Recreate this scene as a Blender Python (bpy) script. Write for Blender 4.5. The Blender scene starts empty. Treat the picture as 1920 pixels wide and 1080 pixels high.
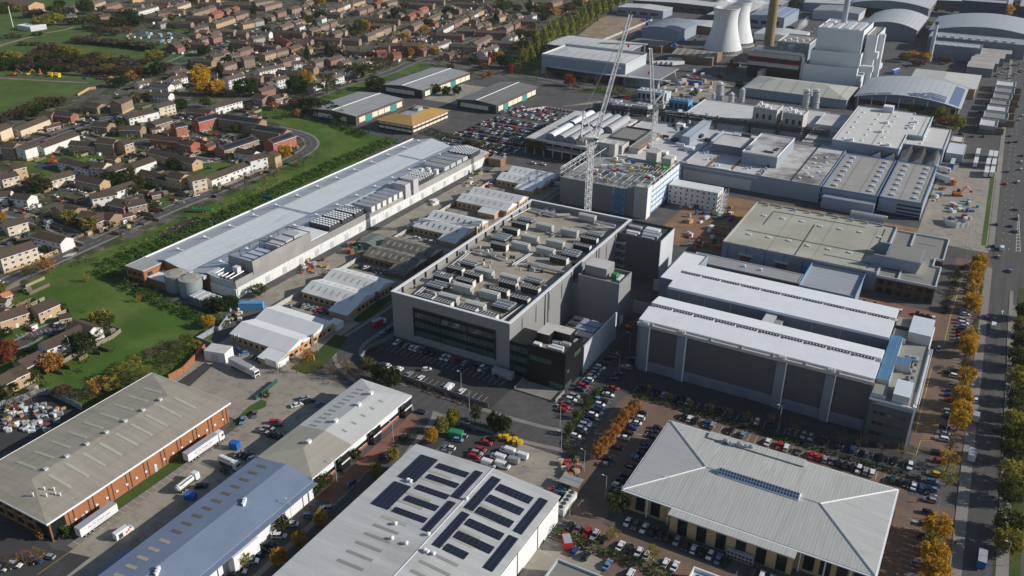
import bpy, math, random
from math import sin, cos, pi, radians, sqrt, atan2, hypot
from mathutils import Vector
rng = random.Random(11)
SC = bpy.context.scene
COL = SC.collection
YAW, PITCH, ROLL, FPX, HGT = -0.50535792, 0.46235139, 0.0068998, 1650.196, 188.0
FW = Vector((sin(YAW)*cos(PITCH), cos(YAW)*cos(PITCH), -sin(PITCH)))
_r0 = Vector((cos(YAW), -sin(YAW), 0)); _u0 = _r0.cross(FW)
RT = _r0*cos(ROLL)+_u0*sin(ROLL); UP = -_r0*sin(ROLL)+_u0*cos(ROLL)
cam = bpy.data.cameras.new('camera'); cam.sensor_width = 36; cam.lens = FPX/1920*36
cam.clip_start = 1; cam.clip_end = 9000
camo = bpy.data.objects.new('camera', cam); COL.objects.link(camo)
from mathutils import Matrix
camo.matrix_world = Matrix(((RT.x, UP.x, -FW.x, 0), (RT.y, UP.y, -FW.y, 0), (RT.z, UP.z, -FW.z, HGT), (0, 0, 0, 1)))
SC.camera = camo
SC.view_settings.view_transform = 'Standard'; SC.view_settings.look = 'None'; SC.view_settings.gamma = 1
SC.view_settings.exposure = 0.05
TO = {1: (0, 0), 2: (640, 0), 3: (1280, 0), 4: (0, 360), 5: (640, 360), 6: (1280, 360), 7: (0, 720), 8: (640, 720), 9: (1280, 720)}
def G(t, x, y, z=0.0):
    """ground (or height z) point seen at a survey reading of the photograph's plan"""
    if t >= 100: x = (t % 10)*320+x/6; y = ((t-100)//10)*180+y/6
    elif t: x = TO[t][0]+x/3; y = TO[t][1]+y/3
    d = RT*((x-960)/FPX)-UP*((y-540)/FPX)+FW
    k = (HGT-z)/-d.z
    return (d.x*k, d.y*k)
def depth(x, y, z=0): return Vector((x, y, z-HGT)).dot(FW)
SUN_AZ = atan2(0.92, 0.39); SUN_EL = radians(25)
w = bpy.data.worlds.new('World'); SC.world = w; w.use_nodes = True
nt = w.node_tree; bg = nt.nodes['Background']
sky = nt.nodes.new('ShaderNodeTexSky'); sky.sky_type = 'NISHITA'; sky.sun_disc = False
sky.sun_elevation = SUN_EL; sky.sun_rotation = SUN_AZ; sky.air_density = 1.0; sky.dust_density = 0.4
nt.links.new(sky.outputs[0], bg.inputs[0]); bg.inputs[1].default_value = 0.09; SC.cycles.volume_bounces = 3; SC.cycles.volume_step_rate = 4
sl = bpy.data.lights.new('sun', 'SUN'); sl.energy = 4.9; sl.angle = radians(0.5); sl.color = (1.0, 0.95, 0.88)
so = bpy.data.objects.new('sun', sl); COL.objects.link(so)
sd = Vector((sin(SUN_AZ)*cos(SUN_EL), cos(SUN_AZ)*cos(SUN_EL), sin(SUN_EL)))
so.rotation_euler = sd.to_track_quat('Z', 'Y').to_euler(); so.location = sd*3000
MATS = {}
def mat(name, col, rough=0.75, var=0.16, vs=0.12, fine=0.10, lines=(), metal=0.0, spec=0.3, stain=None, col2=None, bump=0.0, c2s=0.05, c2t=(0.45, 0.6), oinfo=0.0):
    """procedural material: base colour x large mottling x fine grain x joint lines; lines = (axis, spacing, width, factor)"""
    if name in MATS: return MATS[name]
    m = bpy.data.materials.new(name); m.use_nodes = True; MATS[name] = m
    n = m.node_tree.nodes; L = m.node_tree.links; b = n['Principled BSDF']
    b.inputs['Roughness'].default_value = rough; b.inputs['Metallic'].default_value = metal
    b.inputs['Specular IOR Level'].default_value = spec
    tc = n.new('ShaderNodeTexCoord')
    def noise(scale, detail=3.0, rough_=0.6):
        t = n.new('ShaderNodeTexNoise'); t.inputs['Detail'].default_value = detail; t.inputs['Roughness'].default_value = rough_
        if isinstance(scale, tuple):
            mp = n.new('ShaderNodeMapping'); mp.inputs['Scale'].default_value = scale; L.new(tc.outputs['Object'], mp.inputs[0]); L.new(mp.outputs[0], t.inputs[0]); t.inputs['Scale'].default_value = 1
        else:
            L.new(tc.outputs['Object'], t.inputs[0]); t.inputs['Scale'].default_value = scale
        return t.outputs[0]
    def math(op, a, bb, c=None):
        k = n.new('ShaderNodeMath'); k.operation = op
        for i, v in enumerate((a, bb) if c is None else (a, bb, c)):
            if isinstance(v, (int, float)): k.inputs[i].default_value = v
            else: L.new(v, k.inputs[i])
        return k.outputs[0]
    def rng_(s, lo, hi, f0=0.25, f1=0.75):
        k = n.new('ShaderNodeMapRange'); L.new(s, k.inputs[0]); k.inputs[1].default_value = f0; k.inputs[2].default_value = f1; k.inputs[3].default_value = lo; k.inputs[4].default_value = hi
        return k.outputs[0]
    fac = rng_(noise(vs), 1-var, 1+var)
    if fine: fac = math('MULTIPLY', fac, rng_(noise(2.2, 2.0), 1-fine, 1+fine))
    sep = None
    for (ax, sp, wd, fx) in lines:
        if sep is None:
            sep = n.new('ShaderNodeSeparateXYZ'); L.new(tc.outputs['Object'], sep.inputs[0])
        u = sep.outputs['XYZ'.index(ax.upper())] if ax != 'h' else math('ADD', sep.outputs[0], sep.outputs[1])
        f = math('FRACT', math('DIVIDE', u, sp), 0.0)
        g = math('LESS_THAN', f, wd/sp)
        fac = math('MULTIPLY', fac, math('SUBTRACT', 1.0, math('MULTIPLY', g, 1-fx)))
    if oinfo:
        oi = n.new('ShaderNodeObjectInfo'); fac = math('MULTIPLY', fac, rng_(oi.outputs['Random'], 1-oinfo, 1+oinfo, 0, 1))
    base = n.new('ShaderNodeMix'); base.data_type = 'RGBA'; base.inputs[0].default_value = 0
    base.inputs[6].default_value = (*col, 1); base.inputs[7].default_value = (*(col2 or col), 1)
    if col2: L.new(rng_(noise(c2s, 5.0), 0, 1, *c2t), base.inputs[0])
    out = base.outputs[2]
    if stain:
        sc_, t0, t1, scol, amt = stain
        k = n.new('ShaderNodeMix'); k.data_type = 'RGBA'; L.new(out, k.inputs[6]); k.inputs[7].default_value = (*scol, 1)
        L.new(rng_(noise(sc_, 5.0, 0.65), 0, amt, t0, t1), k.inputs[0]); out = k.outputs[2]
    mx = n.new('ShaderNodeVectorMath'); mx.operation = 'SCALE'; L.new(out, mx.inputs[0]); L.new(fac, mx.inputs['Scale'])
    L.new(mx.outputs[0], b.inputs['Base Color'])
    if bump:
        bp = n.new('ShaderNodeBump'); bp.inputs['Strength'].default_value = bump; bp.inputs['Distance'].default_value = 0.3
        L.new(noise(1.2, 4.0), bp.inputs['Height']); L.new(bp.outputs[0], b.inputs['Normal'])
    return m
WHITE = mat('white_sheet_roof', (.74, .75, .76), .55, .05, .2, .04, [('x', 1.2, .12, .93)])
OFFW = mat('off_white_paint', (.66, .66, .64), .6, .07, .2, .05)
PALEROOF = mat('pale_membrane_roof', (.53, .51, .495), .8, .10, .06, .06, [('x', 6, .12, .86), ('y', 1.5, .08, .93)], stain=(.035, .56, .74, (.20, .18, .16), .55))
SOOTROOF = mat('sooty_membrane_roof', (.50, .48, .46), .8, .12, .06, .06, [('x', 2, .1, .88), ('y', 24, .5, .55)], stain=((.03, .045, .1), .44, .60, (.085, .078, .07), .85))
GREYRIB = mat('grey_ribbed_roof', (.46, .485, .505), .5, .08, (.5, .03, .1), .05, [('y', 1.0, .1, .93), ('y', 7.5, .35, .88)], stain=((.6, .05, .1), .56, .7, (.30, .28, .25), .5))
TANROOF = mat('beige_sheet_roof', (.33, .295, .235), .7, .14, (.06, .5, .1), .06, [('y', 6, .12, .82), ('x', 5, .1, .85)], stain=((.35, .03, .1), .48, .78, (.23, .205, .16), .6))
CREAMRIB = mat('cream_ribbed_roof', (.45, .445, .42), .65, .16, (.9, .05, .1), .07, [('x', 1.0, .22, .80)], stain=((.9, .06, .1), .55, .75, (.25, .23, .18), .6))
CREAMRIBX = mat('cream_ribbed_hip', (.45, .445, .43), .65, .10, (.05, .9, .1), .07, [('y', 1.0, .22, .84)], stain=((.06, .9, .1), .55, .75, (.25, .23, .18), .6))
BLUEROOF = mat('blue_sheet_roof', (.175, .225, .31), .55, .10, .08, .06, [('y', 1.0, .08, .9)], stain=((.6, .05, .1), .5, .75, (.23, .26, .31), .6))
SOLARROOF = mat('light_grey_roof', (.50, .50, .48), .6, .15, (.03, .3, .1), .06, [('y', 9, .12, .80), ('x', 1.0, .1, .93)], stain=(.05, .52, .75, (.36, .35, .32), .6))
ASBEST = mat('weathered_sheet_roof', (.20, .18, .15), .85, .3, (.5, .15, .1), .15, [('x', 1.1, .3, .8)], stain=(.25, .45, .7, (.06, .05, .04), .8))
UNITROOF = mat('unit_sheet_roof', (.66, .66, .64), .6, .09, (.4, .06, .1), .05, [('x', 1.0, .12, .92)], stain=(.15, .55, .75, (.42, .41, .37), .6))
CREAMFLAT = mat('cream_flat_roof', (.36, .345, .275), .8, .10, .05, .06, [('x', 22, .3, .5), ('y', 13, .15, .75), ('y', 2.6, .1, .9)], col2=(.40, .385, .32), c2s=.06, stain=((.35, .04, .1), .6, .66, (.33, .40, .40), .6))
GRAVEL = mat('roof_gravel', (.27, .255, .215), .9, .10, .08, .12, [('y', 12, .5, .75)])
DCROOF = mat('plant_deck_roof', (.36, .305, .225), .9, .14, .05, .10, [('x', 9, .12, .85), ('y', 11, .12, .85)], col2=(.36, .31, .26), c2s=.03, stain=(.07, .52, .75, (.20, .165, .125), .7))
GREYCLAD = mat('grey_cladding', (.235, .235, .235), .55, .05, .1, .03, [('h', 3.0, .05, .86), ('z', 1.5, .04, .9)])
DARKCLAD = mat('dark_grey_cladding', (.085, .087, .094), .55, .06, .1, .03, [('h', 1.2, .1, .92)])
BLACKCLAD = mat('black_cladding', (.012, .012, .013), .35, .06, .1, .03, [('z', .8, .06, .7)])
SLATECLAD = mat('slate_blue_cladding', (.16, .18, .215), .5, .05, .1, .03, [('h', 4, .08, .9)])
BLUECLAD = mat('blue_grey_cladding', (.25, .29, .345), .5, .05, .1, .03, [('h', 2.5, .06, .92)])
LITCLAD = mat('light_grey_cladding', (.46, .48, .50), .5, .06, .1, .03, [('h', 6, .08, .85)])
WHITECLAD = mat('white_cladding', (.70, .70, .70), .5, .05, .1, .03, [('h', 6, .12, .75)])
CREAMCLAD = mat('cream_cladding', (.68, .64, .50), .6, .06, .1, .03, [('h', 6, .25, .55)])
NAVY = mat('navy_cladding', (.018, .028, .085), .5, .08, .1, .03, [('z', .6, .06, .8)])
CONC = mat('cast_concrete', (.42, .40, .37), .85, .10, .15, .08, [('z', 3.5, .1, .8), ('h', 5, .1, .85)])
STAINWALL = mat('streaked_white_wall', (.62, .62, .60), .7, .08, .1, .05, [('h', 12, .25, .6)], stain=((.9, .9, .12), .58, .66, (.36, .38, .38), .6))
LOUVRE = mat('grey_louvre_screen', (.27, .26, .245), .6, .10, .12, .05, [('z', .5, .12, .8), ('h', 3, .1, .85)], col2=(.34, .33, .31), c2s=.04)
ORANGEBRICK = mat('orange_brick', (.31, .125, .055), .85, .10, .2, .10, [('z', .9, .08, .9)])
REDBRICK = mat('red_brick', (.30, .085, .045), .85, .12, .3, .10)
BROWNBRICK = mat('brown_brick', (.20, .13, .085), .85, .14, .3, .12)
BUFFBRICK = mat('buff_brick', (.44, .30, .165), .85, .10, .3, .10)
GLASS = mat('dark_glass', (.014, .018, .020), .08, .1, .3, 0, [('h', 1.5, .12, .4)], spec=.6)
GREENGLASS = mat('green_glass', (.045, .085, .076), .1, .25, .4, 0, [('h', 2.0, .16, .25)], spec=.7)
BLUEGLASS = mat('blue_roof_glazing', (.075, .17, .28), .15, .08, .2, .03, [('y', .9, .14, 1.6), ('x', 3.4, .12, 1.8)], spec=.6)
SOLAR = mat('solar_cells', (.014, .017, .028), .25, .1, .2, .05, [('x', 1.7, .07, 4.5), ('y', 1.05, .06, 4.5)], spec=.5)
STEEL = mat('galvanised_steel', (.42, .43, .44), .45, .12, .3, .08, metal=.3)
WHITESTEEL = mat('white_painted_steel', (.72, .72, .72), .5, .06, .3, .04)
DARKSTEEL = mat('dark_steel', (.05, .05, .052), .6, .2, .3, .1)
BROWNTRIM = mat('brown_fascia', (.115, .07, .058), .6, .08)
BLUEP = mat('blue_paint', (.02, .12, .42), .5, .1, .4, .05)
SKYP = mat('sky_blue_paint', (.09, .30, .55), .5, .1, .4, .05)
REDP = mat('red_paint', (.50, .022, .02), .45, .1, .4, .05)
ORANGEP = mat('orange_paint', (.62, .15, .03), .5, .12, .4, .05)
YELLOWP = mat('yellow_paint', (.66, .42, .025), .5, .1, .4, .05)
GREENP = mat('green_paint', (.03, .22, .09), .5, .1, .4, .05)
LIMEP = mat('bright_green_paint', (.10, .55, .06), .5, .1, .4, .05)
TEALP = mat('teal_door_paint', (.04, .26, .24), .5, .1, .4, .05)
GOLDROOF = mat('ochre_sheet_roof', (.42, .245, .075), .6, .08, .1, .05, [('h', .9, .1, .9)])
TOWERC = mat('cooling_tower_concrete', (.60, .61, .62), .75, .10, (.3, .3, .015), .04, [('z', 9, .2, .95)])
STACKC = mat('brown_chimney_brick', (.245, .175, .095), .85, .10, .2, .08, [('z', 2.2, .2, .82)])
RUST = mat('rusty_steel', (.24, .10, .05), .85, .3, .4, .15)
TYRE = mat('tyre_rubber', (.012, .012, .012), .9, .1)
LAMPG = mat('headlamp_glass', (.6, .6, .6), .2, .05)
ASPH = mat('asphalt', (.085, .080, .078), .9, .15, .05, .15, col2=(.105, .098, .092), c2s=.12, stain=(.2, .52, .72, (.05, .048, .046), .75))
ASPHD = mat('dark_asphalt', (.052, .050, .050), .9, .14, .06, .15, stain=(.12, .55, .72, (.085, .08, .078), .6))
ROADM = mat('road_asphalt', (.085, .080, .077), .9, .24, (.45, .03, .1), .15, stain=(.2, .6, .72, (.055, .052, .05), .7))
CONCY = mat('concrete_yard', (.30, .265, .215), .9, .14, .08, .10, [('x', 6, .12, .72), ('y', 6, .12, .72)], stain=(.22, .5, .72, (.15, .13, .105), .75))
PAVE = mat('pavement_slabs', (.235, .215, .19), .9, .12, .15, .10, stain=(.2, .55, .75, (.15, .135, .12), .5))
BLOCKP = mat('brown_block_paving', (.175, .118, .082), .9, .12, .08, .12, [('x', 1.2, .12, .85)], col2=(.145, .10, .075), c2s=.15)
REDP2 = mat('red_block_paving', (.22, .105, .07), .9, .14, .1, .12)
DIRT = mat('bare_earth', (.27, .21, .145), .95, .22, .06, .18, col2=(.22, .15, .09), c2s=.12, stain=(.1, .5, .7, (.36, .31, .25), .7))
MUD = mat('orange_mud', (.25, .145, .07), .95, .25, .08, .2, col2=(.16, .11, .075), c2s=.1)
LINEW = mat('white_road_paint', (.60, .60, .58), .7, .15, .6, .12)
LINEY = mat('yellow_road_paint', (.52, .36, .05), .7, .15, .6, .12)
KERB = mat('kerb_stone', (.34, .32, .29), .85, .1)
def grass_mat(name, c, c2, st=(.10, .10, .035)):
    return mat(name, c, .95, .22, (.05, .05, .05), .22, col2=c2, c2s=.035, stain=(.11, .55, .75, st, .55), bump=.6, spec=.1)
GRASS = grass_mat('mown_grass', (.062, .110, .022), (.085, .122, .032))
PARKG = grass_mat('park_grass', (.068, .112, .026), (.095, .132, .036), (.075, .08, .035))
ROUGHG = grass_mat('rough_grass', (.062, .118, .020), (.105, .148, .032), (.085, .080, .03))
VERGE = grass_mat('dark_verge_grass', (.050, .078, .018), (.085, .085, .03), (.10, .07, .03))  # darker green than the mown grass, with brown patches
GARDEN = mat('gardens_and_yards', (.060, .070, .028), .95, .28, .08, .3, col2=(.115, .105, .092), c2s=.07, c2t=(.48, .52), stain=(.16, .58, .62, (.22, .18, .13), .8), spec=.1)
class M:
    def __init__(s): s.v = []; s.f = []; s.m = []
    def poly(s, pts, mi=0):
        k = len(s.v); s.v += [tuple(p) for p in pts]; s.f.append(tuple(range(k, k+len(pts)))); s.m.append(mi)
    def box(s, x0, y0, z0, x1, y1, z1, mi=0, top=None):
        k = len(s.v)
        s.v += [(x0, y0, z0), (x1, y0, z0), (x1, y1, z0), (x0, y1, z0), (x0, y0, z1), (x1, y0, z1), (x1, y1, z1), (x0, y1, z1)]
        s.f += [(k, k+3, k+2, k+1), (k+4, k+5, k+6, k+7), (k, k+1, k+5, k+4), (k+1, k+2, k+6, k+5), (k+2, k+3, k+7, k+6), (k+3, k, k+4, k+7)]
        s.m += [mi, mi if top is None else top, mi, mi, mi, mi]
    def prism(s, pts, z0, z1, mi=0, top=None):
        """vertical prism on a counter-clockwise outline"""
        n = len(pts); k = len(s.v)
        s.v += [(x, y, z0) for x, y in pts]+[(x, y, z1) for x, y in pts]
        s.f.append(tuple(range(k+n, k+2*n))); s.m.append(mi if top is None else top)
        s.f.append(tuple(range(k+n-1, k-1, -1))); s.m.append(mi)
        for i in range(n):
            j = (i+1) % n; s.f.append((k+i, k+j, k+n+j, k+n+i)); s.m.append(mi)
    def extr(s, prof, axis, a0, a1, mi=0, ends=None):
        """profile of (u, z) extruded along x ('x': u is y) or y ('y': u is x)"""
        n = len(prof); k = len(s.v)
        P3 = (lambda u, z, a: (a, u, z)) if axis == 'x' else (lambda u, z, a: (u, a, z))
        s.v += [P3(u, z, a0) for u, z in prof]+[P3(u, z, a1) for u, z in prof]
        e = mi if ends is None else ends
        s.f.append(tuple(range(k, k+n))); s.m.append(e); s.f.append(tuple(range(k+2*n-1, k+n-1, -1))); s.m.append(e)
        for i in range(n):
            j = (i+1) % n; s.f.append((k+i, k+n+i, k+n+j, k+j)); s.m.append(mi)
    def cyl(s, x, y, z0, z1, r0, r1=None, n=12, mi=0, cap=True):
        r1 = r0 if r1 is None else r1; k = len(s.v)
        for z, r in ((z0, r0), (z1, r1)): s.v += [(x+r*cos(2*pi*i/n), y+r*sin(2*pi*i/n), z) for i in range(n)]
        for i in range(n): j = (i+1) % n; s.f.append((k+i, k+j, k+n+j, k+n+i)); s.m.append(mi)
        if cap:
            s.f.append(tuple(range(k+n, k+2*n))); s.m.append(mi); s.f.append(tuple(range(k+n-1, k-1, -1))); s.m.append(mi)
    def lathe(s, prof, n=32, mi=0, x=0, y=0):
        k = len(s.v)
        for r, z in prof: s.v += [(x+r*cos(2*pi*i/n), y+r*sin(2*pi*i/n), z) for i in range(n)]
        for q in range(len(prof)-1):
            for i in range(n):
                j = (i+1) % n; s.f.append((k+q*n+i, k+q*n+j, k+q*n+n+j, k+q*n+n+i)); s.m.append(mi)
    def bar(s, p, q, r=.1, n=4, mi=0, r2=None):
        p = Vector(p); q = Vector(q); d = (q-p)
        if d.length < 1e-6: return
        d.normalize(); a = d.orthogonal().normalized(); b = d.cross(a); k = len(s.v); r2 = r if r2 is None else r2
        for c, rr in ((p, r), (q, r2)):
            s.v += [tuple(c+a*rr*cos(2*pi*i/n+.785)+b*rr*sin(2*pi*i/n+.785)) for i in range(n)]
        for i in range(n): j = (i+1) % n; s.f.append((k+i, k+j, k+n+j, k+n+i)); s.m.append(mi)
        s.f.append(tuple(range(k+n, k+2*n))); s.m.append(mi); s.f.append(tuple(range(k+n-1, k-1, -1))); s.m.append(mi)
    def mesh(s, name, mats, smooth=False):
        me = bpy.data.meshes.new(name); me.from_pydata(s.v, [], s.f)
        for m in (mats if isinstance(mats, (list, tuple)) else [mats]): me.materials.append(m)
        if any(s.m): me.polygons.foreach_set('material_index', s.m)
        if smooth: me.polygons.foreach_set('use_smooth', [True]*len(s.f))
        me.update(); return me
    def obj(s, name, mats, parent=None, smooth=False):
        o = bpy.data.objects.new(name, s.mesh(name, mats, smooth)); COL.objects.link(o)
        if parent: o.parent = parent
        return o
def tag(o, label=None, cat=None, group=None, kind=None):
    if label: o['label'] = label
    if cat: o['category'] = cat
    if group: o['group'] = group
    if kind: o['kind'] = kind
    return o
def thing(name, label, cat, x=0, y=0, z=0, rz=0, group=None):
    o = bpy.data.objects.new(name, None); COL.objects.link(o); o.location = (x, y, z); o.rotation_euler = (0, 0, rz); o.empty_display_size = .5
    return tag(o, label, cat, group)
def inst(name, mesh, parent=None, loc=(0, 0, 0), rz=0, sc=None, mats=None):
    o = bpy.data.objects.new(name, mesh); COL.objects.link(o); o.location = loc; o.rotation_euler = (0, 0, rz)
    if sc: o.scale = sc if isinstance(sc, tuple) else (sc, sc, sc)
    if parent: o.parent = parent
    for i, m in enumerate(mats or ()):
        if m: o.material_slots[i].link = 'OBJECT'; o.material_slots[i].material = m
    return o
_O = 'zeroth first second third fourth fifth sixth seventh eighth ninth tenth eleventh twelfth thirteenth fourteenth fifteenth sixteenth seventeenth eighteenth nineteenth'.split()
_T = {2: ('twentieth', 'twenty'), 3: ('thirtieth', 'thirty'), 4: ('fortieth', 'forty'), 5: ('fiftieth', 'fifty'), 6: ('sixtieth', 'sixty')}
def ordn(i): return _O[i] if i < 20 else (_T[i//10][0] if i % 10 == 0 else _T[i//10][1]+'-'+_O[i % 10])
class B:
    """a building standing on x0..x1, y0..y1 with parts in its own frame (origin at the near left corner)"""
    def __init__(s, name, label, x0, y0, x1, y1, h, cat='building', group=None, rz=0):
        s.W = x1-x0; s.D = y1-y0; s.h = h; s.o = (x0, y0); s.root = thing(name, label, cat, x0, y0, 0, rz, group)
    def part(s, name, m, mats, parent=None, smooth=False): return m.obj(name, mats, parent or s.root, smooth)
    def walls(s, mt, h=None, name='wall'):
        m = M(); m.box(0, 0, 0, s.W, s.D, h or s.h); s.wall = s.part(name, m, mt); return s
    def flat(s, mt, par=.9, t=.35, pm=None, name='roof'):
        """flat roof deck sunk behind a parapet"""
        m = M(); z = s.h; m.box(t, t, z-.02, s.W-t, s.D-t, z+.03); s.roof = s.part(name, m, mt)
        if par:
            m = M()
            m.box(-.06, -.06, z-.3, s.W+.06, t-.003, z+par); m.box(-.06, s.D-t+.003, z-.3, s.W+.06, s.D+.06, z+par)
            m.box(-.06, t, z-.3, t-.003, s.D-t, z+par); m.box(s.W-t+.003, t, z-.3, s.W+.06, s.D-t, z+par)
            s.par = s.part('parapet', m, pm or mt)
        return s
    def gable(s, wm, rm, rise, axis='y', over=.4, at=.5, tk=.3, name='roof'):
        """ridge along axis; walls go up into the gables"""
        U = s.W if axis == 'y' else s.D; A = s.D if axis == 'y' else s.W; c = U*at
        m = M(); m.extr([(0, 0), (U, 0), (U, s.h), (c, s.h+rise), (0, s.h)], axis, 0, A); s.wall = s.part('wall', m, wm)
        m = M(); e = over*rise/c
        k = over*rise/(U-c)
        m.extr([(-over, s.h-e+.03), (c, s.h+rise+.03), (U+over, s.h-k+.03), (U+over, s.h-k+tk), (c, s.h+rise+tk), (-over, s.h-e+tk)], axis, -over*.6, A+over*.6)
        s.roof = s.part(name, m, rm); return s
    def hip(s, rm, rise, inset, axis='y', over=.4, rm2=None, near=True, far=True):
        x0, y0, x1, y1 = -over, -over, s.W+over, s.D+over; z = s.h; zr = z+rise
        m = M()
        if axis == 'y':
            c = s.W/2; a = (c, inset if near else y0, zr); b = (c, s.D-inset if far else y1, zr)
            m.poly([(x0, y0, z), a, b, (x0, y1, z)]); m.poly([(x1, y0, z), (x1, y1, z), b, a]); m.poly([(x0, y0, z), (x1, y0, z), a], 1); m.poly([(x1, y1, z), (x0, y1, z), b], 1)
        else:
            c = s.D/2; a = (inset if near else x0, c, zr); b = (s.W-inset if far else x1, c, zr)
            m.poly([(x0, y0, z), (x1, y0, z), b, a]); m.poly([(x1, y1, z), (x0, y1, z), a, b]); m.poly([(x0, y1, z), (x0, y0, z), a], 1); m.poly([(x1, y0, z), (x1, y1, z), b], 1)
        m.box(x0, y0, z-.45, x1, y1, z-.02, 2)
        s.roof = s.part('roof', m, [rm, rm2 or rm, STEEL]); return s
    def barrel(s, rm, wm, rise, axis='y', over=1.0, n=14, low=0):
        """curved roof, arc across the axis"""
        U = s.W if axis == 'y' else s.D; A = s.D if axis == 'y' else s.W
        arc = [(U*i/n, s.h+rise*(1-(2*i/n-1)**2)+low*(i/n)) for i in range(n+1)]
        m = M(); m.extr([(0, 0), (U, 0)]+arc[::-1], axis, 0, A); s.wall = s.part('wall', m, wm)
        m = M(); top = [(-over+(U+2*over)*i/n, s.h+rise*(1-(2*i/n-1)**2)+low*(i/n)+.5) for i in range(n+1)]
        m.extr(top+[(u, z-.45) for u, z in top[::-1]], axis, -over, A+over); s.roof = s.part('roof', m, rm); return s
    def rect(s, side, u0, u1, z0, z1, mt, name='window', out=.06, parent=None):
        """a panel fixed to one wall: f front, b back, l left, r right"""
        m = M(); out += getattr(s, 'off', 0)
        if side == 'f': m.box(u0, -out, z0, u1, -.002, z1)
        elif side == 'b': m.box(u0, s.D+.002, z0, u1, s.D+out, z1)
        elif side == 'l': m.box(-out, u0, z0, -.002, u1, z1)
        else: m.box(s.W+.002, u0, z0, s.W+out, u1, z1)
        return s.part(name, m, mt, parent or s.root)
    def bx(s, name, x0, y0, z0, x1, y1, z1, mt, top=None, parent=None):
        m = M(); m.box(x0, y0, z0, x1, y1, z1, 0, 1 if top else None); return s.part(name, m, [mt, top] if top else mt, parent)
_SZ = [0]
def sheet(name, pts, z, mt, label=None, kind='structure', cat=None):
    _SZ[0] += 1; z += _SZ[0]*.0006; m = M(); m.poly([(x, y, z) for x, y in pts]); o = m.obj(name, mt); return tag(o, label, cat, None, kind)
def pick(pts, t=0): return [G(t, x, y) for x, y in pts]
def strip_pts(c, w):
    L = []; R = []
    for i, (x, y) in enumerate(c):
        a = c[max(0, i-1)]; b = c[min(len(c)-1, i+1)]; d = hypot(b[0]-a[0], b[1]-a[1]); nx, ny = -(b[1]-a[1])/d, (b[0]-a[0])/d
        L.append((x+nx*w/2, y+ny*w/2)); R.append((x-nx*w/2, y-ny*w/2))
    return L, R
def smooth_line(c, it=2):
    for _ in range(it):
        n = [c[0]]
        for a, b in zip(c, c[1:]): n += [(a[0]*.75+b[0]*.25, a[1]*.75+b[1]*.25), (a[0]*.25+b[0]*.75, a[1]*.25+b[1]*.75)]
        c = n+[c[-1]]
    return c
def strip(name, c, w, z, mt, label=None, kind='structure', cat=None, th=0):
    _SZ[0] += 1; z += _SZ[0]*.0006; L, R = strip_pts(c, w); m = M()
    for i in range(len(c)-1):
        m.poly([(*R[i], z), (*R[i+1], z), (*L[i+1], z), (*L[i], z)])
        if th:
            m.poly([(*R[i], z-th), (*R[i+1], z-th), (*R[i+1], z), (*R[i], z)]); m.poly([(*L[i+1], z-th), (*L[i], z-th), (*L[i], z), (*L[i+1], z)])
    o = m.obj(name, mt); return tag(o, label, cat, None, kind)
m = M(); m.box(-2600, -300, -1.0, 1200, 3000, 0.0); tag(m.obj('ground', GARDEN), 'patchy gardens and yards between the houses', None, None, 'structure')
sheet('estate_ground', [(-262, 20), (420, 20), (420, 2200), (-620, 2200), (-560, 1500), (-470, 1100), (-402, 860), (-402, 705), (-470, 690), (-468, 500), (-352, 492), (-352, 246), (-285, 246), (-262, 200)], .02, ASPH, 'grey asphalt of the trading estate')
sheet('grass', pick([(-420, 300), (0, 222), (60, 203), (125, 185), (185, 160), (215, 150), (262, 152), (300, 122), (350, 105), (345, 95), (310, 80), (230, 66), (160, 45), (100, 47), (60, 20), (180, 4), (170, -30), (-420, -40)]), .03, PARKG, 'green park meadow beyond the scrub')
sheet('grass', pick([(-260, 900), (-160, 560), (30, 562), (55, 525), (120, 497), (232, 455), (310, 420), (420, 372), (520, 322), (592, 272), (570, 245), (520, 232), (545, 212), (640, 238), (748, 264), (650, 312), (500, 388), (360, 458), (250, 503), (200, 520), (300, 560), (400, 612), (392, 640), (425, 662), (340, 712), (300, 716), (165, 768), (60, 745), (-60, 900)]), .03, ROUGHG, 'rough green field beside the long warehouse')
for p, l in (([(520, 232), (470, 210), (500, 196), (560, 200), (640, 155), (700, 142), (790, 118), (815, 124), (720, 150), (665, 180), (600, 195), (560, 215)], 'grass bank beside the curved road behind the sheds'),
             ([(20, 300), (115, 275), (170, 288), (230, 270), (270, 282), (215, 300), (150, 320), (110, 330), (60, 340), (40, 315)], 'lawn around the playground between the terraces'),
             ([(145, 248), (200, 232), (230, 252), (280, 258), (275, 262), (200, 262)], 'lawn in front of the brown flats'),
             ([(190, 410), (240, 405), (255, 432), (210, 437), (185, 430)], 'lawn by the yellow trees at the road junction'),
             ([(250, 405), (315, 385), (330, 372), (300, 372), (255, 395)], 'lawn strip along the road kerb'),
             ([(350, 318), (420, 295), (470, 290), (480, 300), (430, 318), (380, 335)], 'lawn under the yellow tree by the bend'),
             ([(0, 612), (40, 590), (70, 600), (30, 630), (0, 640)], 'front lawn of the buff terrace'),
             ([(300, 30), (345, 35), (340, 60), (300, 56)], 'allotment lawn by the terraces'),
             ([(960, 110), (1010, 95), (1030, 128), (985, 150), (950, 142)], 'grass patch under the poplars')):
    sheet('grass', pick(p), .05, ROUGHG, l)
def road(pts, wd, lab, t=0, mt=ROADM, z=.09, kerb=True):
    c = smooth_line([G(t, x, y) for x, y in pts])
    if kerb: strip('pavement', c, wd+3.4, z-.02, PAVE, 'pavement beside '+lab)
    strip('road', c, wd, z, mt, lab)
    return c
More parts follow.
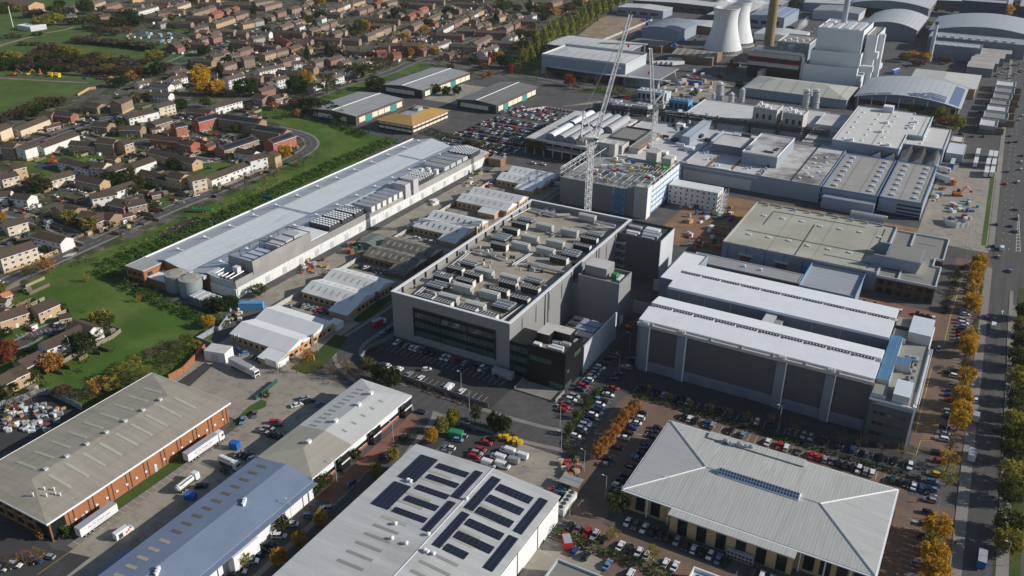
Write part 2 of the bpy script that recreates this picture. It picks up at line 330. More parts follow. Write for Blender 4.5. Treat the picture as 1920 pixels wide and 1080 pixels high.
R1 = road([(-60, 575), (20, 523), (60, 508), (160, 462), (300, 400), (407, 357), (500, 320), (553, 297), (588, 274), (580, 258), (560, 250), (540, 245), (515, 240)], 7.5, 'winding residential road beside the green field')
R2 = road([(175, 455), (100, 425), (50, 407), (-40, 385)], 6, 'side road running off the zebra crossing')
road([(60, 268), (120, 246), (160, 232), (185, 224), (235, 216)], 6, 'cul de sac between the white terraces')
road([(145, 250), (205, 264), (245, 268), (290, 262), (310, 280), (380, 302), (420, 300)], 6, 'curved road in front of the red brick flats')
road([(-20, 660), (40, 645), (80, 620), (120, 608)], 7, 'cul de sac between the buff terraces')
road([(440, 193), (500, 199), (545, 194), (600, 178), (640, 160), (720, 141), (775, 115), (806, 107)], 7.5, 'road along the backs of the estate sheds')
R4 = road([(560, 60), (640, 30), (700, 6), (760, -20)], 6, 'distant residential street')
road([(410, 95), (470, 65), (540, 45), (620, 30)], 6, 'street lined with parked cars among the brown houses')
road([(806, 107), (870, 122), (960, 139), (1040, 155), (1130, 172), (1250, 195), (1330, 205)], 9, 'wide estate road in front of the blue grey shed')
road([(806, 107), (850, 85), (930, 55), (1000, 30)], 7, 'street of brick terraces beyond the junction')
road([(905, 322), (960, 285), (1000, 262), (950, 248), (880, 262), (760, 262), (690, 240), (640, 225)], 7, 'service road around the big car park', kerb=False)
def pad(name, x0, y0, x1, y1, mt, lab, z=.05): return sheet(name, [(x0, y0), (x1, y0), (x1, y1), (x0, y1)], z, mt, lab)
pad('car_park', -345, 497, -278, 590, ASPH, 'large staff car park full of cars', .06)
pad('yard', -282, 255, -265, 490, CONCY, 'narrow concrete strip beside the long warehouse', .04)
pad('yard', -265, 205, -224, 470, CONCY, 'worn concrete yard around the small white units', .035)
pad('car_park', -202, 236, -140, 262, ASPHD, 'dark car park in front of the data centre', .06)  # building shade put into the colour through the darker asphalt
pad('car_park', -118, 246, -104, 330, ASPHD, 'dark parking lane beside the grey screen wall', .06)
pad('yard', -262, 185, -186, 223, CONCY, 'concrete lorry yard behind the brick warehouse', .06)
pad('yard', -211, 90, -188, 220, CONCY, 'concrete service yard between brick warehouse and blue roofed shed', .06)
pad('parking_bay', -214, 112, -211.2, 185, PAVE, 'marked parking strip along the brick warehouse', .07)
pad('grass', -218.4, 118, -214.2, 168, GRASS, 'mown grass strip along the brick warehouse', .08)
pad('car_park', -162, 176, -144, 222, ASPHD, 'small car park by the sawtooth office', .06)
pad('yard', -120, 196, -95, 224, CONCY, 'open concrete yard beside the van park', .07)
pad('car_park', -141, 203, -119, 226, ASPHD, 'dark van park behind the solar roof', .06)
pad('car_park', -88, 120, 22, 200, BLOCKP, 'brown paved car park in front of the hipped office', .05)
pad('car_park', -100, 200, -78, 275, BLOCKP, 'brown paved driveway beside the hipped office', .055)
pad('car_park', -78, 252, 3, 270.5, BLOCKP, 'brown paved parking strip behind the hipped office', .055)
pad('car_park', 1, 200, 20, 262, BLOCKP, 'brown paved drive along the hipped office', .052)
pad('car_park', -118, 273, 2, 291.5, ASPHD, 'dark parking strip in front of the white roofed hall', .06)
pad('car_park', 0, 290, 17, 480, BLOCKP, 'brown paved parking lane under golden trees', .05)
pad('car_park', -36, 374, 0, 404, REDP2, 'red paved court in front of the brick office', .055)
pad('yard', -147, 418, -108, 505, MUD, 'muddy construction site beside the scaffolded block', .05)
pad('yard', -110, 468, -22, 508, MUD, 'muddy strip behind the cream roof', .045)
pad('yard', -22, 490, 14, 640, CONCY, 'pale concrete lorry yard beside the factory', .05)
sheet('yard', pick([(1030, 180), (1560, 215), (1330, 430), (1180, 460), (740, 400)], 103), .05, DIRT, 'cleared bare earth site beyond the poplars')
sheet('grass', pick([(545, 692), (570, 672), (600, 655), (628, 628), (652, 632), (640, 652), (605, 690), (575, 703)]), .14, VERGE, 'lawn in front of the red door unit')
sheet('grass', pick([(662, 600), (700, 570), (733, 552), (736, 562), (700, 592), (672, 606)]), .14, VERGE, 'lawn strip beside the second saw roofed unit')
sheet('grass', pick([(1285, 255), (1330, 200), (1400, 130), (1470, 88), (1500, 100), (1495, 130), (1450, 150), (1380, 185)], 7), .16, GRASS, 'curved lawn at the corner of the brick warehouse')
sheet('parking_bay', pick([(326, 722), (385, 680), (398, 687), (350, 730)]), .15, ASPHD, 'dark parking bays along the brick wall')
pad('yard', -92, 120, -70, 186, CONCY, 'sunlit yard below the solar roof', .06)
pad('yard', -421, 603, -381, 665, CONCY, 'concrete yard between the green sheds', .05)
sheet('yard', pick([(-60, 770), (85, 735), (160, 775), (60, 830), (-60, 870)]), .06, ASPHD, 'scrap yard ground behind the brick warehouse')
sheet('car_park', pick([(-80, 1000), (40, 970), (100, 1030), (170, 1045), (100, 1100), (-80, 1120)]), .06, ASPHD, 'dark car park at the end of the brick warehouse')
er = lambda c, wd, lab, z=.09: (strip('pavement', smooth_line(c), wd+4, z-.015, PAVE, 'pavement along '+lab), strip('road', smooth_line(c), wd, z, ROADM, lab))
er([(-216, 500), (-216, 330), (-216, 268), (-217, 248), (-206, 236), (-185, 229.5), (-160, 230), (-125, 230), (-106, 233)], 9, 'curving estate road in front of the data centre', .095)
er([(-168, 231), (-159, 222), (-157, 205), (-152.5, 180), (-151, 120), (-151, 60)], 7, 'narrow estate road past the sawtooth office', .10)
strip('pavement', smooth_line([(-216, 248), (-221, 232), (-226, 214), (-224, 200)]), 7, .085, CONCY, 'worn gateway into the lorry yard')
sheet('pavement', [(-163.8, 166), (-156.5, 166), (-159, 218), (-163.8, 221)], .11, REDP2, 'red brick forecourt of the sawtooth office')
ML = lambda y: 22-.0195*(y-231)
mr = [(ML(y)+3.9, y) for y in (60, 231, 400, 430)]
strip('road', mr, 8.2, .09, ROADM, 'long straight main road on the east side of the estate')
sheet('road', [(ML(430)-.2, 430), (ML(430)+8, 430), (ML(470)+24, 470), (ML(2000)+24, 2000), (ML(2000)-.2, 2000)], .085, ROADM, 'wide dual carriageway north of the junction')
sheet('road', [(-30, 473), (ML(480)+4, 478), (ML(480)+4, 489), (-30, 482)], .10, ROADM, 'side road joining the dual carriageway')
for s, x in ((0, -1.9), (1, 10.2)): strip('pavement', [(ML(y)+x, y) for y in (60, 430)] if s else [(ML(y)+x, y) for y in (60, 470)], 3.4, .17, PAVE, 'pavement on the %s side of the main road' % ('far' if s else 'near'), th=.13)
strip('pavement', [(ML(y)-1.9, y) for y in (494, 2000)], 3, .17, PAVE, 'pavement beside the dual carriageway', th=.13)
strip('kerb', [(ML(y)+8.9, y) for y in (385, 446)], 1.6, .22, PAVE, 'narrow traffic island in the main road', th=.14)
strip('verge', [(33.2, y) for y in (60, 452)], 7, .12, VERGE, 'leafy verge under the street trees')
strip('verge', [(ML(y)-5.4, y) for y in (500, 640)], 2.2, .12, GRASS, 'green grass strip beside the lorry yard')
strip('verge', [(-62, 700), (ML(800)-9, 760), (ML(900)-14, 835)], 5, .12, GRASS, 'grass strip beside the curved roof building')
mk = M(); my = M()
def dash(c, ln, gap, wd, mm, z=.13):
    for (a, b) in zip(c, c[1:]):
        L = hypot(b[0]-a[0], b[1]-a[1]); ux, uy = (b[0]-a[0])/L, (b[1]-a[1])/L; t = 0
        while t < L:
            e = min(L, t+ln); p = (a[0]+ux*t, a[1]+uy*t); q = (a[0]+ux*e, a[1]+uy*e); nx, ny = -uy*wd/2, ux*wd/2
            mm.poly([(p[0]-nx, p[1]-ny, z), (q[0]-nx, q[1]-ny, z), (q[0]+nx, q[1]+ny, z), (p[0]+nx, p[1]+ny, z)]); t += ln+gap
for off in (3.0, 5.6): dash([(ML(y)+off, y) for y in (120, 425)], 3, 5, .22, mk)
for off in (3.3, 6.6, 14, 17.4): dash([(ML(y)+off, y) for y in (500, 1500)], 2.5, 9, .15, mk)
dash([(ML(500)+10, 500), (ML(560)+10.4, 560)], 60, 1, .2, mk); dash([(ML(500)+12, 500), (ML(560)+10.6, 560)], 60, 1, .2, mk)
for i in range(12): y = 500+i*5; dash([(ML(y)+9.8, y), (ML(y)+12.0-i*.12, y+2)], 9, 1, .4, mk)
for i in range(10): dash([(ML(260)+.4, 246+i*.0), (ML(260)+.4, 246.01)], .5, .5, .3, mk)
c = smooth_line([(-216, 500), (-216, 330), (-216, 268), (-217, 248), (-206, 236), (-185, 229.5), (-160, 230), (-125, 230), (-106, 233)]); dash(c, 2, 4, .14, mk)
dash(R1, 2.5, 3.5, .14, mk)
for i in range(6):                                                      # zebra crossing on the residential road
    a = G(0, 128+i*3.2, 476.5-i*.5); dash([a, (a[0]+1.2, a[1]-3.9)], 9, 1, .75, mk)
def bays(x0, y0, x1, y1, n, dx, dy, mm=mk, z=.13, w=.12):
    for i in range(n+1):
        x = x0+(x1-x0)*i/n; y = y0+(y1-y0)*i/n; dash([(x, y), (x+dx, y+dy)], 99, 1, w, mm, z)
bays(-200, 257.6, -145, 257.6, 22, 0, -4.8); bays(-200, 243.8, -145, 243.8, 22, 0, -4.8)
bays(-214, 114, -214, 184, 26, 2.9, 0); bays(-117.8, 250, -117.8, 300, 20, 4.8, 0); bays(-98, 275.4, 0, 275.4, 39, 0, 4.6); bays(-76, 264.8, 8, 264.8, 33, 0, 4.8)
bays(-90, 180, -90, 196, 7, 4.8, 0); bays(-78.2, 214, -78.2, 258, 18, -4.8, 0); bays(-107, 236, -107, 268, 13, 4.8, 0); bays(-86.8, 226, -86.8, 262, 14, -4.8, 0); bays(5, 205, 5, 250, 18, 4.8, 0); bays(-258, 187, -258, 216, 11, 5, 0); bays(8, 300, 8, 460, 60, 5, 0, mk)
for k in range(9): dash([(G(0, 30+k*9, 627-k*1.5)), (G(0, 36+k*9, 634-k*1.5))], 9, 1, .15, mk, .14)
dash([(-157.2, 160), (-158.8, 205), (-160.5, 219), (-166, 226.5)], 99, 1, .16, my); dash([(-147.4, 100), (-148.6, 180), (-153.5, 210)], 99, 1, .14, my)
dash([(1.2, 300), (1.2, 352)], 99, 1, .25, my); dash([(3.6, 374), (3.6, 404), (5, 460)], 99, 1, .3, my); dash([(-3, 286), (3, 286), (3.4, 296)], 99, 1, .25, my)
for i in range(9): dash([(3.5, 296+i*1.6), (9.5, 299+i*1.6)], 99, 1, .18, my)
dash([(-212.8+1.8, 100), (-211, 186)], 99, 1, .16, my); dash([(-204, 120), (-203, 205)], 99, 1, .14, my)
mk.obj('road_marking', LINEW)['kind'] = 'structure'; my.obj('yellow_road_marking', LINEY)['kind'] = 'structure'
am = M()
for (x, y, a) in ((8, 249, 2.9), (9, 222, -1.57), (-88, 206, 1.5), (-84, 250, .3), (-58, 193, -.4), (24, 420, 1.57), (26.6, 418, 1.57)):
    ca, sa = cos(a), sin(a); R = lambda u, v: (x+u*ca-v*sa, y+u*sa+v*ca, .14)
    am.poly([R(-2.4, -.12), R(.4, -.12), R(.4, .12), R(-2.4, .12)]); am.poly([R(.4, -.6), R(2.0, 0), R(.4, .6)])
am.obj('road_arrow_marking', LINEW)['kind'] = 'structure'
def roofz(b, rise, lx, axis='y', over=.4):
    U = b.W if axis == 'y' else b.D
    return b.h+rise*(1-abs(lx-U/2)/(U/2+over))
def vents(b, pts, z, name='roof_vent', s=.6, mt=None, h=.9):
    for lx, ly in pts:
        m = M(); m.box(lx-s, ly-s*1.5, z(lx)-.1 if callable(z) else z, lx+s, ly+s*1.5, (z(lx) if callable(z) else z)+h); m.box(lx-s*1.3, ly-s*1.8, (z(lx) if callable(z) else z)+h, lx+s*1.3, ly+s*1.8, (z(lx) if callable(z) else z)+h+.12)
        b.part(name, m, mt or WHITESTEEL)
def slope_rect(b, x0, x1, y0, y1, zf, mt, name='rooflight', up=.07, th=.06, nx=1):
    m = M()
    for i in range(nx):
        a = x0+(x1-x0)*i/nx; c = x0+(x1-x0)*(i+1)/nx
        m.poly([(a, y0, zf(a)+up), (c, y0, zf(c)+up), (c, y1, zf(c)+up), (a, y1, zf(a)+up)])
        m.poly([(a, y0, zf(a)+up-th), (c, y0, zf(c)+up-th), (c, y0, zf(c)+up), (a, y0, zf(a)+up)])
    m.poly([(x1, y0, zf(x1)+up-th), (x1, y1, zf(x1)+up-th), (x1, y1, zf(x1)+up), (x1, y0, zf(x1)+up)])
    return b.part(name, m, mt)
RL_GREEN = mat('pale_green_rooflight', (.40, .40, .31), .5, .08, .3)
RL_BRONZE = mat('bronze_rooflight', (.15, .125, .09), .5, .1, .3)
RL_SAND = mat('sand_rooflight', (.42, .39, .27), .5, .1, .3)
RL_GREY = mat('dull_rooflight', (.29, .28, .25), .5, .1, .3)
b = B('brick_warehouse', 'long orange brick warehouse under a low beige hipped roof', -258, 111, -219, 183, 8)
b.walls(ORANGEBRICK).hip(TANROOF, 2.1, 9, over=.9)
zf = lambda x: roofz(b, 2.1, x, over=.9)+.02
m = M()
for s in (0, 1):
    m.box(-1.05 if not s else 39.9, -1.05, 7.5, -.87 if not s else 40.1, 73.05, 8.12)
m.box(-.87, -1.05, 7.5, 39.9, -.9, 8.12); m.box(-.87, 72.9, 7.5, 39.9, 73.05, 8.12); b.part('gutter', m, WHITESTEEL)
for i in range(9):
    y = 12.5+i*6.3
    for (x0, x1) in ((5.5, 15.5), (22, 32.5)): slope_rect(b, x0, x1, y, y+1.15, zf, RL_GREEN)
vents(b, [(19.6, 14+i*7.6) for i in range(7)], zf, s=.4, mt=LITCLAD, h=.6)
for (x, y) in ((27, 8), (29.5, 9.5), (30, 6.5), (31.5, 8.5), (33, 9), (26.5, 4.5)):
    m = M(); m.cyl(x, y, zf(x)-.3, zf(x)+.9, .2, n=8); m.cyl(x, y, zf(x)+.9, zf(x)+1.1, .32, n=8); b.part('flue', m, WHITESTEEL)
for i in range(10):
    for d in (0, 1.6):
        m = M(); m.box(39.002, 6.4+i*7+d, .3, 39.16, 6.62+i*7+d, 7.4); b.part('downpipe', m, DARKSTEEL)
for i in range(18): b.rect('r', 4+i*3.8, 4.8+i*3.8, 2.4, 3.0, WHITESTEEL, 'wall_light', .35)
for u in (10.2, 38.2): b.rect('r', u, u+1.1, .0, 2.6, mat('pale_blue_door', (.42, .50, .55)), 'door', .12)
b.rect('r', .5, 5.2, .2, 6.6, GLASS, 'window', .12); b.rect('f', 33, 38.6, .2, 6.6, GLASS, 'window', .12)
for i in range(6):
    for z in (1.2, 4.6): b.rect('f', 3+i*5, 6+i*5, z, z+1.9, GLASS)
for i in range(7): b.rect('f', 1.9+i*5, 2.5+i*5, 0, 7.3, BROWNBRICK, 'pilaster', .25)
b = B('sawtooth_office', 'two storey white banded office with stepped glass corners', -187, 165.9, -166.5, 220.3, 7.6)
b.walls(WHITECLAD)
SAW1 = mat('beige_office_roof', (.36, .33, .27), .7, .08, (.5, .06, .1), .05, [('y', 1.2, .1, .93)]); SAW2 = mat('grey_office_roof', (.50, .50, .48), .65, .07, (.5, .06, .1), .05, [('y', 1.2, .1, .94)])
m = M(); x1 = 23.0; c = 11.3; zr = 9.6
m.poly([(-.4, -.4, 7.7), (c, 9, zr), (c, 20, zr), (-.4, 20, 7.7)]); m.poly([(x1, -.4, 7.7), (x1, 20, 7.7), (c, 20, zr), (c, 9, zr)]); m.poly([(-.4, -.4, 7.7), (x1, -.4, 7.7), (c, 9, zr)])
m.poly([(-.4, 20, 7.7), (c, 20, zr), (c, 47, zr), (-.4, 54.8, 7.7)], 1); m.poly([(x1, 20, 7.7), (x1, 54.8, 7.7), (c, 47, zr), (c, 20, zr)], 1); m.poly([(x1, 54.8, 7.7), (-.4, 54.8, 7.7), (c, 47, zr)], 1)
m.box(-.4, -.4, 7.2, x1, 54.8, 7.68, 2); b.part('roof', m, [SAW1, SAW2, WHITESTEEL])
zf = lambda x: 7.7+1.9*(1-abs(x-11.3)/11.7)
for i in range(11):
    slope_rect(b, 3.2, 6.6, 21+i*2.6, 21.7+i*2.6, zf, RL_GREY)
    if i % 2: slope_rect(b, 15.5, 17.5, 21+i*2.6, 21.8+i*2.6, zf, RL_GREY)
vents(b, [(11.3, 12), (11.3, 26), (12, 38), (11.3, 46)], zf, s=.45)
for i, y in enumerate((14, 31.5, 50.2)):
    m = M(); m.box(20.502, y, .2, 22.9, y+4.2, 7.1); o = b.part('glass_bay', m, GLASS)
    m = M(); m.box(22.901, y-.1, 3.4, 23.05, y+4.3, 3.9); m.box(22.901, y-.1, 6.9, 23.05, y+4.3, 7.15); b.part('bay_trim', m, WHITESTEEL, o)
m = M(); m.box(20.502, -.05, .2, 22.9, 2.2, 7.1); b.part('glass_bay', m, GLASS)
for (u0, u1) in ((2.8, 13.6), (19, 31), (36.5, 49.8)):
    for z in (1.3, 4.5): b.rect('r', u0, u1, z, z+1.4, GLASS, 'window', .1)
    b.rect('r', u0-.6, u1+.3, .02, 1.0, REDBRICK, 'plinth', .16)
b.rect('f', 1, 19.5, 4.4, 6, GLASS); b.rect('f', 1, 19.5, 1.2, 2.8, GLASS)
b = B('blue_roofed_shed', 'long shed with a blue sheet roof and one row of rooflights', -187.6, 62, -164.1, 165.3, 7)
b.gable(WHITECLAD, BLUEROOF, 1.9, 'y', .5, .54)
zf = lambda x: 7+1.9*(x/12.7 if x < 12.7 else 1-(x-12.7)/10.8)+.30
for i in range(10): slope_rect(b, 3.6, 7.6, 99.3-3.9*i, 100.4-3.9*i, zf, RL_BRONZE)
for i in range(12): slope_rect(b, 3.4, 7.6, 59.6-3.9*i, 60.8-3.9*i, zf, RL_SAND)
for y in (84, 83.2, 82.4): vents(b, [(14+.6*(84-y), y)], zf, 'roof_cowl', .3, WHITESTEEL, 1.0)
for y in (51, 50.2, 49.4): vents(b, [(14+.6*(51-y), y)], zf, 'roof_cowl', .3, WHITESTEEL, 1.0)
for i in range(7): b.rect('r', 5+i*14, 14+i*14, 4.5, 6.0, GLASS, 'window', .12)
for i in range(9):
    m = M(); m.box(25.2, 3+i*12, 0, 25.5, 3.3+i*12, 6.8); b.part('post', m, DARKSTEEL)
m = M(); m.box(23.9, 0, 6.75, 26, 103.3, 6.95); b.part('eaves_canopy', m, BLUEROOF)
b.bx('entrance_block', 23.52, 66, 0, 26.6, 76, 6.6, WHITECLAD)
b.rect('r', 52, 58, 2.2, 3.4, YELLOWP, 'fascia_sign', .25); b.rect('r', 52, 58, .2, 2.1, GLASS, 'shopfront', .15)
t = thing('loading_canopy', 'small blue topped loading canopy against the blue roofed shed', 'canopy', -193.2, 107, 0)
m = M(); m.box(0, 0, 3.6, 5.5, 11, 3.85); m.obj('roof', BLUEROOF, t)
for i, (x, y) in enumerate(((.2, .2), (.2, 5.4), (.2, 10.6))): m = M(); m.box(x, y, 0, x+.2, y+.2, 3.6); m.obj('post', WHITESTEEL, t)
m = M(); m.box(3.2, .3, 0, 5.4, 10.7, 2.4); m.obj('side_screen', WHITECLAD, t)
b = B('solar_warehouse', 'big white walled warehouse with dark solar panels on its pale roof', -143.2, 88, -90.4, 194, 10)
b.gable(WHITECLAD, SOLARROOF, 1.35, 'y', .5, .555)
zf = lambda x: 10+1.35*(x/29.3 if x < 29.3 else 1-(x-29.3)/23.5)+.30
def onroof(px, py):
    z = 11
    for _ in range(4):
        X, Y = G(8, px, py, z); z = zf(X+143.2)
    return X+143.2, Y-88
for (a, c) in (((450, 398), (415, 555)), ((300, 548), (262, 708)), ((552, 447), (700, 527)), ((495, 507), (645, 587)), ((435, 567), (590, 650)), ((375, 628), (528, 716)), ((308, 693), (465, 783)),
               ((755, 487), (660, 648)), ((605, 657), (493, 835)), ((850, 520), (740, 718)), ((680, 718), (555, 925)), ((895, 563), (1055, 675)), ((838, 623), (1003, 740)), ((780, 690), (945, 810)),
               ((722, 757), (890, 880)), ((660, 827), (833, 957)), ((600, 898), (690, 988)), ((1118, 640), (1015, 848)), ((945, 850), (850, 1058))):
    p = onroof(*a); q = onroof(*c)
    slope_rect(b, p[0], q[0], q[1], p[1], zf, SOLAR, 'solar_panel', .22, .16)
for i in range(12):
    y = 96-i*4.1
    slope_rect(b, 11.5, 20.5, y-.5, y+.5, zf, RL_GREEN if i < 7 else RL_GREY)
    slope_rect(b, 32, 42, y-.5-2, y+.5-2, zf, RL_GREEN if i < 6 else RL_GREY)
for (px, py) in ((375, 545), (390, 552), (305, 790), (285, 872), (365, 900), (705, 650), (490, 850), (470, 940), (485, 950), (520, 960)):
    x, y = onroof(px, py); m = M(); m.cyl(x, y, zf(x)-.2, zf(x)+.7, .45, n=10); m.cyl(x, y, zf(x)+.7, zf(x)+1.0, .7, .35, 10); b.part('roof_vent', m, WHITESTEEL)
m = M(); m.extr([(29, zf(29.3)-.05), (29.6, zf(29.3)-.05), (29.3, zf(29.3)+.18)], 'y', -.3, 106.3); b.part('ridge_cap', m, LITCLAD)
for i in range(8):
    m = M(); m.box(52.802, 92-i*12.5, 0, 52.95, 92.25-i*12.5, 9.7); b.part('downpipe', m, DARKSTEEL)
m = M(); m.box(52.82, .3, 9.55, 53.3, 105.7, 9.85); b.part('gutter', m, DARKSTEEL)
b.bx('rear_store', 30, 106.002, 0, 47, 112, 4.6, LITCLAD, mat('store_ribbed_roof', (.34, .36, .38), .5, .06, .2, .05, [('x', .5, .12, .8)]))
b = B('hipped_office', 'wide low office with a cream hipped roof and blue glazed ridge', -73.2, 211.8, -2.2, 250.2, 7.6)
m = M(); m.box(-1.4, -1.4, 0, 72.4, 39.8, 7.44); b.part('wall', m, BUFFBRICK); b.off = 1.4
m = M(); x0, y0, x1, y1 = -2.2, -2.2, 73.2, 40.4; z = 7.9; zr = 9.7; c = 19.1; a = (17.5, c, zr); e = (53.5, c, zr)
m.poly([(x0, y0, z), (x1, y0, z), e, a]); m.poly([(x1, y1, z), (x0, y1, z), a, e]); m.poly([(x0, y1, z), (x0, y0, z), a], 1); m.poly([(x1, y0, z), (x1, y1, z), e], 1)
m.box(x0, y0, 7.45, x1, y1, 7.88, 2); b.part('roof', m, [CREAMRIB, CREAMRIBX, WHITESTEEL])
m = M()
for (p, q) in ((a, (x0, y0, z)), (a, (x0, y1, z)), (e, (x1, y0, z)), (e, (x1, y1, z)), (a, e)): m.bar((p[0], p[1], p[2]+.05), (q[0], q[1], q[2]+.05), .28)
b.part('ridge_cap', m, WHITESTEEL)
m = M(); m.box(-2.75, -2.75, 7.4, -2.21, 40.95, 7.72); m.box(73.21, -2.75, 7.4, 73.75, 40.95, 7.72); m.box(-2.2, -2.75, 7.4, 73.2, -2.21, 7.72); m.box(-2.2, 40.41, 7.4, 73.2, 40.95, 7.72); b.part('gutter', m, WHITESTEEL)
m = M(); sx0, sx1 = 22, 47.5
m.extr([(17.3, 9.45), (20.9, 9.45), (20.9, 9.9), (19.1, 11.3), (17.3, 9.9)], 'x', sx0, sx1); sk = b.part('ridge_skylight', m, [WHITESTEEL])
n = 27; RG = mat('ridge_glass', (.05, .10, .19), .12, .1, .3, .02, spec=.6)
for s in (0, 1):
    m = M()
    for i in range(n):
        u0 = sx0+.15+(sx1-sx0-.3)*i/n; u1 = u0+(sx1-sx0-.3)/n-.22
        for (k0, k1) in ((.06, .47), (.53, .94)):
            f = lambda k: (17.3-.02+1.8*k, 9.9+1.4*k+.04) if not s else (20.9+.02-1.8*k, 9.9+1.4*k+.04)
            p0, p1 = f(k0), f(k1); q = [(u0, *p0), (u1, *p0), (u1, *p1), (u0, *p1)]; m.poly(q if not s else q[::-1])
    b.part('skylight_glazing', m, RG, sk)
m = M(); m.extr([(40.4, 7.9), (36.5, 8.35), (36.5, 8.75), (40.6, 8.6)], 'x', 12.5, 45); b.part('raised_eaves', m, CREAMRIB)
for (x, y, s) in ((18, 36.5, 1.0), (20, 36, .8), (22.5, 36.8, 1.2), (25, 37, .9), (26.5, 37.6, .9)):
    m = M(); m.box(x, y, 8.0, x+1.5*s, y+1.0*s, 9.0+.7*s); m.cyl(x+.75*s, y+.5*s, 9.0+.7*s, 9.1+.8*s, .4*s, n=8); b.part('air_unit', m, STEEL)
m = M(); m.box(14, -6.2, 7.3, 52, -2.8, 7.75); o = b.part('entrance_roof', m, CREAMRIB)
b.bx('entrance_wall', 14.5, -4.8, 0, 51.5, -1.41, 7.29, BUFFBRICK)
for i in range(6): b.rect('f', 17+i*6, 20+i*6, .3, 6.6, GLASS, 'window', 3.5)
for i, x in enumerate((-1.8, 6, 13, 53, 60, 67, 72.8)): m = M(); m.cyl(x, -2.2, 0, 7.45, .22, n=8); b.part('column', m, WHITESTEEL)
for i in range(4): b.rect('f', 54+i*4.6, 57+i*4.6, 1, 6.8, GLASS)
for i in range(2): b.rect('f', 2+i*5, 5+i*5, 1, 6.8, GLASS)
for i in range(6): b.rect('l', 3+i*6, 6.6+i*6, .8, 6.6, GLASS)
for i in range(7): b.rect('r', 2+i*5.2, 4.8+i*5.2, 1, 6.6, GLASS)
m = M(); m.box(33, -6.6, 0, 41, -5.2, 2.9)
for i in range(14):
    m.cyl(33.6+(i % 7)*1.1, -6.65, .4, .5, .05, n=6)
o = b.part('condenser_bank', m, STEEL)
for i in range(14):
    k = M(); x = 33.6+(i % 7)*1.12; z = .75+(i//7)*1.35
    k.poly([(x+.5*cos(t*pi/5), -6.63, z+.5*sin(t*pi/5)) for t in range(10)]); b.part('fan', k, DARKSTEEL, o)
b = B('data_centre', 'large grey clad data centre with rows of chillers on its roof', -202.8, 262.7, -146.3, 387, 19.6)
b.walls(GREYCLAD, 19.5)
b.flat(DCROOF, 2.9, .9, GREYCLAD)
m = M(); z = 22.5
m.box(-.3, -.3, z+.003, 56.8, 1.0, z+.25); m.box(-.3, 123.3, z+.003, 56.8, 124.6, z+.25); m.box(-.3, 1.0, z+.003, 1.0, 123.3, z+.25); m.box(55.5, 1.0, z+.003, 56.8, 123.3, z+.25); b.part('coping', m, WHITESTEEL)
for i, y in enumerate((30, 32, 55, 57, 82, 84, 104)):
    for x in (56.562, -.5): b.bx('wall_fin', x, y, 0, x+.44, y+(1.1 if i % 2 else 1.6), 22.3, DARKCLAD if i % 2 else GREYCLAD)
for i in range(14): b.bx('parapet_buttress', .95, 6+i*8.6, 19.64, 1.6, 6.5+i*8.6, 22.2, DARKSTEEL)
for i in range(9): b.rect('r', 10+i*12, 10.25+i*12, 13, 20.6, DARKSTEEL, 'downpipe', .2)
m = M(); m.box(11, -.05, 4.6, 50, -.002, 17.6); rc = b.part('glazed_front', m, BLACKCLAD)
for k in range(3):
    z0 = 5.0+k*4.3
    for i in range(3): m = M(); m.box(11.4+i*12.9, -.16, z0, 23.6+i*12.9, -.052, z0+2.5); b.part('window', m, GREENGLASS, rc)
    m = M(); m.box(11, -.4, z0+2.6, 50, -.053, z0+2.75); b.part('ledge', m, BLACKCLAD, rc)
for (x0, y0, z0, x1, y1, z1) in ((10.7, -.5, 4.3, 11, -.002, 17.9), (50, -.5, 4.3, 50.3, -.002, 17.9), (10.7, -.5, 17.6, 50.3, -.051, 17.9)): b.bx('reveal_frame', x0, y0, z0, x1, y1, z1, DARKSTEEL)
m = M(); m.box(0, -.3, 0, 56.5, -.005, 1.2); b.part('plinth', m, DARKCLAD)
CHI_W = mat('chiller_casing', (.62, .61, .58), .5, .06, .3, .05); FINM = mat('chiller_fins', (.035, .033, .032), .6, .1, .3, .05, [('h', .9, .15, 3.0)]); COWL = mat('grey_fan_cowl', (.23, .25, .27), .45, .08, .3, .05); CONTR = mat('plant_container_paint', (.44, .44, .41), .6, .06, .3, .05, [('x', .6, .08, .9)])
CHM = {}
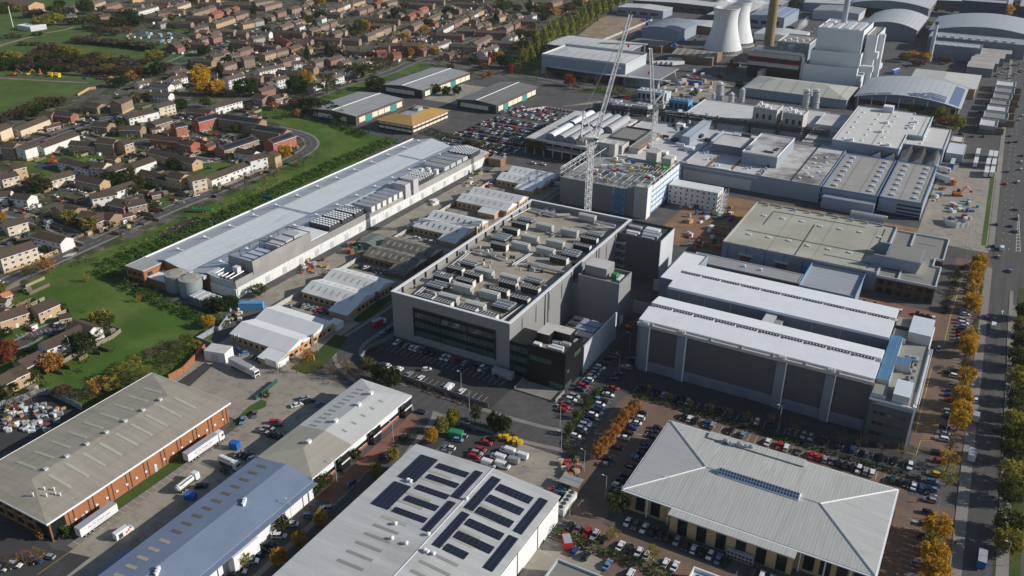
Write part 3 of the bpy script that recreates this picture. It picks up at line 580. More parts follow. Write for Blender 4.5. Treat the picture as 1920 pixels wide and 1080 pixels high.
def proto_chiller():
    m = M(); m.box(-4.1, -1.25, .35, 4.1, 1.25, 3.0, 1); m.box(4.101, -1.3, .3, 4.3, 1.3, 3.2, 0); m.box(-4.3, -1.3, .3, -4.101, 1.3, 3.2, 0); m.box(-4.1, -1.3, 3.0, 4.1, 1.3, 3.2, 0)
    for x in (-3.6, 0, 3.6): m.box(x-.15, -1.2, 0, x+.15, 1.2, .34, 0)
    CHM['D'] = m.mesh('chiller', [CHI_W, FINM])
    f = M()
    for i in range(6):
        for s in (-.6, .6): f.cyl(-3.4+i*1.36, s, 3.2, 3.34, .52, n=10)
    CHM['Df'] = f.mesh('fan', DARKSTEEL)
    m = M(); m.box(-4.4, -1.4, .2, 4.4, 1.4, 3.4, 0); m.extr([(-1.5, 3.4), (1.5, 3.4), (0, 3.75)], 'x', -4.5, 4.5, 0); m.box(4.402, -.9, .6, 4.45, .9, 2.6, 1); m.box(-3, -1.44, .7, -2.2, -1.402, 2.5, 1); m.box(1, -1.46, 1.6, 3, -1.402, 2.4, 1)
    CHM['C'] = m.mesh('plant_container', [CONTR, STEEL])
    m = M(); m.box(-5, -2.4, .9, 5, 2.4, 2.2, 1); m.box(-5.1, -2.5, 2.2, 5.1, 2.5, 2.45, 0)
    for x in (-4.5, 0, 4.5):
        for y in (-2, 2): m.box(x-.12, y-.12, 0, x+.12, y+.12, .9, 0)
    CHM['F'] = m.mesh('dry_cooler', [STEEL, FINM])
    f = M()
    for i in range(5):
        for s in (-1.2, 1.2): f.cyl(-4+i*2, s, 2.45, 3.0, .95, .75, 12)
    CHM['Ff'] = f.mesh('fan_cowl', COWL)
proto_chiller()
def put(kind, t, px, py, rz=0, zb=19.65, ztop=22.2, b=b, sc=1):
    X, Y = G(t, px, py, ztop); lx, ly = X-b.o[0], Y-b.o[1]
    nm = {'D': 'chiller', 'C': 'plant_container', 'F': 'dry_cooler'}[kind]
    o = inst(nm, CHM[kind], b.root, (lx, ly, zb), rz, sc)
    if kind+'f' in CHM: inst('fans', CHM[kind+'f'], o)
    return o
for (x, y) in ((470, 588), (575, 618), (712, 655), (825, 690), (570, 478), (640, 430), (740, 465), (700, 497), (890, 552), (940, 512), (1005, 597), (1065, 540), (1225, 372), (1395, 262), (1355, 303), (890, 295), (955, 210), (1005, 178)): put('D', 5, x, y)
for (x, y) in ((605, 590), (685, 533), (755, 635), (835, 570), (805, 447), (948, 480), (1150, 325), (1205, 283), (1285, 220), (1385, 137), (1145, 190), (1062, 255), (1010, 295)): put('C', 5, x, y)
for (x, y) in ((530, 520), (560, 512), (905, 635), (925, 620), (720, 395), (1085, 490), (1300, 330), (1290, 345), (910, 240), (890, 255), (1040, 150), (1425, 232)): put('F', 5, x, y, 0, 19.65, 21.8, sc=.82)
def pipe_run(pts, r, mt, name='pipe_run', t=5, z=21):
    m = M(); w_ = [(*[c-o for c, o in zip(G(t, x, y, z), b.o)], z) for x, y in pts]
    for p, q in zip(w_, w_[1:]): m.bar(p, q, r, 6)
    for p in w_:
        m.box(p[0]-.15, p[1]-.15, 19.63, p[0]+.15, p[1]+.15, z)
    b.part(name, m, mt)
DUCT = mat('silver_duct', (.50, .50, .50), .4, .08, .3, .05, metal=.2)
for q in ([(1070, 95), (1130, 110), (1210, 130)], [(1210, 130), (1285, 128)], [(850, 345), (930, 375)], [(1045, 400), (1110, 420), (1270, 455)], [(725, 320), (800, 340), (870, 360)], [(1385, 185), (1430, 200), (1540, 205)], [(1430, 165), (1540, 190)]): pipe_run(q, .75, DUCT, 'air_duct')
for q in ([(960, 410), (1060, 345)], [(975, 410), (1075, 345)], [(410, 575), (720, 330)], [(420, 580), (730, 335)], [(900, 720), (1150, 545), (1300, 440)], [(910, 722), (1160, 547), (1310, 442)], [(930, 160), (1060, 90)], [(560, 560), (760, 640), (900, 690)], [(1440, 300), (1560, 200)]): pipe_run(q, .28, STEEL, 'pipe_run', z=20.6)
rb = random.Random(5)
for i in range(20):
    x, y = rb.uniform(2.5, 46), rb.uniform(4, 118); a = rb.random() < .5; m = M(); L = rb.uniform(4, 9); m.box(x, y, 20.5, x+(L if a else 1), y+(1 if a else L), 20.62)
    for k in range(4): m.bar((x+(L*k/3 if a else 0), y+(0 if a else L*k/3), 19.64), (x+(L*k/3 if a else 0), y+(0 if a else L*k/3), 21.5), .06)
    m.bar((x, y, 21.5), (x+(L if a else 0), y+(0 if a else L), 21.5), .05); b.part('access_gantry', m, STEEL)
for i in range(70):
    x, y = rb.uniform(2, 53), rb.choice((rb.uniform(3, 12), rb.uniform(50, 62), rb.uniform(5, 120), rb.uniform(5, 120))); s = rb.uniform(.35, .9)
    m = M(); m.box(x, y, 19.64, x+1.6*s, y+1.1*s, 20.2+1.3*s); b.part('plant_box', m, rb.choice([CHI_W, STEEL, CONTR, DARKSTEEL]))
b2 = B('black_office_block', 'black clad office block with a pale plant room on top', -137.3, 261, -121, 276.5, 15.6)
b2.walls(BLACKCLAD).flat(GRAVEL, 1.4, .6, BLACKCLAD)
b2.bx('link_wall', -9, 1.9, 0, -.01, 14, 15, BLACKCLAD)
for z in (2, 6.6, 11): b2.bx('window', -8.6, 1.75, z, -.4, 1.898, z+2.4, GREENGLASS)
for (u0, u1, z0, z1) in ((1, 10.5, 10.5, 12.6), (9.5, 16.1, .6, 3.2)): b2.rect('f', u0, u1, z0, z1, GREENGLASS, 'window', .12)
for (u0, u1, z0, z1) in ((8, 14, 11.5, 13.4), (.3, 6, .6, 3.0), (2, 3.4, 7.5, 8.8)): b2.rect('r', u0, u1, z0, z1, GREENGLASS, 'window', .12)
m = M(); m.prism([(.8, 5.8), (6.3, 5.8), (6.3, 10.2), (13.2, 10.2), (13.2, 15.0), (.8, 15.0)], 15.64, 19.6, 0, 1); b2.part('plant_room', m, [BLACKCLAD, mat('stained_pale_roof', (.52, .48, .43), .8, .08, .2, .05, stain=(.3, .56, .66, (.28, .19, .14), .7))])
for (x0, y0, x1, y1, h) in ((7.5, 2, 14, 3.2, 1.3), (8, 4.4, 13, 5.6, 1.0), (7, 7, 10, 9, .9), (11, 7, 14.6, 8.6, 1.6), (1.5, 1.4, 4.5, 3.4, 1.4), (14.2, 10.6, 15.3, 13.4, 1.2)): b2.bx('roof_plant', x0, y0, 15.64, x1, y1, 15.7+h, rb.choice([STEEL, CHI_W, WHITESTEEL]))
m = M(); m.box(-1.5, -8, 0, 16.6, -.3, .5); m.box(-1.5, -8, .5, -1.1, -.3, 1.4); m.box(16.2, -8, .5, 16.6, -.3, 1.4); b2.part('entrance_steps', m, PAVE)
t = thing('screen_wall', 'tall pale grey screen wall hiding the generator yard', 'wall', -120.9, 276.7)
m = M(); m.box(0, 0, 0, .6, 33, 12.8); m.obj('wall', LITCLAD, t)
for i in range(5): m = M(); m.box(.602, 3+i*6.6, 6, .75, 3.3+i*6.6, 6.6); m.obj('wall_light', WHITESTEEL, t)
GENB = mat('generator_blue_grey', (.29, .34, .40), .5, .06, .3, .05, [('x', 1.3, .1, .85)]); GENC = mat('generator_cream', (.58, .54, .42), .6, .08, .3, .06, stain=(.8, .6, .7, (.25, .18, .10), .7))
gp = []
for i, (y, mt, x0, x1) in enumerate(((279.5, GENB, -136, -124), (284.3, GENB, -137, -124), (289.2, GENC, -130.5, -123.5), (289.2, GENC, -139, -132), (294.2, GENB, -137, -124), (299.2, GENB, -137, -124))):
    lab = ['blue grey generator box nearest the black office', 'second blue grey generator box from the black office', 'cream generator box beside the screen wall', 'cream generator box beside the data centre wall', 'blue grey generator box just behind the cream pair', 'blue grey generator box farthest from the black office'][i]
    t = thing('generator_container', lab, 'generator', x0, y, 0, 0, 'generator boxes in the walled yard')
    m = M(); m.box(0, 0, 5.2, x1-x0, 3.9, 9.4); m.obj('casing', mt, t)
    m = M()
    for x in (.4, (x1-x0)/2, x1-x0-.7):
        for yy in (.2, 3.4): m.box(x, yy, 0, x+.3, yy+.3, 5.2)
    m.obj('support_frame', DARKSTEEL, t)
    if mt is GENB: m = M(); m.box(.5, .5, 9.41, 4.5, 3.4, 10.3); m.obj('exhaust_silencer', DARKSTEEL, t)
for i in range(3):
    t = thing('transformer', '%s caged transformer behind the generator boxes' % ['left', 'middle', 'right'][i], 'transformer', -135+i*4.4, 304.5, 0, 0, 'transformers in the walled yard')
    m = M(); m.box(0, 0, 0, 3.2, 2.6, 7.6); m.obj('tank', GENB, t)
    m = M()
    for k in range(8): m.bar((.1+k*.42, -.12, 4), (.1+k*.42, -.12, 8.4), .05)
    m.obj('cage', STEEL, t)
b3 = B('plant_tower', 'square grey tower with a pale topped penthouse on the roof', -142.8, 317.9, -123.4, 331.8, 20.4)
b3.walls(GREYCLAD).flat(GRAVEL, 1.4, .5, GREYCLAD)
b3.bx('penthouse', 1.2, 4.2, 20.44, 11.5, 13, 25.2, GREYCLAD, PALEROOF)
b3.bx('green_tank', 13.2, 5.5, 20.44, 15.6, 8.2, 23, GREENP); b3.bx('plant_box', 16.2, 4, 20.44, 17.6, 10, 21.6, CHI_W); b3.bx('side_wing', -3.5, .5, 0, -.01, 13, 17, GREYCLAD)
b3.rect('r', 3, 6.5, .2, 4.5, WHITESTEEL, 'roller_door', .15)
b4 = B('tall_plant_block', 'tall charcoal clad plant block beside the data centre', -146.1, 369, -124, 388.2, 21.3)
b4.walls(DARKCLAD).flat(DARKSTEEL, 1.1, .4, DARKCLAD)
m = M(); m.box(22.102, .3, 0, 22.3, 19, 22.3); b4.part('side_cladding', m, LITCLAD)
for (x0, y0, x1, y1) in ((1.5, 10.5, 8, 13), (10, 11, 17, 14.5), (3, 4, 9.5, 6), (11, 4, 19, 7), (10, 7.8, 19, 10.2), (4, 1.2, 9, 2.8), (12, 1.0, 18, 2.4)): b4.bx('roof_plant', x0, y0, 21.34, x1, y1, 22.4, rb.choice([GENB, STEEL, CHI_W]))
m = M()
for k in range(5):
    z = 2+k*4; m.box(.4, -3.0, z, 5.4, -.2, z+.12); m.bar((.5, -2.8, z), (5.2, -2.8, z+4 if k < 4 else z+1), .09)
for x in (.4, 5.4):
    for y in (-3, -.25): m.bar((x, y, 0), (x, y, 19.5), .1)
b4.part('fire_stair', m, STEEL)
t = thing('yard_wall', 'low concrete walled enclosure between the two grey towers', 'wall', -123.2, 336, 0)
m = M(); m.box(0, 0, 0, 13, .5, 6); m.box(12.5, .5, 0, 13, 26, 6); m.box(0, 25.5, 0, 12.5, 26, 6); m.obj('wall', CONC, t)
b = B('white_roofed_hall', 'huge hall with long white roof strips and dark panelled front', -104.2, 291.8, -15.8, 353.4, 20.8)
m = M(); m.box(0, 0, 0, 88.4, 23.4, 20.8); b.part('wall', m, SLATECLAD); m = M(); m.box(-.8, 34.4, 0, 88.4, 61.6, 20.8); b.part('wall', m, SLATECLAD)
def wstrip(y0, y1, z0, z1, x0=-.3, x1=88.6): m = M(); m.extr([(y0, 20.81), (y1, 20.81), (y1, z1), (y0, z0)], 'x', x0, x1); b.part('roof_strip', m, WHITE)
wstrip(1.2, 12.0, 21.7, 22.6); wstrip(14.8, 23.5, 22.9, 22.0); wstrip(34.3, 48.0, 21.9, 22.8); wstrip(50.6, 61.7, 22.8, 21.9)
m = M(); m.box(-.4, -.4, 19.7, 88.7, 1.1, 20.95); b.part('gutter', m, CONC)
for (y0, y1, n) in ((12.1, 14.7, 66), (48.1, 50.5, 70)):
    b.bx('plant_trench', 0, y0, 20.82, 88.2, y1, 21.0, DARKSTEEL)
    for g_ in range(10):
        x0 = 2+g_*8.6; m = M(); m.box(x0, y0+.3, 21.9, x0+7.2, y1-.2, 22.5); o = b.part('fan_bank', m, WHITESTEEL)
        f = M()
        for i in range(6): f.cyl(x0+.7+i*1.16, (y0+y1)/2, 22.51, 22.9, .5, .42, 10, cap=True)
        b.part('fans', f, DARKSTEEL, o)
        m = M()
        for i in range(4): m.box(x0+.4+i*2, y0+.4, 21.01, x0+.6+i*2, y1-.4, 21.9)
        b.part('fan_legs', m, STEEL, o)
b.bx('recess_floor', 0, 23.42, 0, 88.3, 34.38, 12.2, SLATECLAD, GRAVEL)
b.bx('recess_block', 42, 23.5, 12.21, 46.5, 34.2, 20.5, SLATECLAD, PALEROOF); b.bx('recess_ramp', 46.6, 23.5, 12.21, 49.2, 34.2, 19.4, LITCLAD, GRAVEL)
for x in (6, 8.4, 55, 59): b.bx('access_platform', x, 26, 12.21, x+.3, 32, 17.5, STEEL)
m = M(); m.box(4, 26, 15, 10, 26.2, 15.2); m.box(50, 27, 16, 60, 27.2, 16.2); m.bar((3, 24, 12.3), (9, 26, 17), .15); b.part('access_ladder', m, STEEL)
for i in range(8): b.bx('recess_downpipe', 5+i*11, 34.1, 12.21, 5.25+i*11, 34.39, 20.3, STEEL)
for i, xp in enumerate(((1.5, 5), (16.6, 20), (55, 58.4), (72.6, 75.8))): b.bx('pilaster', xp[0], -.9, 0, xp[1], -.003, 19.6, mat('hall_pilaster', (.19, .215, .255), .5, .06, .1, .03, [('z', 3.2, .06, .88)])); b.bx('pilaster_edge', xp[1]+.003, -1.1, 0, xp[1]+.35, -.003, 20.2, WHITESTEEL)
for (u0, u1) in ((5.4, 16.5), (20.4, 54.9), (58.8, 72.5), (76.2, 88)):
    b.rect('f', u0, u1, 4.6, 19.5, mat('hall_panel_grey', (.085, .088, .097), .5, .08, .15, .05, [('h', 1.4, .1, .9), ('z', 3.7, .06, .85)]), 'wall_panel', .12); b.rect('f', u0, u1, 0, 4.5, MATS['hall_pilaster'], 'base_panel', .2)
    k = u0+2
    while k+6 < u1: m = M(); m.box(k, -.28, .2, k+6, -.203, 3.2); b.part('loading_door', m, SLATECLAD); k += 9
for xp in (3, 18, 56.5, 74):
    for k in range(3): m = M(); m.cyl(xp-1+k*1.0, .3, 20.96, 21.8, .3, n=8); b.part('roof_cowl', m, WHITESTEEL)
for i in range(7): b.bx('snow_guard', 6+i*11.8, -.3, 20.96, 6.15+i*11.8, .9, 21.6, STEEL)
m = M(); m.box(-3, 52, 0, -.9, 61, 17); b.part('end_wall', m, SLATECLAD)
s = B('service_block', 'terraced service block with blue glazed roof strip beside the white hall', -15.6, 287, -1.2, 353, 17.0)
s.walls(SLATECLAD).flat(GRAVEL, .5, .4, WHITECLAD)
s.bx('glazed_strip', .3, 9, 17.05, 4.6, 45, 20.6, LITCLAD, BLUEGLASS); s.bx('glazed_arm', 4.61, 24, 17.05, 9.6, 29, 20.4, LITCLAD, BLUEGLASS)
s.bx('plant_house', 5.8, 49, 17.05, 13.9, 64.4, 21.4, LITCLAD, mat('pale_blue_white_roof', (.60, .63, .68), .5, .04, .2, .03, [('y', .8, .08, .93)])); s.bx('lift_house', 7, 1, 17.05, 12.4, 12, 20.6, LITCLAD, MATS['pale_blue_white_roof'])
s.bx('terrace_box', .5, 46, 17.05, 5.6, 54, 19, LITCLAD, GRAVEL); s.bx('terrace_box', .5, 56, 17.05, 5.6, 64, 19.6, DARKCLAD, GRAVEL)
s.bx('stair_box', .3, 1, 17.05, 5, 8, 19, LITCLAD, GRAVEL)
m = M(); m.box(7, 32, 17.9, 12, 35, 19.0)
for x in (8.2, 10.6): m.cyl(x, 33.5, 19.0, 19.6, .95, .8, 12)
s.part('cooling_unit', m, GENB)
for i in range(8): s.bx('pipe_rack', 10.2+(i % 2)*1.2, 13+i*2.6, 17.05, 10.7+(i % 2)*1.2, 15+i*2.6, 18.2, STEEL)
m = M()
for i in range(3): m.box(14.5+i*.5, 3, 15.5, 14.7+i*.5, 46, 17.8)
s.part('side_fin', m, WHITESTEEL)
m = M(); m.box(14.402, .1, 0, 15.1, 1.2, 17.9); m.box(14.402, 1.2, 14.2, 15.1, 46, 15.0); s.part('edge_frame', m, WHITESTEEL)
s.rect('f', 2.4, 14.2, 15.5, 16.9, BLUECLAD, 'top_panel', .1); s.rect('f', 1.2, 14.3, .2, 15.3, DARKCLAD, 'wall_panel', .09); s.rect('f', -.2, .9, 0, 16.5, GREENGLASS, 'corner_glazing', .14)
for z in (3.2, 7.4, 11.6):
    for u in (2.2, 4.3, 6.6): m = M(); m.box(u, -.2, z, u+(1.8 if u < 6 else 6.4), -.092, z+1.1); s.part('window', m, GREENGLASS if u > 6 else GLASS)
for z in (3.2, 7.4, 11.6): s.rect('r', 4, 40, z, z+1.4, GLASS, 'window', .1)
b = B('cream_roofed_plant', 'big low factory with a cream flat roof and blue trimmed walls', -106, 413.5, -31, 478.8, 9)
b.walls(BLUECLAD).flat(CREAMFLAT, .75, .5, mat('grey_parapet', (.34, .34, .33), .6))
for i in range(7):
    for y in (16, 46): b.bx('rooflight', 8+i*10, y+(i % 3), 9.04, 10+i*10, y+(i % 3)+2, 9.5, mat('rooflight_dome', (.55, .56, .55), .3))
for i in range(9): b.bx('roof_box', 6+i*7.6, 62.5, 9.04, 7.2+i*7.6, 63.6, 10.4, STEEL); b.bx('rain_outlet', 3+i*8, 1.2, 9.04, 3.8+i*8, 1.9, 9.4, DARKSTEEL)
m = M()
for (p, q) in (((6, 22), (70, 22)), ((70, 4), (70, 60)), ((12, 34), (12, 56)), ((36, 2), (36, 48)), ((12, 56), (60, 57)), ((48, 10), (70, 10))): m.bar((*p, 9.25), (*q, 9.25), .14)
b.part('roof_pipe', m, DARKSTEEL)
for u in (9, 27, 45): b.bx('door_canopy', u, -2.2, 5, u+7, -.003, 5.4, LITCLAD); b.rect('f', u+.8, u+6.2, .1, 4.6, RUST, 'loading_door', .1)
for i in range(8): b.rect('f', 3+i*9.4, 3.35+i*9.4, .2, 8.6, BLUEP, 'blue_downpipe', .15)
b = B('brick_front_office', 'brown brick office wing joined to the cream roofed factory', -30.9, 411.5, -5.3, 475, 8.6)
BRN = mat('dark_brown_brick', (.10, .062, .045), .85, .12, .3, .1)
GREYF = mat('smooth_grey_roof', (.225, .218, .195), .85, .07, .06, .06)
m = M(); pts = [(0, 0), (25.6, 0), (25.6, 24), (22, 24), (22, 34), (25.6, 34), (25.6, 63.4), (0, 63.4)]; m.prism(pts, 0, 8.6); b.part('wall', m, BRN)
m = M(); m.prism([(.3, .3), (25.3, .3), (25.3, 23.7), (21.7, 23.7), (21.7, 34.3), (25.3, 34.3), (25.3, 63.1), (.3, 63.1)], 8.605, 8.66); b.part('roof', m, GREYF)
m = M()
for (p, q) in zip(pts, pts[1:]+pts[:1]):
    if p[0] == q[0]: m.box(p[0]-.32, min(p[1], q[1])+.33, 8.3, p[0]+.32, max(p[1], q[1])-.33, 9.5)
    else: m.box(min(p[0], q[0])-.32, p[1]-.32, 8.3, max(p[0], q[0])+.32, p[1]+.32, 9.5)
m.box(9, .33, 8.66, 9.7, 20, 9.5); m.box(9, 45, 8.66, 9.7, 63, 9.5); b.part('parapet', m, LITCLAD)
for (x, y, x1, y1) in ((12, 8, 19, 8.4), (13, 20, 17, 20.4), (14, 32, 18, 32.4), (12, 52, 21, 52.4), (12, 17, 16, 17.4)): b.bx('roof_joint', x, y, 8.67, x1, y1, 8.95, CONC)
m = M(); m.box(1.5, 11, 8.67, 9, 20, 8.75); b.part('light_well', m, GLASS)
m = M(); m.extr([(1.0, 8.67), (15.8, 8.67), (17.2, 14.4), (1.0, 14.4)], 'y', 12, 30, 0); tw = b.part('tilted_tower', m, [BLUECLAD])
m = M(); m.box(1.6, 12.6, 14.41, 16.3, 29.4, 14.5); b.part('tower_roof', m, GREYF, tw)
for y in (12.0, 29.2): m = M(); m.extr([(-8, 9.6), (.99, 8.67), (.99, 14.45), (-4, 14.45)], 'y', y, y+.8); b.part('tower_wing_wall', m, BLUECLAD, tw)
m = M(); m.poly([(15.84, 12.3, 8.75), (15.84, 29.7, 8.75), (17.24, 29.7, 14.35), (17.24, 12.3, 14.35)]); b.part('tower_sign_panel', m, WHITECLAD, tw)
for i in range(6): b.rect('f', 1+i*4.2, 3.6+i*4.2, 5, 7.4, GLASS); b.rect('f', 1+i*4.2, 3.6+i*4.2, 1, 3.6, GLASS)
for i in range(5): b.rect('r', 2+i*4.4, 5+i*4.4, 1, 7.4, GLASS); b.rect('r', 36+i*5, 39.6+i*5, 1, 7.4, GLASS)
b = B('low_roofed_link', 'low pale roofed link with bright blue edges behind the white hall', -61, 385, -36, 412.5, 7.2)
b.walls(BLUECLAD).flat(mat('ridged_link_roof', (.33, .35, .36), .6, .06, .06, .05, [('y', 4, .3, .75), ('x', 1, .1, .93)]), .9, .5, BLUECLAD)
b.bx('blue_edge', 24.9, 0, 8.11, 25.15, 27.5, 8.5, SKYP); b.bx('blue_edge', -.1, 0, 8.11, .3, 27.5, 8.5, SKYP)
b = B('long_grey_store', 'long low store with a plain grey roof behind the white hall', -114, 386.5, -61.5, 397, 8)
b.walls(DARKCLAD).flat(mat('plain_grey_roof', (.29, .285, .275), .85, .08, .06, .06), .3, .4, LITCLAD)
for x in (6, 25, 33): b.bx('roof_vent', x, 5, 8.04, x+1, 6, 9, WHITESTEEL)
b = B('small_blue_annex', 'small white roofed annex at the left end of the white hall', -117, 352, -105.3, 386, 12)
b.walls(BLUECLAD).flat(WHITE, .4, .3, BLUECLAD)
b = B('long_grey_warehouse', 'very long pale grey warehouse with a louvred plant deck along one side', -349, 257, -288.4, 487.5, 6.6)
m = M(); prof = [(0, 0), (60.6, 0), (60.6, 6.6), (43.5, 8.9), (30.2, 6.1), (15, 9.1), (0, 5.9)]; m.extr(prof, 'y', 0, 230.5); b.part('wall', m, ORANGEBRICK)
m = M(); top = [(-.5, 5.85), (15, 9.15), (30.2, 6.15), (43.5, 8.95), (60.7, 6.65)]; m.extr([(u, z) for u, z in top]+[(u, z+.35) for u, z in top[::-1]], 'y', -.6, 231); b.part('roof', m, GREYRIB)
m = M(); m.box(-.9, -.6, 6.4, -.51, 231, 7.2); b.part('gutter', m, WHITESTEEL)
for i in range(13):
    y = 12+i*17.5
    for (x, x1, z) in ((9.5, 14.8, 8.5), (38.6, 43.5, 8.4)):
        m = M(); m.box(x, y, z-.6, x1, y+.8, z+.75); m.cyl(x, y+.4, z-.5, z+1.2, .75, n=10); b.part('roof_fan_duct', m, WHITESTEEL)
for i in range(46): b.bx('rooflight', 14.4+(i % 2)*.6, 5+i*4.9, 8.95, 16.2, 6+i*4.9, 9.25, RL_GREY) if i % 3 == 0 else None
m = M(); m.box(60.603, 0, 0, 61.4, 224, 5.4); b.part('white_wall', m, STAINWALL)
m = M(); m.box(60.603, -.3, 5.403, 61.2, 224, 9.0); b.part('louvre_screen', m, LOUVRE)
b.bx('plant_deck', 47, .2, 8.2, 60.59, 11, 8.4, DARKSTEEL); b.bx('plant_front_screen', 45, -.35, 5, 60.6, -.003, 8.4, STEEL); b.bx('plant_front_wall', 45, -.9, 0, 61.4, -.36, 4.99, STAINWALL)
e = M(); e.box(46, 11.2, 8, 61.5, 11.7, 14.5); e.box(61.0, 11.7, 8, 61.5, 52, 14.5); e.box(46, 11.7, 8, 46.4, 52, 9.5); b.part('plant_enclosure', e, LOUVRE)
m = M(); m.box(46.4, 11.7, 8.5, 60.99, 52, 8.7); b.part('plant_deck', m, STEEL)
m = M()
for i in range(7): m.bar((46.2, 12+i*6.6, 8), (46.2, 12+i*6.6, 14.6), .22)
m.bar((46.2, 11.6, 14.5), (46.2, 52, 14.5), .18); m.bar((46.2, 52, 14.5), (61, 52, 14.5), .25); m.bar((46.2, 32, 14.5), (61, 32, 14.5), .25); b.part('enclosure_frame', m, DARKSTEEL)
for i in range(4): b.bx('cooler_row', 47.5, 14+i*4.2, 9.6, 59.5, 16.8+i*4.2, 11.8, mat('blue_white_cooler', (.50, .55, .60), .5, .08, .3, .05, [('x', 1.1, .35, .45)]))
for i in range(3): b.bx('air_handler', 49, 33+i*6, 8.71, 57, 38+i*6, 13.0+.5*i, mat('mauve_grey_unit', (.46, .44, .46), .5, .06))
b.bx('link_roof', 46.5, 52.5, 8.3, 60.5, 66, 9.4, WHITECLAD)
def fbank(x0, y0, x1, y1, z0, z1):
    o = b.bx('fan_bank', x0, y0, z0, x1, y1, z1, DARKSTEEL); m = M(); nx, ny = 7, max(3, int((y1-y0)/2.1))
    for i in range(nx):
        for j in range(ny): m.cyl(x0+(i+.5)*(x1-x0)/nx, y0+(j+.5)*(y1-y0)/ny, z1, z1+.45, .72, n=8)
    b.part('fans', m, WHITESTEEL, o)
for j in range(3): y0 = 68+j*10.5; fbank(46.5, y0, 60.2, y0+9.2, 9, 11.2)
for i in range(6):
    y0 = 101+i*5.2; b.bx('chiller_unit', 50, y0, 8.4, 62.3, y0+3.2, 11.6, CHI_W, mat('chiller_fan_top', (.22, .23, .25), .5, .1, .3, .05, [('x', 1.5, .5, 1.9)]))
b.bx('grey_flue_tower', 54, 133, 6, 62.5, 138, 14.5, MATS['mauve_grey_unit']); b.bx('grey_flue_tower', 54, 141, 6, 62.5, 146, 15, MATS['mauve_grey_unit']); b.bx('grey_flue_tower', 50, 136, 8, 55, 144, 12.5, MATS['mauve_grey_unit'])
for j in range(2): fbank(46, 149+j*9, 60, 157.5+j*9, 9, 11)
for j in range(4): b.bx('plant_box', 47+j*3, 168.5+(j % 2)*3, 8.4, 49.4+j*3, 171+(j % 2)*3, 11.5, CHI_W)
for j in range(4):
    y0 = 178+j*7.2; b.bx('silver_fan_bank', 43.5, y0, 9.0, 60, y0+5.6, 11.4, mat('silver_casing', (.42, .44, .46), .45, .06), mat('dotted_fan_top', (.46, .47, .48), .5, .05, .3, .03, [('x', 1.5, .55, .25), ('y', 2.8, .8, .5)]))
fbank(43.5, 207.5, 60, 221, 9, 11.2)
m = M()
for i in range(5):
    a = 46+i*2.6; m.bar((a, 1, 8.6), (a+1, 9, 9.6), .28, 6); m.bar((a, 1, 8.6), (a, 1, 9.8), .28, 6)
for i in range(8): m.bar((45.2+i*2, -.2, 8.4), (45.2+i*2, -.2, 9.6), .08)
m.bar((45, -.2, 9.6), (60.5, -.2, 9.6), .07); b.part('pipework', m, STEEL); b.bx('pump_box', 53, 6.5, 8.41, 56, 9.5, 11.8, CHI_W)
for i in range(18): m = M(); m.box(61.402, 6+i*12, .3, 61.5, 9+i*12, 3.6); b.part('stained_door', m, mat('wall_vent_grey', (.44, .46, .46), .6, .2, .5, .1, [('h', .8, .2, .8)]))
t = B('brick_gatehouse', 'small two storey orange brick office at the end of the long warehouse', -347.7, 244.6, -335.2, 256.2, 8)
t.walls(ORANGEBRICK).flat(mat('banded_office_roof', (.36, .35, .33), .7, .1, .1, .05, [('x', 3, .25, .6)]), .15, .3, LITCLAD)
for k in range(3):
    for z in (1, 4.6): t.rect('f', 1.5+k*3.6, 3.4+k*3.6, z, z+1.7, GLASS)
for z in (1, 4.6): t.rect('r', 2, 5, z, z+1.7, GLASS)
for k in range(2): t.rect('f', 4.2+k*3.6, 4.5+k*3.6, 0, 7.8, DARKSTEEL, 'downpipe', .12)
t = B('flat_roofed_extension', 'low white roofed extension in front of the brick office', -335, 246.2, -322.5, 256.2, 4.2); t.walls(BROWNBRICK).flat(WHITE, .1, .3, LITCLAD)
for i, (px, py) in enumerate(((982, 552), (1060, 578))):
    X, Y = G(4, px, py, 0); X += .5; Y += 2
    t = thing('water_tank', '%s round grey water tank by the white roofed extension' % ('left' if i == 0 else 'right'), 'tank', X, Y, 0, 0, 'round water tanks')
    m = M(); m.cyl(0, 0, 0, 8.2, 5.4, n=28); m.obj('shell', mat('tank_steel', (.25, .29, .30), .5, .1, .2, .05, [('z', 1.5, .08, .85)]), t)
    m = M(); m.cyl(0, 0, 8.2, 8.35, 5.2, n=28); m.cyl(0, 0, 8.35, 8.7, 4.4, 3.0, n=28); m.obj('lid', mat('rusty_tank_lid', (.34, .33, .29), .8, .15, .3, .1, stain=(.3, .5, .65, (.26, .17, .12), .8)), t)
    m = M(); m.box(2, 3.5, 6.8, 5.2, 5.6, 8.4); m.obj('hatch', LITCLAD, t)
for i in range(4):
    X, Y = G(131, 250+i*62, 82+i*22, 4)
    t = thing('container', '%s of four grey topped containers beside the round tanks' % ordn(i+1), 'container', X-1, Y-1.4, 0, 0, 'containers beside the round tanks')
    m = M(); m.box(0, 0, 0, 2.7, 7.5, 4.2); m.obj('body', mat('container_grey', (.50, .50, .50), .6, .06, .3, .05), t); m = M(); m.box(.15, -.1, .3, 2.55, -.002, 3.9); m.obj('door', SLATECLAD, t)
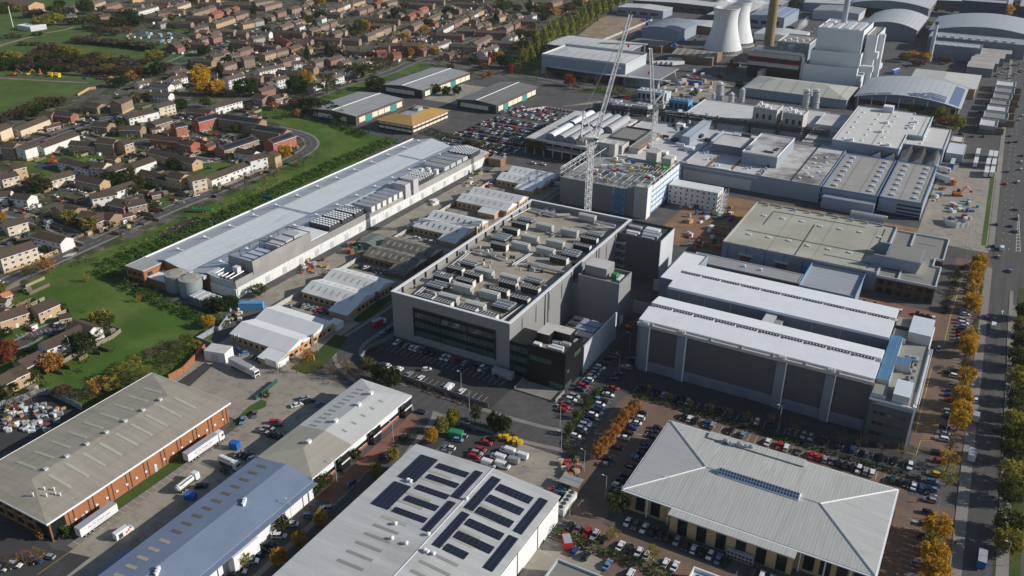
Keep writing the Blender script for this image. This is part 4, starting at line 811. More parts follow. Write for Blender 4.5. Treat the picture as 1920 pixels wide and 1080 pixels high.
def unit(name, lab, x0, y0, x1, n, d, wm, rm, rise=2.4, annex=None, h=3.9, rl=RL_SAND, front=True, red=None):
    b = B(name, lab, x0, y0, x1, y0+n*d, h)
    prof = [(0, 0), (n*d, 0)]; rp = []
    for k in range(n-1, -1, -1): prof += [((k+1)*d, h), ((k+.5)*d, h+rise)]
    prof.append((0, h)); m = M(); m.extr(prof, 'x', 0, b.W); b.part('wall', m, wm)
    for k in range(n):
        y = k*d; m = M(); e = .3 if k == 0 else 0; f = .3 if k == n-1 else 0
        m.extr([(y-e, h+.04-e*.3), (y+d/2, h+rise+.04), (y+d+f, h+.04-f*.3), (y+d+f, h+.3-f*.3), (y+d/2, h+rise+.3), (y-e, h+.3-e*.3)], 'x', -.25, b.W+.25); r = b.part('roof', m, rm)
        for j in range(7):
            u = 3+j*(b.W-7)/6.5
            if u+.9 > b.W-1 or red: continue
            for (a, c, s) in ((.16, .36, 1), (.64, .80, -1)):
                ya, yc = y+d*a, y+d*c; za = h+.34+rise*(2*a if s > 0 else 2-2*a); zc = h+.34+rise*(2*c if s > 0 else 2-2*c)
                q = M(); q.poly([(u, ya, za), (u+.9, ya, za), (u+.9, yc, zc), (u, yc, zc)]); b.part('rooflight', q, rl, r)
        q = M(); q.poly([(b.W+.27, y, h), (b.W+.27, y+d, h), (b.W+.27, y+d/2, h+rise)]); b.part('gable_panel', q, WHITECLAD)
    for i in range(int(n*d/3)): b.rect('r', 1+i*3, 2.9+i*3, 1.3, 2.5, GLASS, 'window', .08) if i % 5 != 2 else b.rect('r', 1+i*3, 2.3+i*3, .1, 2.4, REDP if red else BROWNTRIM, 'door', .1)
    b.rect('r', .1, n*d-.1, .05, .9, wm, 'plinth', .14); b.bx('gable_pier', b.W-.2, n*d/2-.8, 0, b.W+.6, n*d/2+.8, h+rise*.55, BROWNBRICK)
    for i in range(int(b.W/3.2)): b.rect('f', 1.2+i*3.2, 2.6+i*3.2, 1.2, 2.6, GLASS, 'window', .08)
    if annex:
        a0, aw, ad = annex; m = M(); m.extr([(-ad, 0), (-.003, 0), (-.003, h-.1), (-ad, h-1.2)], 'x', a0, a0+aw); b.part('annex_wall', m, wm)
        m = M(); m.extr([(-ad-.3, h-1.25), (0, h-.06), (0, h+.16), (-ad-.3, h-1.02)], 'x', a0-.2, a0+aw+.2); b.part('annex_roof', m, rm)
    return b
UW = mat('bright_unit_roof', (.70, .70, .69), .55, .06, (.5, .06, .1), .04, [('x', 1.0, .1, .94)])
b = unit('saw_roofed_unit', 'white twin gabled unit with red doors next to the parked lorry', -261, 226, -229.4, 2, 14.6, BUFFBRICK, UW, 2.2, (22, 10, 7), red=True)
for i in range(3): b.bx('red_panel', 31.75+.3, -5.6+i*1.5, .6, 32.2, -4.4+i*1.5, 1.3, REDP); b.bx('sign', 31.95, 8, 3.6, 32.15, 9.2, 4.6, REDP) if i == 0 else None
b.bx('annex_gable', 32.22, -6.8, 0, 32.32, -.3, 2.7, WHITECLAD)
b.bx('porch', 28, 29.3, 0, 33, 34, 3.2, WHITECLAD, UW)
for x in (2.5, 4.6): b.bx('flue', x, -.6, 2.2, x+.5, -.1, 5.2, LITCLAD)
unit('saw_roofed_unit', 'white roofed twin gabled unit behind the one with red doors', -261.5, 271.5, -230, 2, 14.8, BUFFBRICK, UNITROOF, 2.3, (21, 10.5, 6.5)); unit('saw_roofed_unit', 'dirty brown roofed unit with moss on its sheets', -262, 318, -231.5, 2, 13.4, BROWNBRICK, ASBEST, 2.4, (20, 10.5, 7), rl=RL_SAND)
unit('saw_roofed_unit', 'grey roofed twin gabled unit with slotted rooflights beside police cars', -262, 362, -230.5, 2, 13.4, BUFFBRICK, UNITROOF, 2.5, (20, 11, 6), rl=RL_BRONZE); unit('saw_roofed_unit', 'sandy roofed unit fourth along the yard from the lorry', -262.5, 407, -229, 2, 13, BUFFBRICK, UNITROOF, 2.5, (18, 11, 6), rl=RL_SAND)
unit('saw_roofed_unit', 'white roofed unit at the far end of the yard by the service road', -261, 451, -230, 2, 14, BUFFBRICK, UW, 2.5, (16, 12, 6), rl=RL_SAND)
b = B('low_green_shed', 'low dark green shed beside the brown roofed unit', -276, 331, -264.5, 344, 3.2); b.gable(SLATECLAD, mat('dull_green_roof', (.15, .17, .15), .7, .1, .2, .05, [('y', 3, .8, 1.5)]), 1, 'y', .3)
def shed(name, lab, x0, y0, x1, y1, h, rise, wm, rm, fascia=BROWNTRIM, strip=True):
    b = B(name, lab, x0, y0, x1, y1, h); b.gable(wm, rm, rise, 'y', .3)
    m = M(); m.box(-.5, -.5, h-1.1, b.W+.5, -.31, h+.35); m.box(b.W+.31, -.5, h-1.1, b.W+.55, b.D+.3, h+.35); b.part('fascia', m, fascia)
    n = int(b.D/8)
    for i in range(n): b.rect('r', 4+i*8, 11.4+i*8, 1.4 if i % 4 != 1 else .2, h-1.6, CREAMCLAD if i % 4 != 1 else TEALP, 'wall_panel' if i % 4 != 1 else 'loading_door', .1)
    b.rect('f', 3, b.W*.8, 2, h-1.7, CREAMCLAD, 'wall_panel', .1)
    m = M(); m.bar((b.W/2, 0, h+rise+.32), (b.W/2, b.D, h+rise+.32), .3); b.part('ridge_cap', m, WHITESTEEL); return b
DKGREEN = mat('dark_green_cladding', (.02, .045, .035), .6, .08)
GREYSHED = mat('grey_shed_roof', (.30, .305, .305), .65, .12, (.3, .05, .1), .06, [('y', 6.5, .6, .72), ('x', 5, .2, .85)], stain=((.5, .06, .1), .5, .7, (.21, .20, .18), .5))
shed('green_shed', 'grey roofed green shed with teal doors, farthest of the three', -461.5, 603.5, -421, 679, 7, 1.6, DKGREEN, GREYSHED)
shed('green_shed', 'dark striped roof green shed beside the full car park', -380, 593.5, -344, 664, 7, 1.6, DKGREEN, mat('dark_striped_roof', (.20, .195, .18), .7, .14, (.3, .05, .1), .06, [('y', 5, 1.2, .55)]))
shed('brown_shed', 'brown shed with a white panelled side next to the ochre roof', -464, 512, -419, 573, 7, 1.6, BROWNTRIM, GREYSHED)
b = B('ochre_roofed_office', 'two storey office with a hipped ochre roof and sunken centre', -399, 513, -368, 561, 7.2)
b.walls(BROWNTRIM)
m = M(); o, i0 = (-1.2, -1.2, 32.2, 49.2), (9, 12, 22, 37)
P_ = lambda r: [(r[0], r[1]), (r[2], r[1]), (r[2], r[3]), (r[0], r[3])]
O_ = P_(o); I_ = P_(i0)
for k in range(4): j = (k+1) % 4; m.poly([(*O_[k], 7.3), (*O_[j], 7.3), (*I_[j], 10.6), (*I_[k], 10.6)])
m.box(-1.2, -1.2, 6.9, 32.2, 49.2, 7.28, 1); b.part('roof', m, [GOLDROOF, BROWNTRIM])
b.bx('roof_well', 9.1, 12.1, 9.0, 21.9, 36.9, 9.8, mat('well_roof', (.30, .31, .33), .7)); b.bx('roof_plant', 13, 27, 9.81, 18, 33, 12, STEEL)
for z in (.9, 4.1):
    for k in range(6): b.rect('f', 1+k*5, 5.4+k*5, z+.9, z+2.6, CREAMCLAD, 'wall_panel', .14)
    for k in range(9): b.rect('r', 1.2+k*5.2, 5.8+k*5.2, z+.9, z+2.6, CREAMCLAD, 'wall_panel', .14)
    b.rect('f', .5, 30.5, z, z+.88, GLASS, 'window', .1); b.rect('r', .5, 47.5, z, z+.88, GLASS, 'window', .1)
t = B('brick_substation', 'small brick box at the end of the long warehouse', -285, 482, -276, 489, 5); t.walls(BROWNBRICK).flat(GREYF, .2, .3); t.rect('r', .5, 6.5, .4, 4.4, ORANGEBRICK, 'brick_panel', .15)
b = B('parking_deck', 'open sided parking deck with a planted edge and vaulted roofs on top', -277, 517, -227, 599, 10.8)
m = M(); m.box(0, 0, 9.7, 50, 82, 10.8); m.box(0, 0, 5.2, 50, 82, 6.2); b.part('deck', m, PALEROOF)
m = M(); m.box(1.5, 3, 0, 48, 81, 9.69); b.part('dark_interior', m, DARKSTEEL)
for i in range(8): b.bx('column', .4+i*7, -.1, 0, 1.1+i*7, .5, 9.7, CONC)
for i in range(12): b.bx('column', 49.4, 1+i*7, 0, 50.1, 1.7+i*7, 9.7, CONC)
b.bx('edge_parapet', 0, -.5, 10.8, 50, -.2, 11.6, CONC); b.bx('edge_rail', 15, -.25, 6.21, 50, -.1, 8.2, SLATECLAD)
t = thing('hanging_planting', 'green brown planting trailing over the parking deck edge', 'planting', -277, 516.2, 8.0)
rr = random.Random(3); m = M()
for i in range(700):
    x, z = rr.uniform(0, 17), rr.uniform(-3.2, 2.6); s = rr.uniform(.25, .6); y = rr.uniform(-.9, .3); a = rr.uniform(0, 6.3)
    m.poly([(x-s*cos(a), y, z-s*.7), (x+s*cos(a), y+s*sin(a), z-s*.4), (x+s*.6, y+s*.5*sin(a), z+s), (x-s*.6, y-.2, z+s*.6)], rr.randrange(2))
m.obj('foliage', [mat('dull_ivy', (.05, .065, .02), .9), mat('brown_ivy', (.12, .085, .03), .9)], t)
VC = mat('translucent_vault', (.37, .375, .38), .5, .06, .2, .04, [('y', 2.2, .12, .85)])
def vault(x, y0, y1, w_, hh, lab, mt=VC):
    t = thing('vaulted_canopy', lab, 'canopy', x, y0, 10.8, 0, 'vaulted canopies on the parking deck')
    arc = [(w_*.5-w_*.5*cos(pi*i/12), 1.6+hh*sin(pi*i/12)) for i in range(13)]
    m = M(); m.extr(arc+[(u*.98+w_*.01, z-.15) for u, z in arc[::-1]], 'y', 0, y1-y0); m.obj('roof', mt, t)
    m = M()
    for yy in (0.05, y1-y0-.1): m.extr([(0.1, 0)]+[(u*.98+w_*.01, z-.16) for u, z in arc]+[(w_-.1, 0)], 'y', yy, yy+.06)
    m.obj('end_wall', SLATECLAD, t)
for i in range(4): vault(-263.5+i*7.6, 522, 552, 7.4, 3.0, '%s vaulted canopy from the planted corner in the near row' % ordn(i+1), WHITE if i == 0 else VC)
for i in range(5): vault(-263.5+i*7.0, 556, 590, 6.8, 3.2, '%s vaulted canopy from the car park side in the far row' % ordn(i+1), WHITE if i == 0 else VC)
b = B('unfinished_block', 'unfinished grey block with open steel frames and scaffolding', -214, 444.5, -160, 498, 15.6)
b.walls(mat('panelled_grey_cladding', (.20, .20, .195), .55, .08, .1, .04, [('h', 1.1, .12, .8), ('z', 5, .08, .8)])); b.bx('deck', .3, .3, 15.55, 53.7, 53.2, 15.75, mat('cluttered_deck', (.24, .235, .22), .9, .3, .15, .2, stain=(.2, .5, .65, (.42, .41, .38), .8)))
fr = M()
for i in range(10): fr.bar((i*6, 0, 15.7), (i*6, 0, 20.5), .22)
for i in range(9): fr.bar((54, i*6.6, 15.7), (54, i*6.6, 19.5), .22); fr.bar((0, i*6.6, 15.7), (0, i*6.6, 21.5), .22)
for z in (18, 20.5): fr.bar((0, 0, z), (54, 0, z), .2); fr.bar((0, 0, z), (0, 53, z), .2)
for i in range(5): fr.bar((0, i*13, 21.5), (8, i*13, 21.5), .2); fr.bar((8, i*13, 15.7), (8, i*13, 21.5), .2)
fr.bar((0, 0, 21.5), (0, 53, 21.5), .25); fr.bar((8, 0, 21.5), (8, 53, 21.5), .25); fr.bar((54, 0, 19.5), (54, 53, 19.5), .2)
for i in range(9):
    fr.bar((0, i*6.6, 18), (0, (i+1)*6.6 if i < 8 else 53, 21.5), .13); fr.bar((10+i*4.5, 4, 16.8), (10+i*4.5, 22, 16.8), .2)
for i in range(12): fr.bar((12, 3+i*2, 16.8), (50, 3+i*2, 16.8), .2)
for i in range(8): fr.bar((38+i*2, 30, 16.8), (38+i*2, 52, 16.8), .18)
b.part('steel_frame', fr, mat('pale_steel', (.46, .47, .48), .5, .1))
rr = random.Random(8)
DEB = [WHITESTEEL, WHITESTEEL, STEEL, CHI_W, BLUEP, REDP, ORANGEP, YELLOWP, LIMEP, GREENP, RUST, DARKSTEEL, BUFFBRICK]
b.bx('white_core_tower', 47, -.6, 0, 54.6, 6, 18.8, CONC); b.bx('white_core_face', 54.62, -.5, 0, 54.9, 5.9, 19, OFFW)
sc_ = M(); shm = M()
for k in range(5):
    z = 2+k*3.2
    sc_.box(54.95, 6.1, z, 55.5, 53, z+.3)
    for i in range(9): sc_.bar((55.6, 6.5+i*5.6, z), (55.6, 6.5+i*5.6, z+3.2), .08)
    shm.box(54.1, 6.5, z+.2, 54.9, 52, z+2.9)
b.part('scaffold', sc_, SKYP); b.part('sheeting', shm, OFFW)
st = M()
for k in range(4): z = 1+k*3.8; st.box(35, -2.6, z, 42, -.1, z+.2); st.bar((35, -2.5, z), (42, -2.5, z+3.4), .12); st.bar((42, -2.5, z), (35, -2.5, z+3.4), .12)
for x in (35, 42): st.bar((x, -2.6, 0), (x, -2.6, 16), .15)
b.part('stair_tower', st, SKYP); b.bx('hoist_sheet', 36, -.5, 1, 41, -.08, 15, SLATECLAD)
for (nm, q) in (('lift_core', (33, 52, 40, 60, 22)), ('lift_core', (45, 47, 51, 53.5, 21.5)), ('lift_core', (9, 50, 13, 56, 24))): b.bx(nm, q[0], q[1], 15.76, q[2], q[3], q[4], CONC)
MUTE = {k: mat('dull_'+k, c, .75, .25, .8, .2) for k, c in (('blue', (.05, .11, .24)), ('red', (.28, .055, .045)), ('orange', (.36, .15, .06)), ('yellow', (.42, .31, .08)), ('green', (.05, .13, .075)))}
cols = [('white', WHITESTEEL), ('grey', STEEL), ('blue', MUTE['blue']), ('red', MUTE['red']), ('yellow', MUTE['yellow']), ('bright green', LIMEP), ('buff', BUFFBRICK), ('orange', MUTE['orange'])]
for ci, (cn, cm) in enumerate(cols):
    for k in range(16 if ci < 2 else 5):
        X = rr.uniform(-202, -164) if ci != 5 else rr.uniform(-178, -163); Y = (450 if ci != 5 else 485)+(k+rr.random())*(42 if ci != 5 else 11)/(16 if ci < 2 else 5)
        t = thing('material_pallet', '%s %s pallet stack counted up the deck of the unfinished block' % (ordn(k+1), cn), 'pallet', X, Y, 15.76, rr.uniform(0, .6), '%s pallet stacks on the unfinished deck' % cn)
        w2, d2, h2 = rr.uniform(1.4, 4), rr.uniform(1.2, 2.4), rr.uniform(.9, 2.4); m = M(); m.box(-w2/2, -d2/2, .2, w2/2, d2/2, h2); m.box(-w2/2+.1, -d2/2+.1, h2, w2/2-.4, d2/2-.2, h2+.25); m.obj('load', cm, t)
        m = M(); m.box(-w2/2-.1, -d2/2-.1, 0, w2/2+.1, d2/2+.1, .19); m.obj('pallet_base', BUFFBRICK, t)
def lattice(m, p, q, w0, n, r=.12, w1=None, up=Vector((0, 0, 1)), tri=False):
    p = Vector(p); q = Vector(q); d = (q-p); L = d.length; d.normalize()
    a = d.cross(up)
    a = d.orthogonal() if a.length < .1 else a
    a.normalize(); c = a.cross(d).normalized(); w1 = w0 if w1 is None else w1
    def cor(k):
        f = k/n; ww = (w0+(w1-w0)*f)/2; o = p+d*(L*f)
        return [o+a*ww+c*ww, o-a*ww+c*ww, o-a*ww-c*ww, o+a*ww-c*ww]
    for k in range(n):
        A = cor(k); Bc = cor(k+1)
        for i in range(4):
            j = (i+1) % 4; m.bar(A[i], Bc[i], r*1.25); m.bar(A[i], A[j], r*.75)
            m.bar(A[i], Bc[j], r*.8) if k % 2 else m.bar(A[j], Bc[i], r*.8)
CRW = mat('crane_white_paint', (.66, .66, .66), .5, .08, .3, .05)
def luffer(lab, bx_, by_, z0, zt, tip, back, mw=2.4):
    t = thing('luffing_crane', lab, 'crane', bx_, by_, z0)
    H = zt-z0; tip = Vector((tip[0]-bx_, tip[1]-by_, tip[2]-z0)); h = Vector((tip.x, tip.y, 0)).normalized(); sd_ = Vector((-h.y, h.x, 0))
    m = M(); lattice(m, (0, 0, 0), (0, 0, H), mw, max(8, int(H/2.4)), .2); m.obj('mast', CRW, t)
    m = M(); m.box(-2, -2, -.4, 2, 2, 0); m.obj('foundation', CONC, t)
    m = M(); m.cyl(0, 0, H, H+1.2, 1.9, n=14)
    pts = [h*3.2+sd_*1.7, h*3.2-sd_*1.7, h*-back-sd_*1.7, h*-back+sd_*1.7]; m.prism([(p.x, p.y) for p in pts[::-1]], H+1.2, H+1.7); m.obj('slewing_platform', STEEL, t)
    piv = h*2.2+Vector((0, 0, H+2.2)); m = M(); lattice(m, piv, tip, 2.0, max(12, int((tip-piv).length/2.2)), .17, 1.4); m.obj('jib', CRW, t)
    m = M(); m.bar(tip-Vector((0, 0, .6)), tip+h*1.2, .5); m.bar(tip+Vector((0, 0, .8)), tip+Vector((0, 0, 1.6)), .12); m.obj('jib_head', STEEL, t)
    ap = h*-4.4+Vector((0, 0, H+(15.5 if mw > 2.3 else 9))); m = M()
    for s in (1, -1):
        m.bar(h*1.8+sd_*s*1.2+Vector((0, 0, H+1.7)), ap+sd_*s*.4, .42); m.bar(h*(-back+1)+sd_*s*1.2+Vector((0, 0, H+1.7)), ap+sd_*s*.4, .42); m.bar(h*-1.5+sd_*s*1.2+Vector((0, 0, H+7)), h*(-back+3)+sd_*s*.9+Vector((0, 0, H+6)), .1)
    m.box(ap.x-.6, ap.y-.6, ap.z-.3, ap.x+.6, ap.y+.6, ap.z+.5); m.obj('a_frame', CRW, t)
    m = M()
    for s in (.5, -.5): m.bar(ap+sd_*s, piv+(tip-piv)*.96+sd_*s*.6, .05)
    m.obj('pendant_rope', STEEL, t)
    m = M(); p = h*(-back+1.2); m.box(p.x-1.8, p.y-1.8, H-1.2, p.x+1.8, p.y+1.8, H+1.19); m.box(p.x-1.2, p.y-1.2, H+1.71, p.x+1.2, p.y+1.2, H+3.2); m.obj('counterweight', mat('counterweight_concrete', (.33, .31, .25), .9, .1), t)
    c = h*2.4+sd_*-2.4; m = M(); m.box(c.x-.9, c.y-.9, H+.7, c.x+.9, c.y+.9, H+3.0); cb = m.obj('cab', WHITESTEEL, t); m = M(); m.box(c.x-.94, c.y-.94, H+1.5, c.x+.94, c.y+.94, H+2.6); m.obj('cab_window', GLASS, cb)
    rope = M(); rope.bar(tip, tip-Vector((0, 0, 14)), .05); rope.box(tip.x-.4, tip.y-.4, tip.z-15.4, tip.x+.4, tip.y+.4, tip.z-14); rope.obj('hook_block', REDP, t)
    return t
CB = G(0, 1099.2, 447, 0)
luffer('tall white luffing crane standing against the unfinished block', CB[0], CB[1], 0, 54, (-162.9, 410.4, 117.1), 6.2, 2.6)
C2 = G(113, 1580, 625, 18)
luffer('smaller white luffing crane rising behind the unfinished block', C2[0], C2[1], 17, 47, (-187.5, 508.1, 82), 4.6, 2.2)
for k in range(4):
    for i in range(9):
        X = -158+i*3.35; nm = ['bottom', 'second', 'third', 'top'][k]
        t = thing('site_cabin', '%s white site cabin from the left in the %s tier of the cabin stack' % (ordn(i+1), nm), 'site cabin', X, 476, k*2.9, 0, 'stacked white site cabins')
        m = M(); m.box(0, 0, 0, 3.2, 11, 2.8); m.obj('shell', OFFW, t)
        m = M(); m.box(.7, -.06, 1.1, 1.7, -.002, 2.0) if (i+k) % 3 else m.box(1.0, -.06, .2, 2.0, -.002, 2.2); m.obj('window' if (i+k) % 3 else 'door', GLASS if (i+k) % 3 else (REDP if k == 3 else SLATECLAD), t)
t = thing('cabin_stair', 'grey steel stair at the end of the white cabin stack', 'stair', -127.5, 476, 0)
m = M()
for k in range(4): m.box(0, 1, k*2.9, 3, 9, k*2.9+.12); m.bar((1.5, 1, k*2.9), (1.5, 9, k*2.9+2.9), .12)
for x in (0, 3):
    for y in (1, 5, 9): m.bar((x, y, 0), (x, y, 12.4), .12)
m.obj('frame', STEEL, t)
def blk(name, lab, x0, y0, x1, y1, h, wm, rm, par=.5, pm=None, cat='building', grp=None): 
    b = B(name, lab, x0, y0, x1, y1, h, cat, grp); b.walls(wm).flat(rm, par, .35, pm or wm); return b
f = blk('factory_hall', 'sprawling pale roofed factory hall with a long grey blue front wall', -164.5, 520.5, -79.5, 606, 10, BLUECLAD, PALEROOF, .8)
f.bx('sooty_roof', 49, 1, 10.05, 66.5, 84, 10.35, LITCLAD, SOOTROOF); f.bx('sooty_roof', 67.6, 1, 10.05, 84, 70, 10.35, LITCLAD, SOOTROOF)
for x in (48.2, 66.7): f.bx('roof_gutter', x, 1, 10.05, x+.8, 84, 10.6, DARKSTEEL)
for x in (14, 29): f.bx('rust_gutter', x, 1, 10.05, x+1.6, 30, 10.3, RUST)
for i in range(10): f.bx('rooflight', 70+(i % 2)*6+(i//2 % 2)*2, 8+i*5.5, 10.36, 71.4+(i % 2)*6+(i//2 % 2)*2, 9.6+i*5.5, 11.0, WHITESTEEL)
f.bx('edge_walkway', 1, -.6, 8.8, 48, -.07, 9.7, LITCLAD); f.rect('f', .5, 44, .2, 6.8, LITCLAD, 'wall_panel', .1); f.bx('roof_slab', 20, .6, 10.05, 30, 3, 11, WHITECLAD)
m = M()
for i in range(40): rr_ = rng.uniform(0, 1); x = 46+rng.uniform(0, 2); y = 2+i*2; m.box(x, y, 10.05, x+rng.uniform(.4, 1.4), y+rng.uniform(.5, 2.5), 10.4+rr_*1.5)
f.part('roof_ducting', m, STEEL)
g = blk('roof_block', 'tall pale block with a sooty roof standing on the factory', -133.2, 540.5, -111, 586.5, 17.6, BLUECLAD, SOOTROOF, .5, WHITECLAD)
for i in range(9): g.bx('roof_cowl', 1+(i % 3)*1.1, 6+(i//3)*2.4, 17.64, 1.8+(i % 3)*1.1, 7.4+(i//3)*2.4, 19, STEEL)
g.bx('dark_fan', 12, 6, 17.64, 18, 8, 18.4, DARKSTEEL); g.bx('dark_fan', 17, 12, 17.64, 19, 18, 18.3, DARKSTEEL)
blk('roof_block', 'grey walled block with roof hatches left of the sooty block', -157, 554, -136, 580, 15.4, SLATECLAD, PALEROOF, .4); blk('roof_block', 'long pale blue elevated gallery on the factory roof', -182, 566, -176, 617, 13.8, BLUECLAD, mat('pale_blue_roof', (.42, .47, .50), .6, .05), .2); blk('roof_block', 'small pale blue cube on the factory roof', -152, 583, -147.5, 590, 15, BLUECLAD, LITCLAD, .2)
f_left = blk('factory_hall', 'pale roofed factory bays beside the unfinished block', -226, 520, -165, 612, 8.2, LITCLAD, PALEROOF, .4, CONC); blk('factory_hall', 'white roofed factory bay behind the dark pipe bridge', -205, 628, -156, 690, 8.6, LITCLAD, mat('white_felt_roof', (.55, .54, .53), .7, .1, .1, .05), .6); blk('factory_hall', 'pale roofed factory bay behind the concrete boxes', -156, 658, -110, 700, 8.6, LITCLAD, PALEROOF, .5)
for i, q in enumerate(((-152.7, 636.4, -135.6, 654.5, 21), (-132, 640, -117.5, 657, 19))):
    g = blk('concrete_plant_box', ['left', 'right'][i]+' concrete plant box with ducts on its roof behind the pipe bridge', *q, CONC, PALEROOF, .6)
    for k in range(5): g.bx('roof_duct', 1.5+(k % 3)*4, 3+(k//3)*6, q[4]+.04, 3.6+(k % 3)*4, 5.5+(k//3)*6, q[4]+1.6+k % 2, WHITESTEEL)
    for k in range(3): g.rect('f', 2.4+k*4.6, 4.4+k*4.6, q[4]-7, q[4]-3.5, DARKSTEEL, 'louvre', .1)
blk('factory_hall', 'pale roofed bay beside the white factory roof', -110.8, 652, -91, 688, 11, LITCLAD, PALEROOF, .6); blk('factory_hall', 'low link roof under the pipe bridge', -110.8, 606.5, -91, 651, 8.8, LITCLAD, SOOTROOF, .4)
g = B('white_factory_roof', 'broad white roofed factory block with domed rooflights', -90, 604, -37.6, 704, 15.2)
m = M(); pts = [(0, 0), (42, 0), (42, 38), (52.4, 38), (52.4, 95), (40, 95), (40, 100), (0, 100)]; m.prism(pts, 0, 15.2); g.part('wall', m, BLUECLAD)
MEMB = mat('bright_membrane_roof', (.60, .58, .54), .7, .06, .06, .04, [('x', 24, 1.2, .62), ('y', 26, .3, .6), ('x', 2, .08, .95)])
m = M(); m.prism([(.5, .5), (41.5, .5), (41.5, 38.5), (51.9, 38.5), (51.9, 94.5), (39.5, 94.5), (39.5, 99.5), (.5, 99.5)], 15.205, 15.26); g.part('roof', m, MEMB)
m = M()
for (p, q) in zip(pts, pts[1:]+pts[:1]): m.bar((p[0], p[1], 15.5), (q[0], q[1], 15.5), .4)
g.part('parapet', m, LITCLAD)
for i in range(4):
    for k in range(6):
        if i < 3 or k > 2: m = M(); m.lathe([(1.1, 15.27), (1.0, 15.7), (.5, 16.0), (.02, 16.1)], 8, 0, 6+i*11.5, 8+k*15); g.part('rooflight', m, WHITESTEEL)
for (x, y) in ((10, 4), (24, 34), (33, 4), (24, 60), (41, 55), (41, 62), (42, 72)): g.bx('roof_unit', x, y, 15.27, x+2.6, y+3, 17, WHITESTEEL)
g.bx('lift_house', 18, 92, 15.27, 25, 99, 19.5, LITCLAD, WHITE)
g = blk('factory_hall', 'lower cream roofed bay at the lorry yard corner of the factory', -47.8, 628, -23, 680, 12.6, BLUECLAD, MEMB, .5, LITCLAD)
for i in range(5): m = M(); m.lathe([(1.1, 12.65), (1.0, 13.1), (.5, 13.4), (.02, 13.5)], 8, 0, 10, 6+i*9); g.part('rooflight', m, WHITESTEEL)
g = B('sawtooth_roofs', 'row of dark sawtooth skylight roofs beside the lorry yard', -66, 597, -24, 627, 9); g.walls(BLUECLAD)
DG = mat('dirty_glazing', (.10, .095, .07), .4, .4, (.1, .8, .1), .1, [('x', 1.6, .5, .4)])
for k in range(5):
    x = 1+k*8.2; m = M(); m.extr([(x, 9.01), (x+7.6, 9.01), (x+6.2, 13.4)], 'y', .4, 29.6, 0); o = g.part('sawtooth', m, DG); q = M(); q.poly([(x, .38, 9.02), (x+7.6, .38, 9.02), (x+6.2, .38, 13.4)]); g.part('gable_panel', q, LITCLAD)
BAYR = mat('tan_striped_roof', (.33, .31, .285), .8, .08, .08, .05, [('x', 10, .9, .72), ('y', 12, .5, .72)])
for i, (x0, x1) in enumerate(((-78.6, -47.6), (-46.4, -23.2))):
    g = B('striped_bay', ['left', 'right'][i]+' tan roofed factory bay with dome rooflights and navy stripes', x0, 520.5, x1, 596, 10); g.walls(BLUECLAD).flat(BAYR, .5, .6, mat('blue_gutter', (.14, .20, .33), .6))
    for k in range(7):
        for x in (5, x1-x0-6): g.bx('rooflight', x, 6+k*10, 10.04, x+2, 9+k*10, 10.9, mat('pale_blue_dome', (.50, .55, .62), .4))
    if i: 
        for z in (2.8, 5.0, 7.2): g.rect('f', 10, 23, z-.4, z+.7, NAVY, 'navy_stripe', .1)
        g.rect('f', 0, 23.2, .1, 1.9, NAVY, 'navy_base', .12)
    else: g.rect('f', 1, 31, 4.4, 6, NAVY, 'navy_stripe', .1); g.bx('front_lean_to', 2, -7, 0, 31, -.3, 7, BLUECLAD, mat('slate_lean_roof', (.24, .27, .31), .6))
g = B('arched_tunnel', 'grey ribbed tunnel shelter in front of the factory', -58, 500, -40, 507, 2); g.barrel(mat('ribbed_tunnel', (.36, .36, .36), .5, .08, .2, .05, [('x', 2, .3, .7)]), DARKSTEEL, 3, 'x', .2)
g = blk('loading_canopy', 'flat pale canopy over the factory loading yard', -22, 647, -11, 674, 5.6, STEEL, mat('pale_canopy_roof', (.52, .55, .58), .6, .05), .1, None, 'canopy'); blk('gate_lodge', 'small flat roofed lodge beside the loading canopy', -22, 680, -14, 694, 5, BUFFBRICK, MEMB, .3)
g = blk('roof_block', 'pale concrete two storey roof block behind the unfinished block', -224, 524, -208, 536, 13.6, CONC, PALEROOF, .6); g.rect('f', 6, 8, 9, 12, DARKSTEEL, 'opening', .1); g.rect('f', 11, 13, 8.6, 11, DARKSTEEL, 'opening', .1)
blk('roof_block', 'dark walled sunken roof beside the vaulted canopies', -226, 546, -207, 576, 11, DARKCLAD, GREYF, 1.2); blk('roof_block', 'narrow block with an orange edge beside the dark sunken roof', -205.5, 530, -199, 570, 12, CONC, GREYF, .3).bx('orange_edge', 6.55, 0, 10.4, 7, 40, 12.2, RUST)
for i in range(16): f.bx('roof_duct', 2+(i*7 % 44), 34+(i*11 % 46), 10.05, 4+(i*7 % 44)+(i % 3)*3, 35.4+(i*11 % 46)+(i % 2)*3, 11+(i % 3)*.7, [STEEL, LITCLAD, DARKSTEEL][i % 3])
for i in range(30): f.bx('roof_vent', 1+(i*13 % 46), 2+(i*17 % 80), 10.06, 2.2+(i*13 % 46), 3.2+(i*17 % 80), 11.2, [LITCLAD, STEEL, WHITESTEEL][i % 3])
f2 = f_left
for i in range(40): f2.bx('roof_duct', 22+(i*7 % 36), 2+(i*23 % 86), 8.25, 23+(i*7 % 36)+(i % 4)*1.6, 3+(i*23 % 86)+(i % 3)*2, 9+(i % 4)*.6, [STEEL, LITCLAD, DARKSTEEL, WHITESTEEL][i % 4])
sheet('verge', pick([(800, 1010), (980, 985), (1250, 1010), (1420, 1040), (1400, 1075), (1250, 1060), (700, 1040)], 103), .12, VERGE, 'grassy verge with shrubs in front of the blue grey shed')
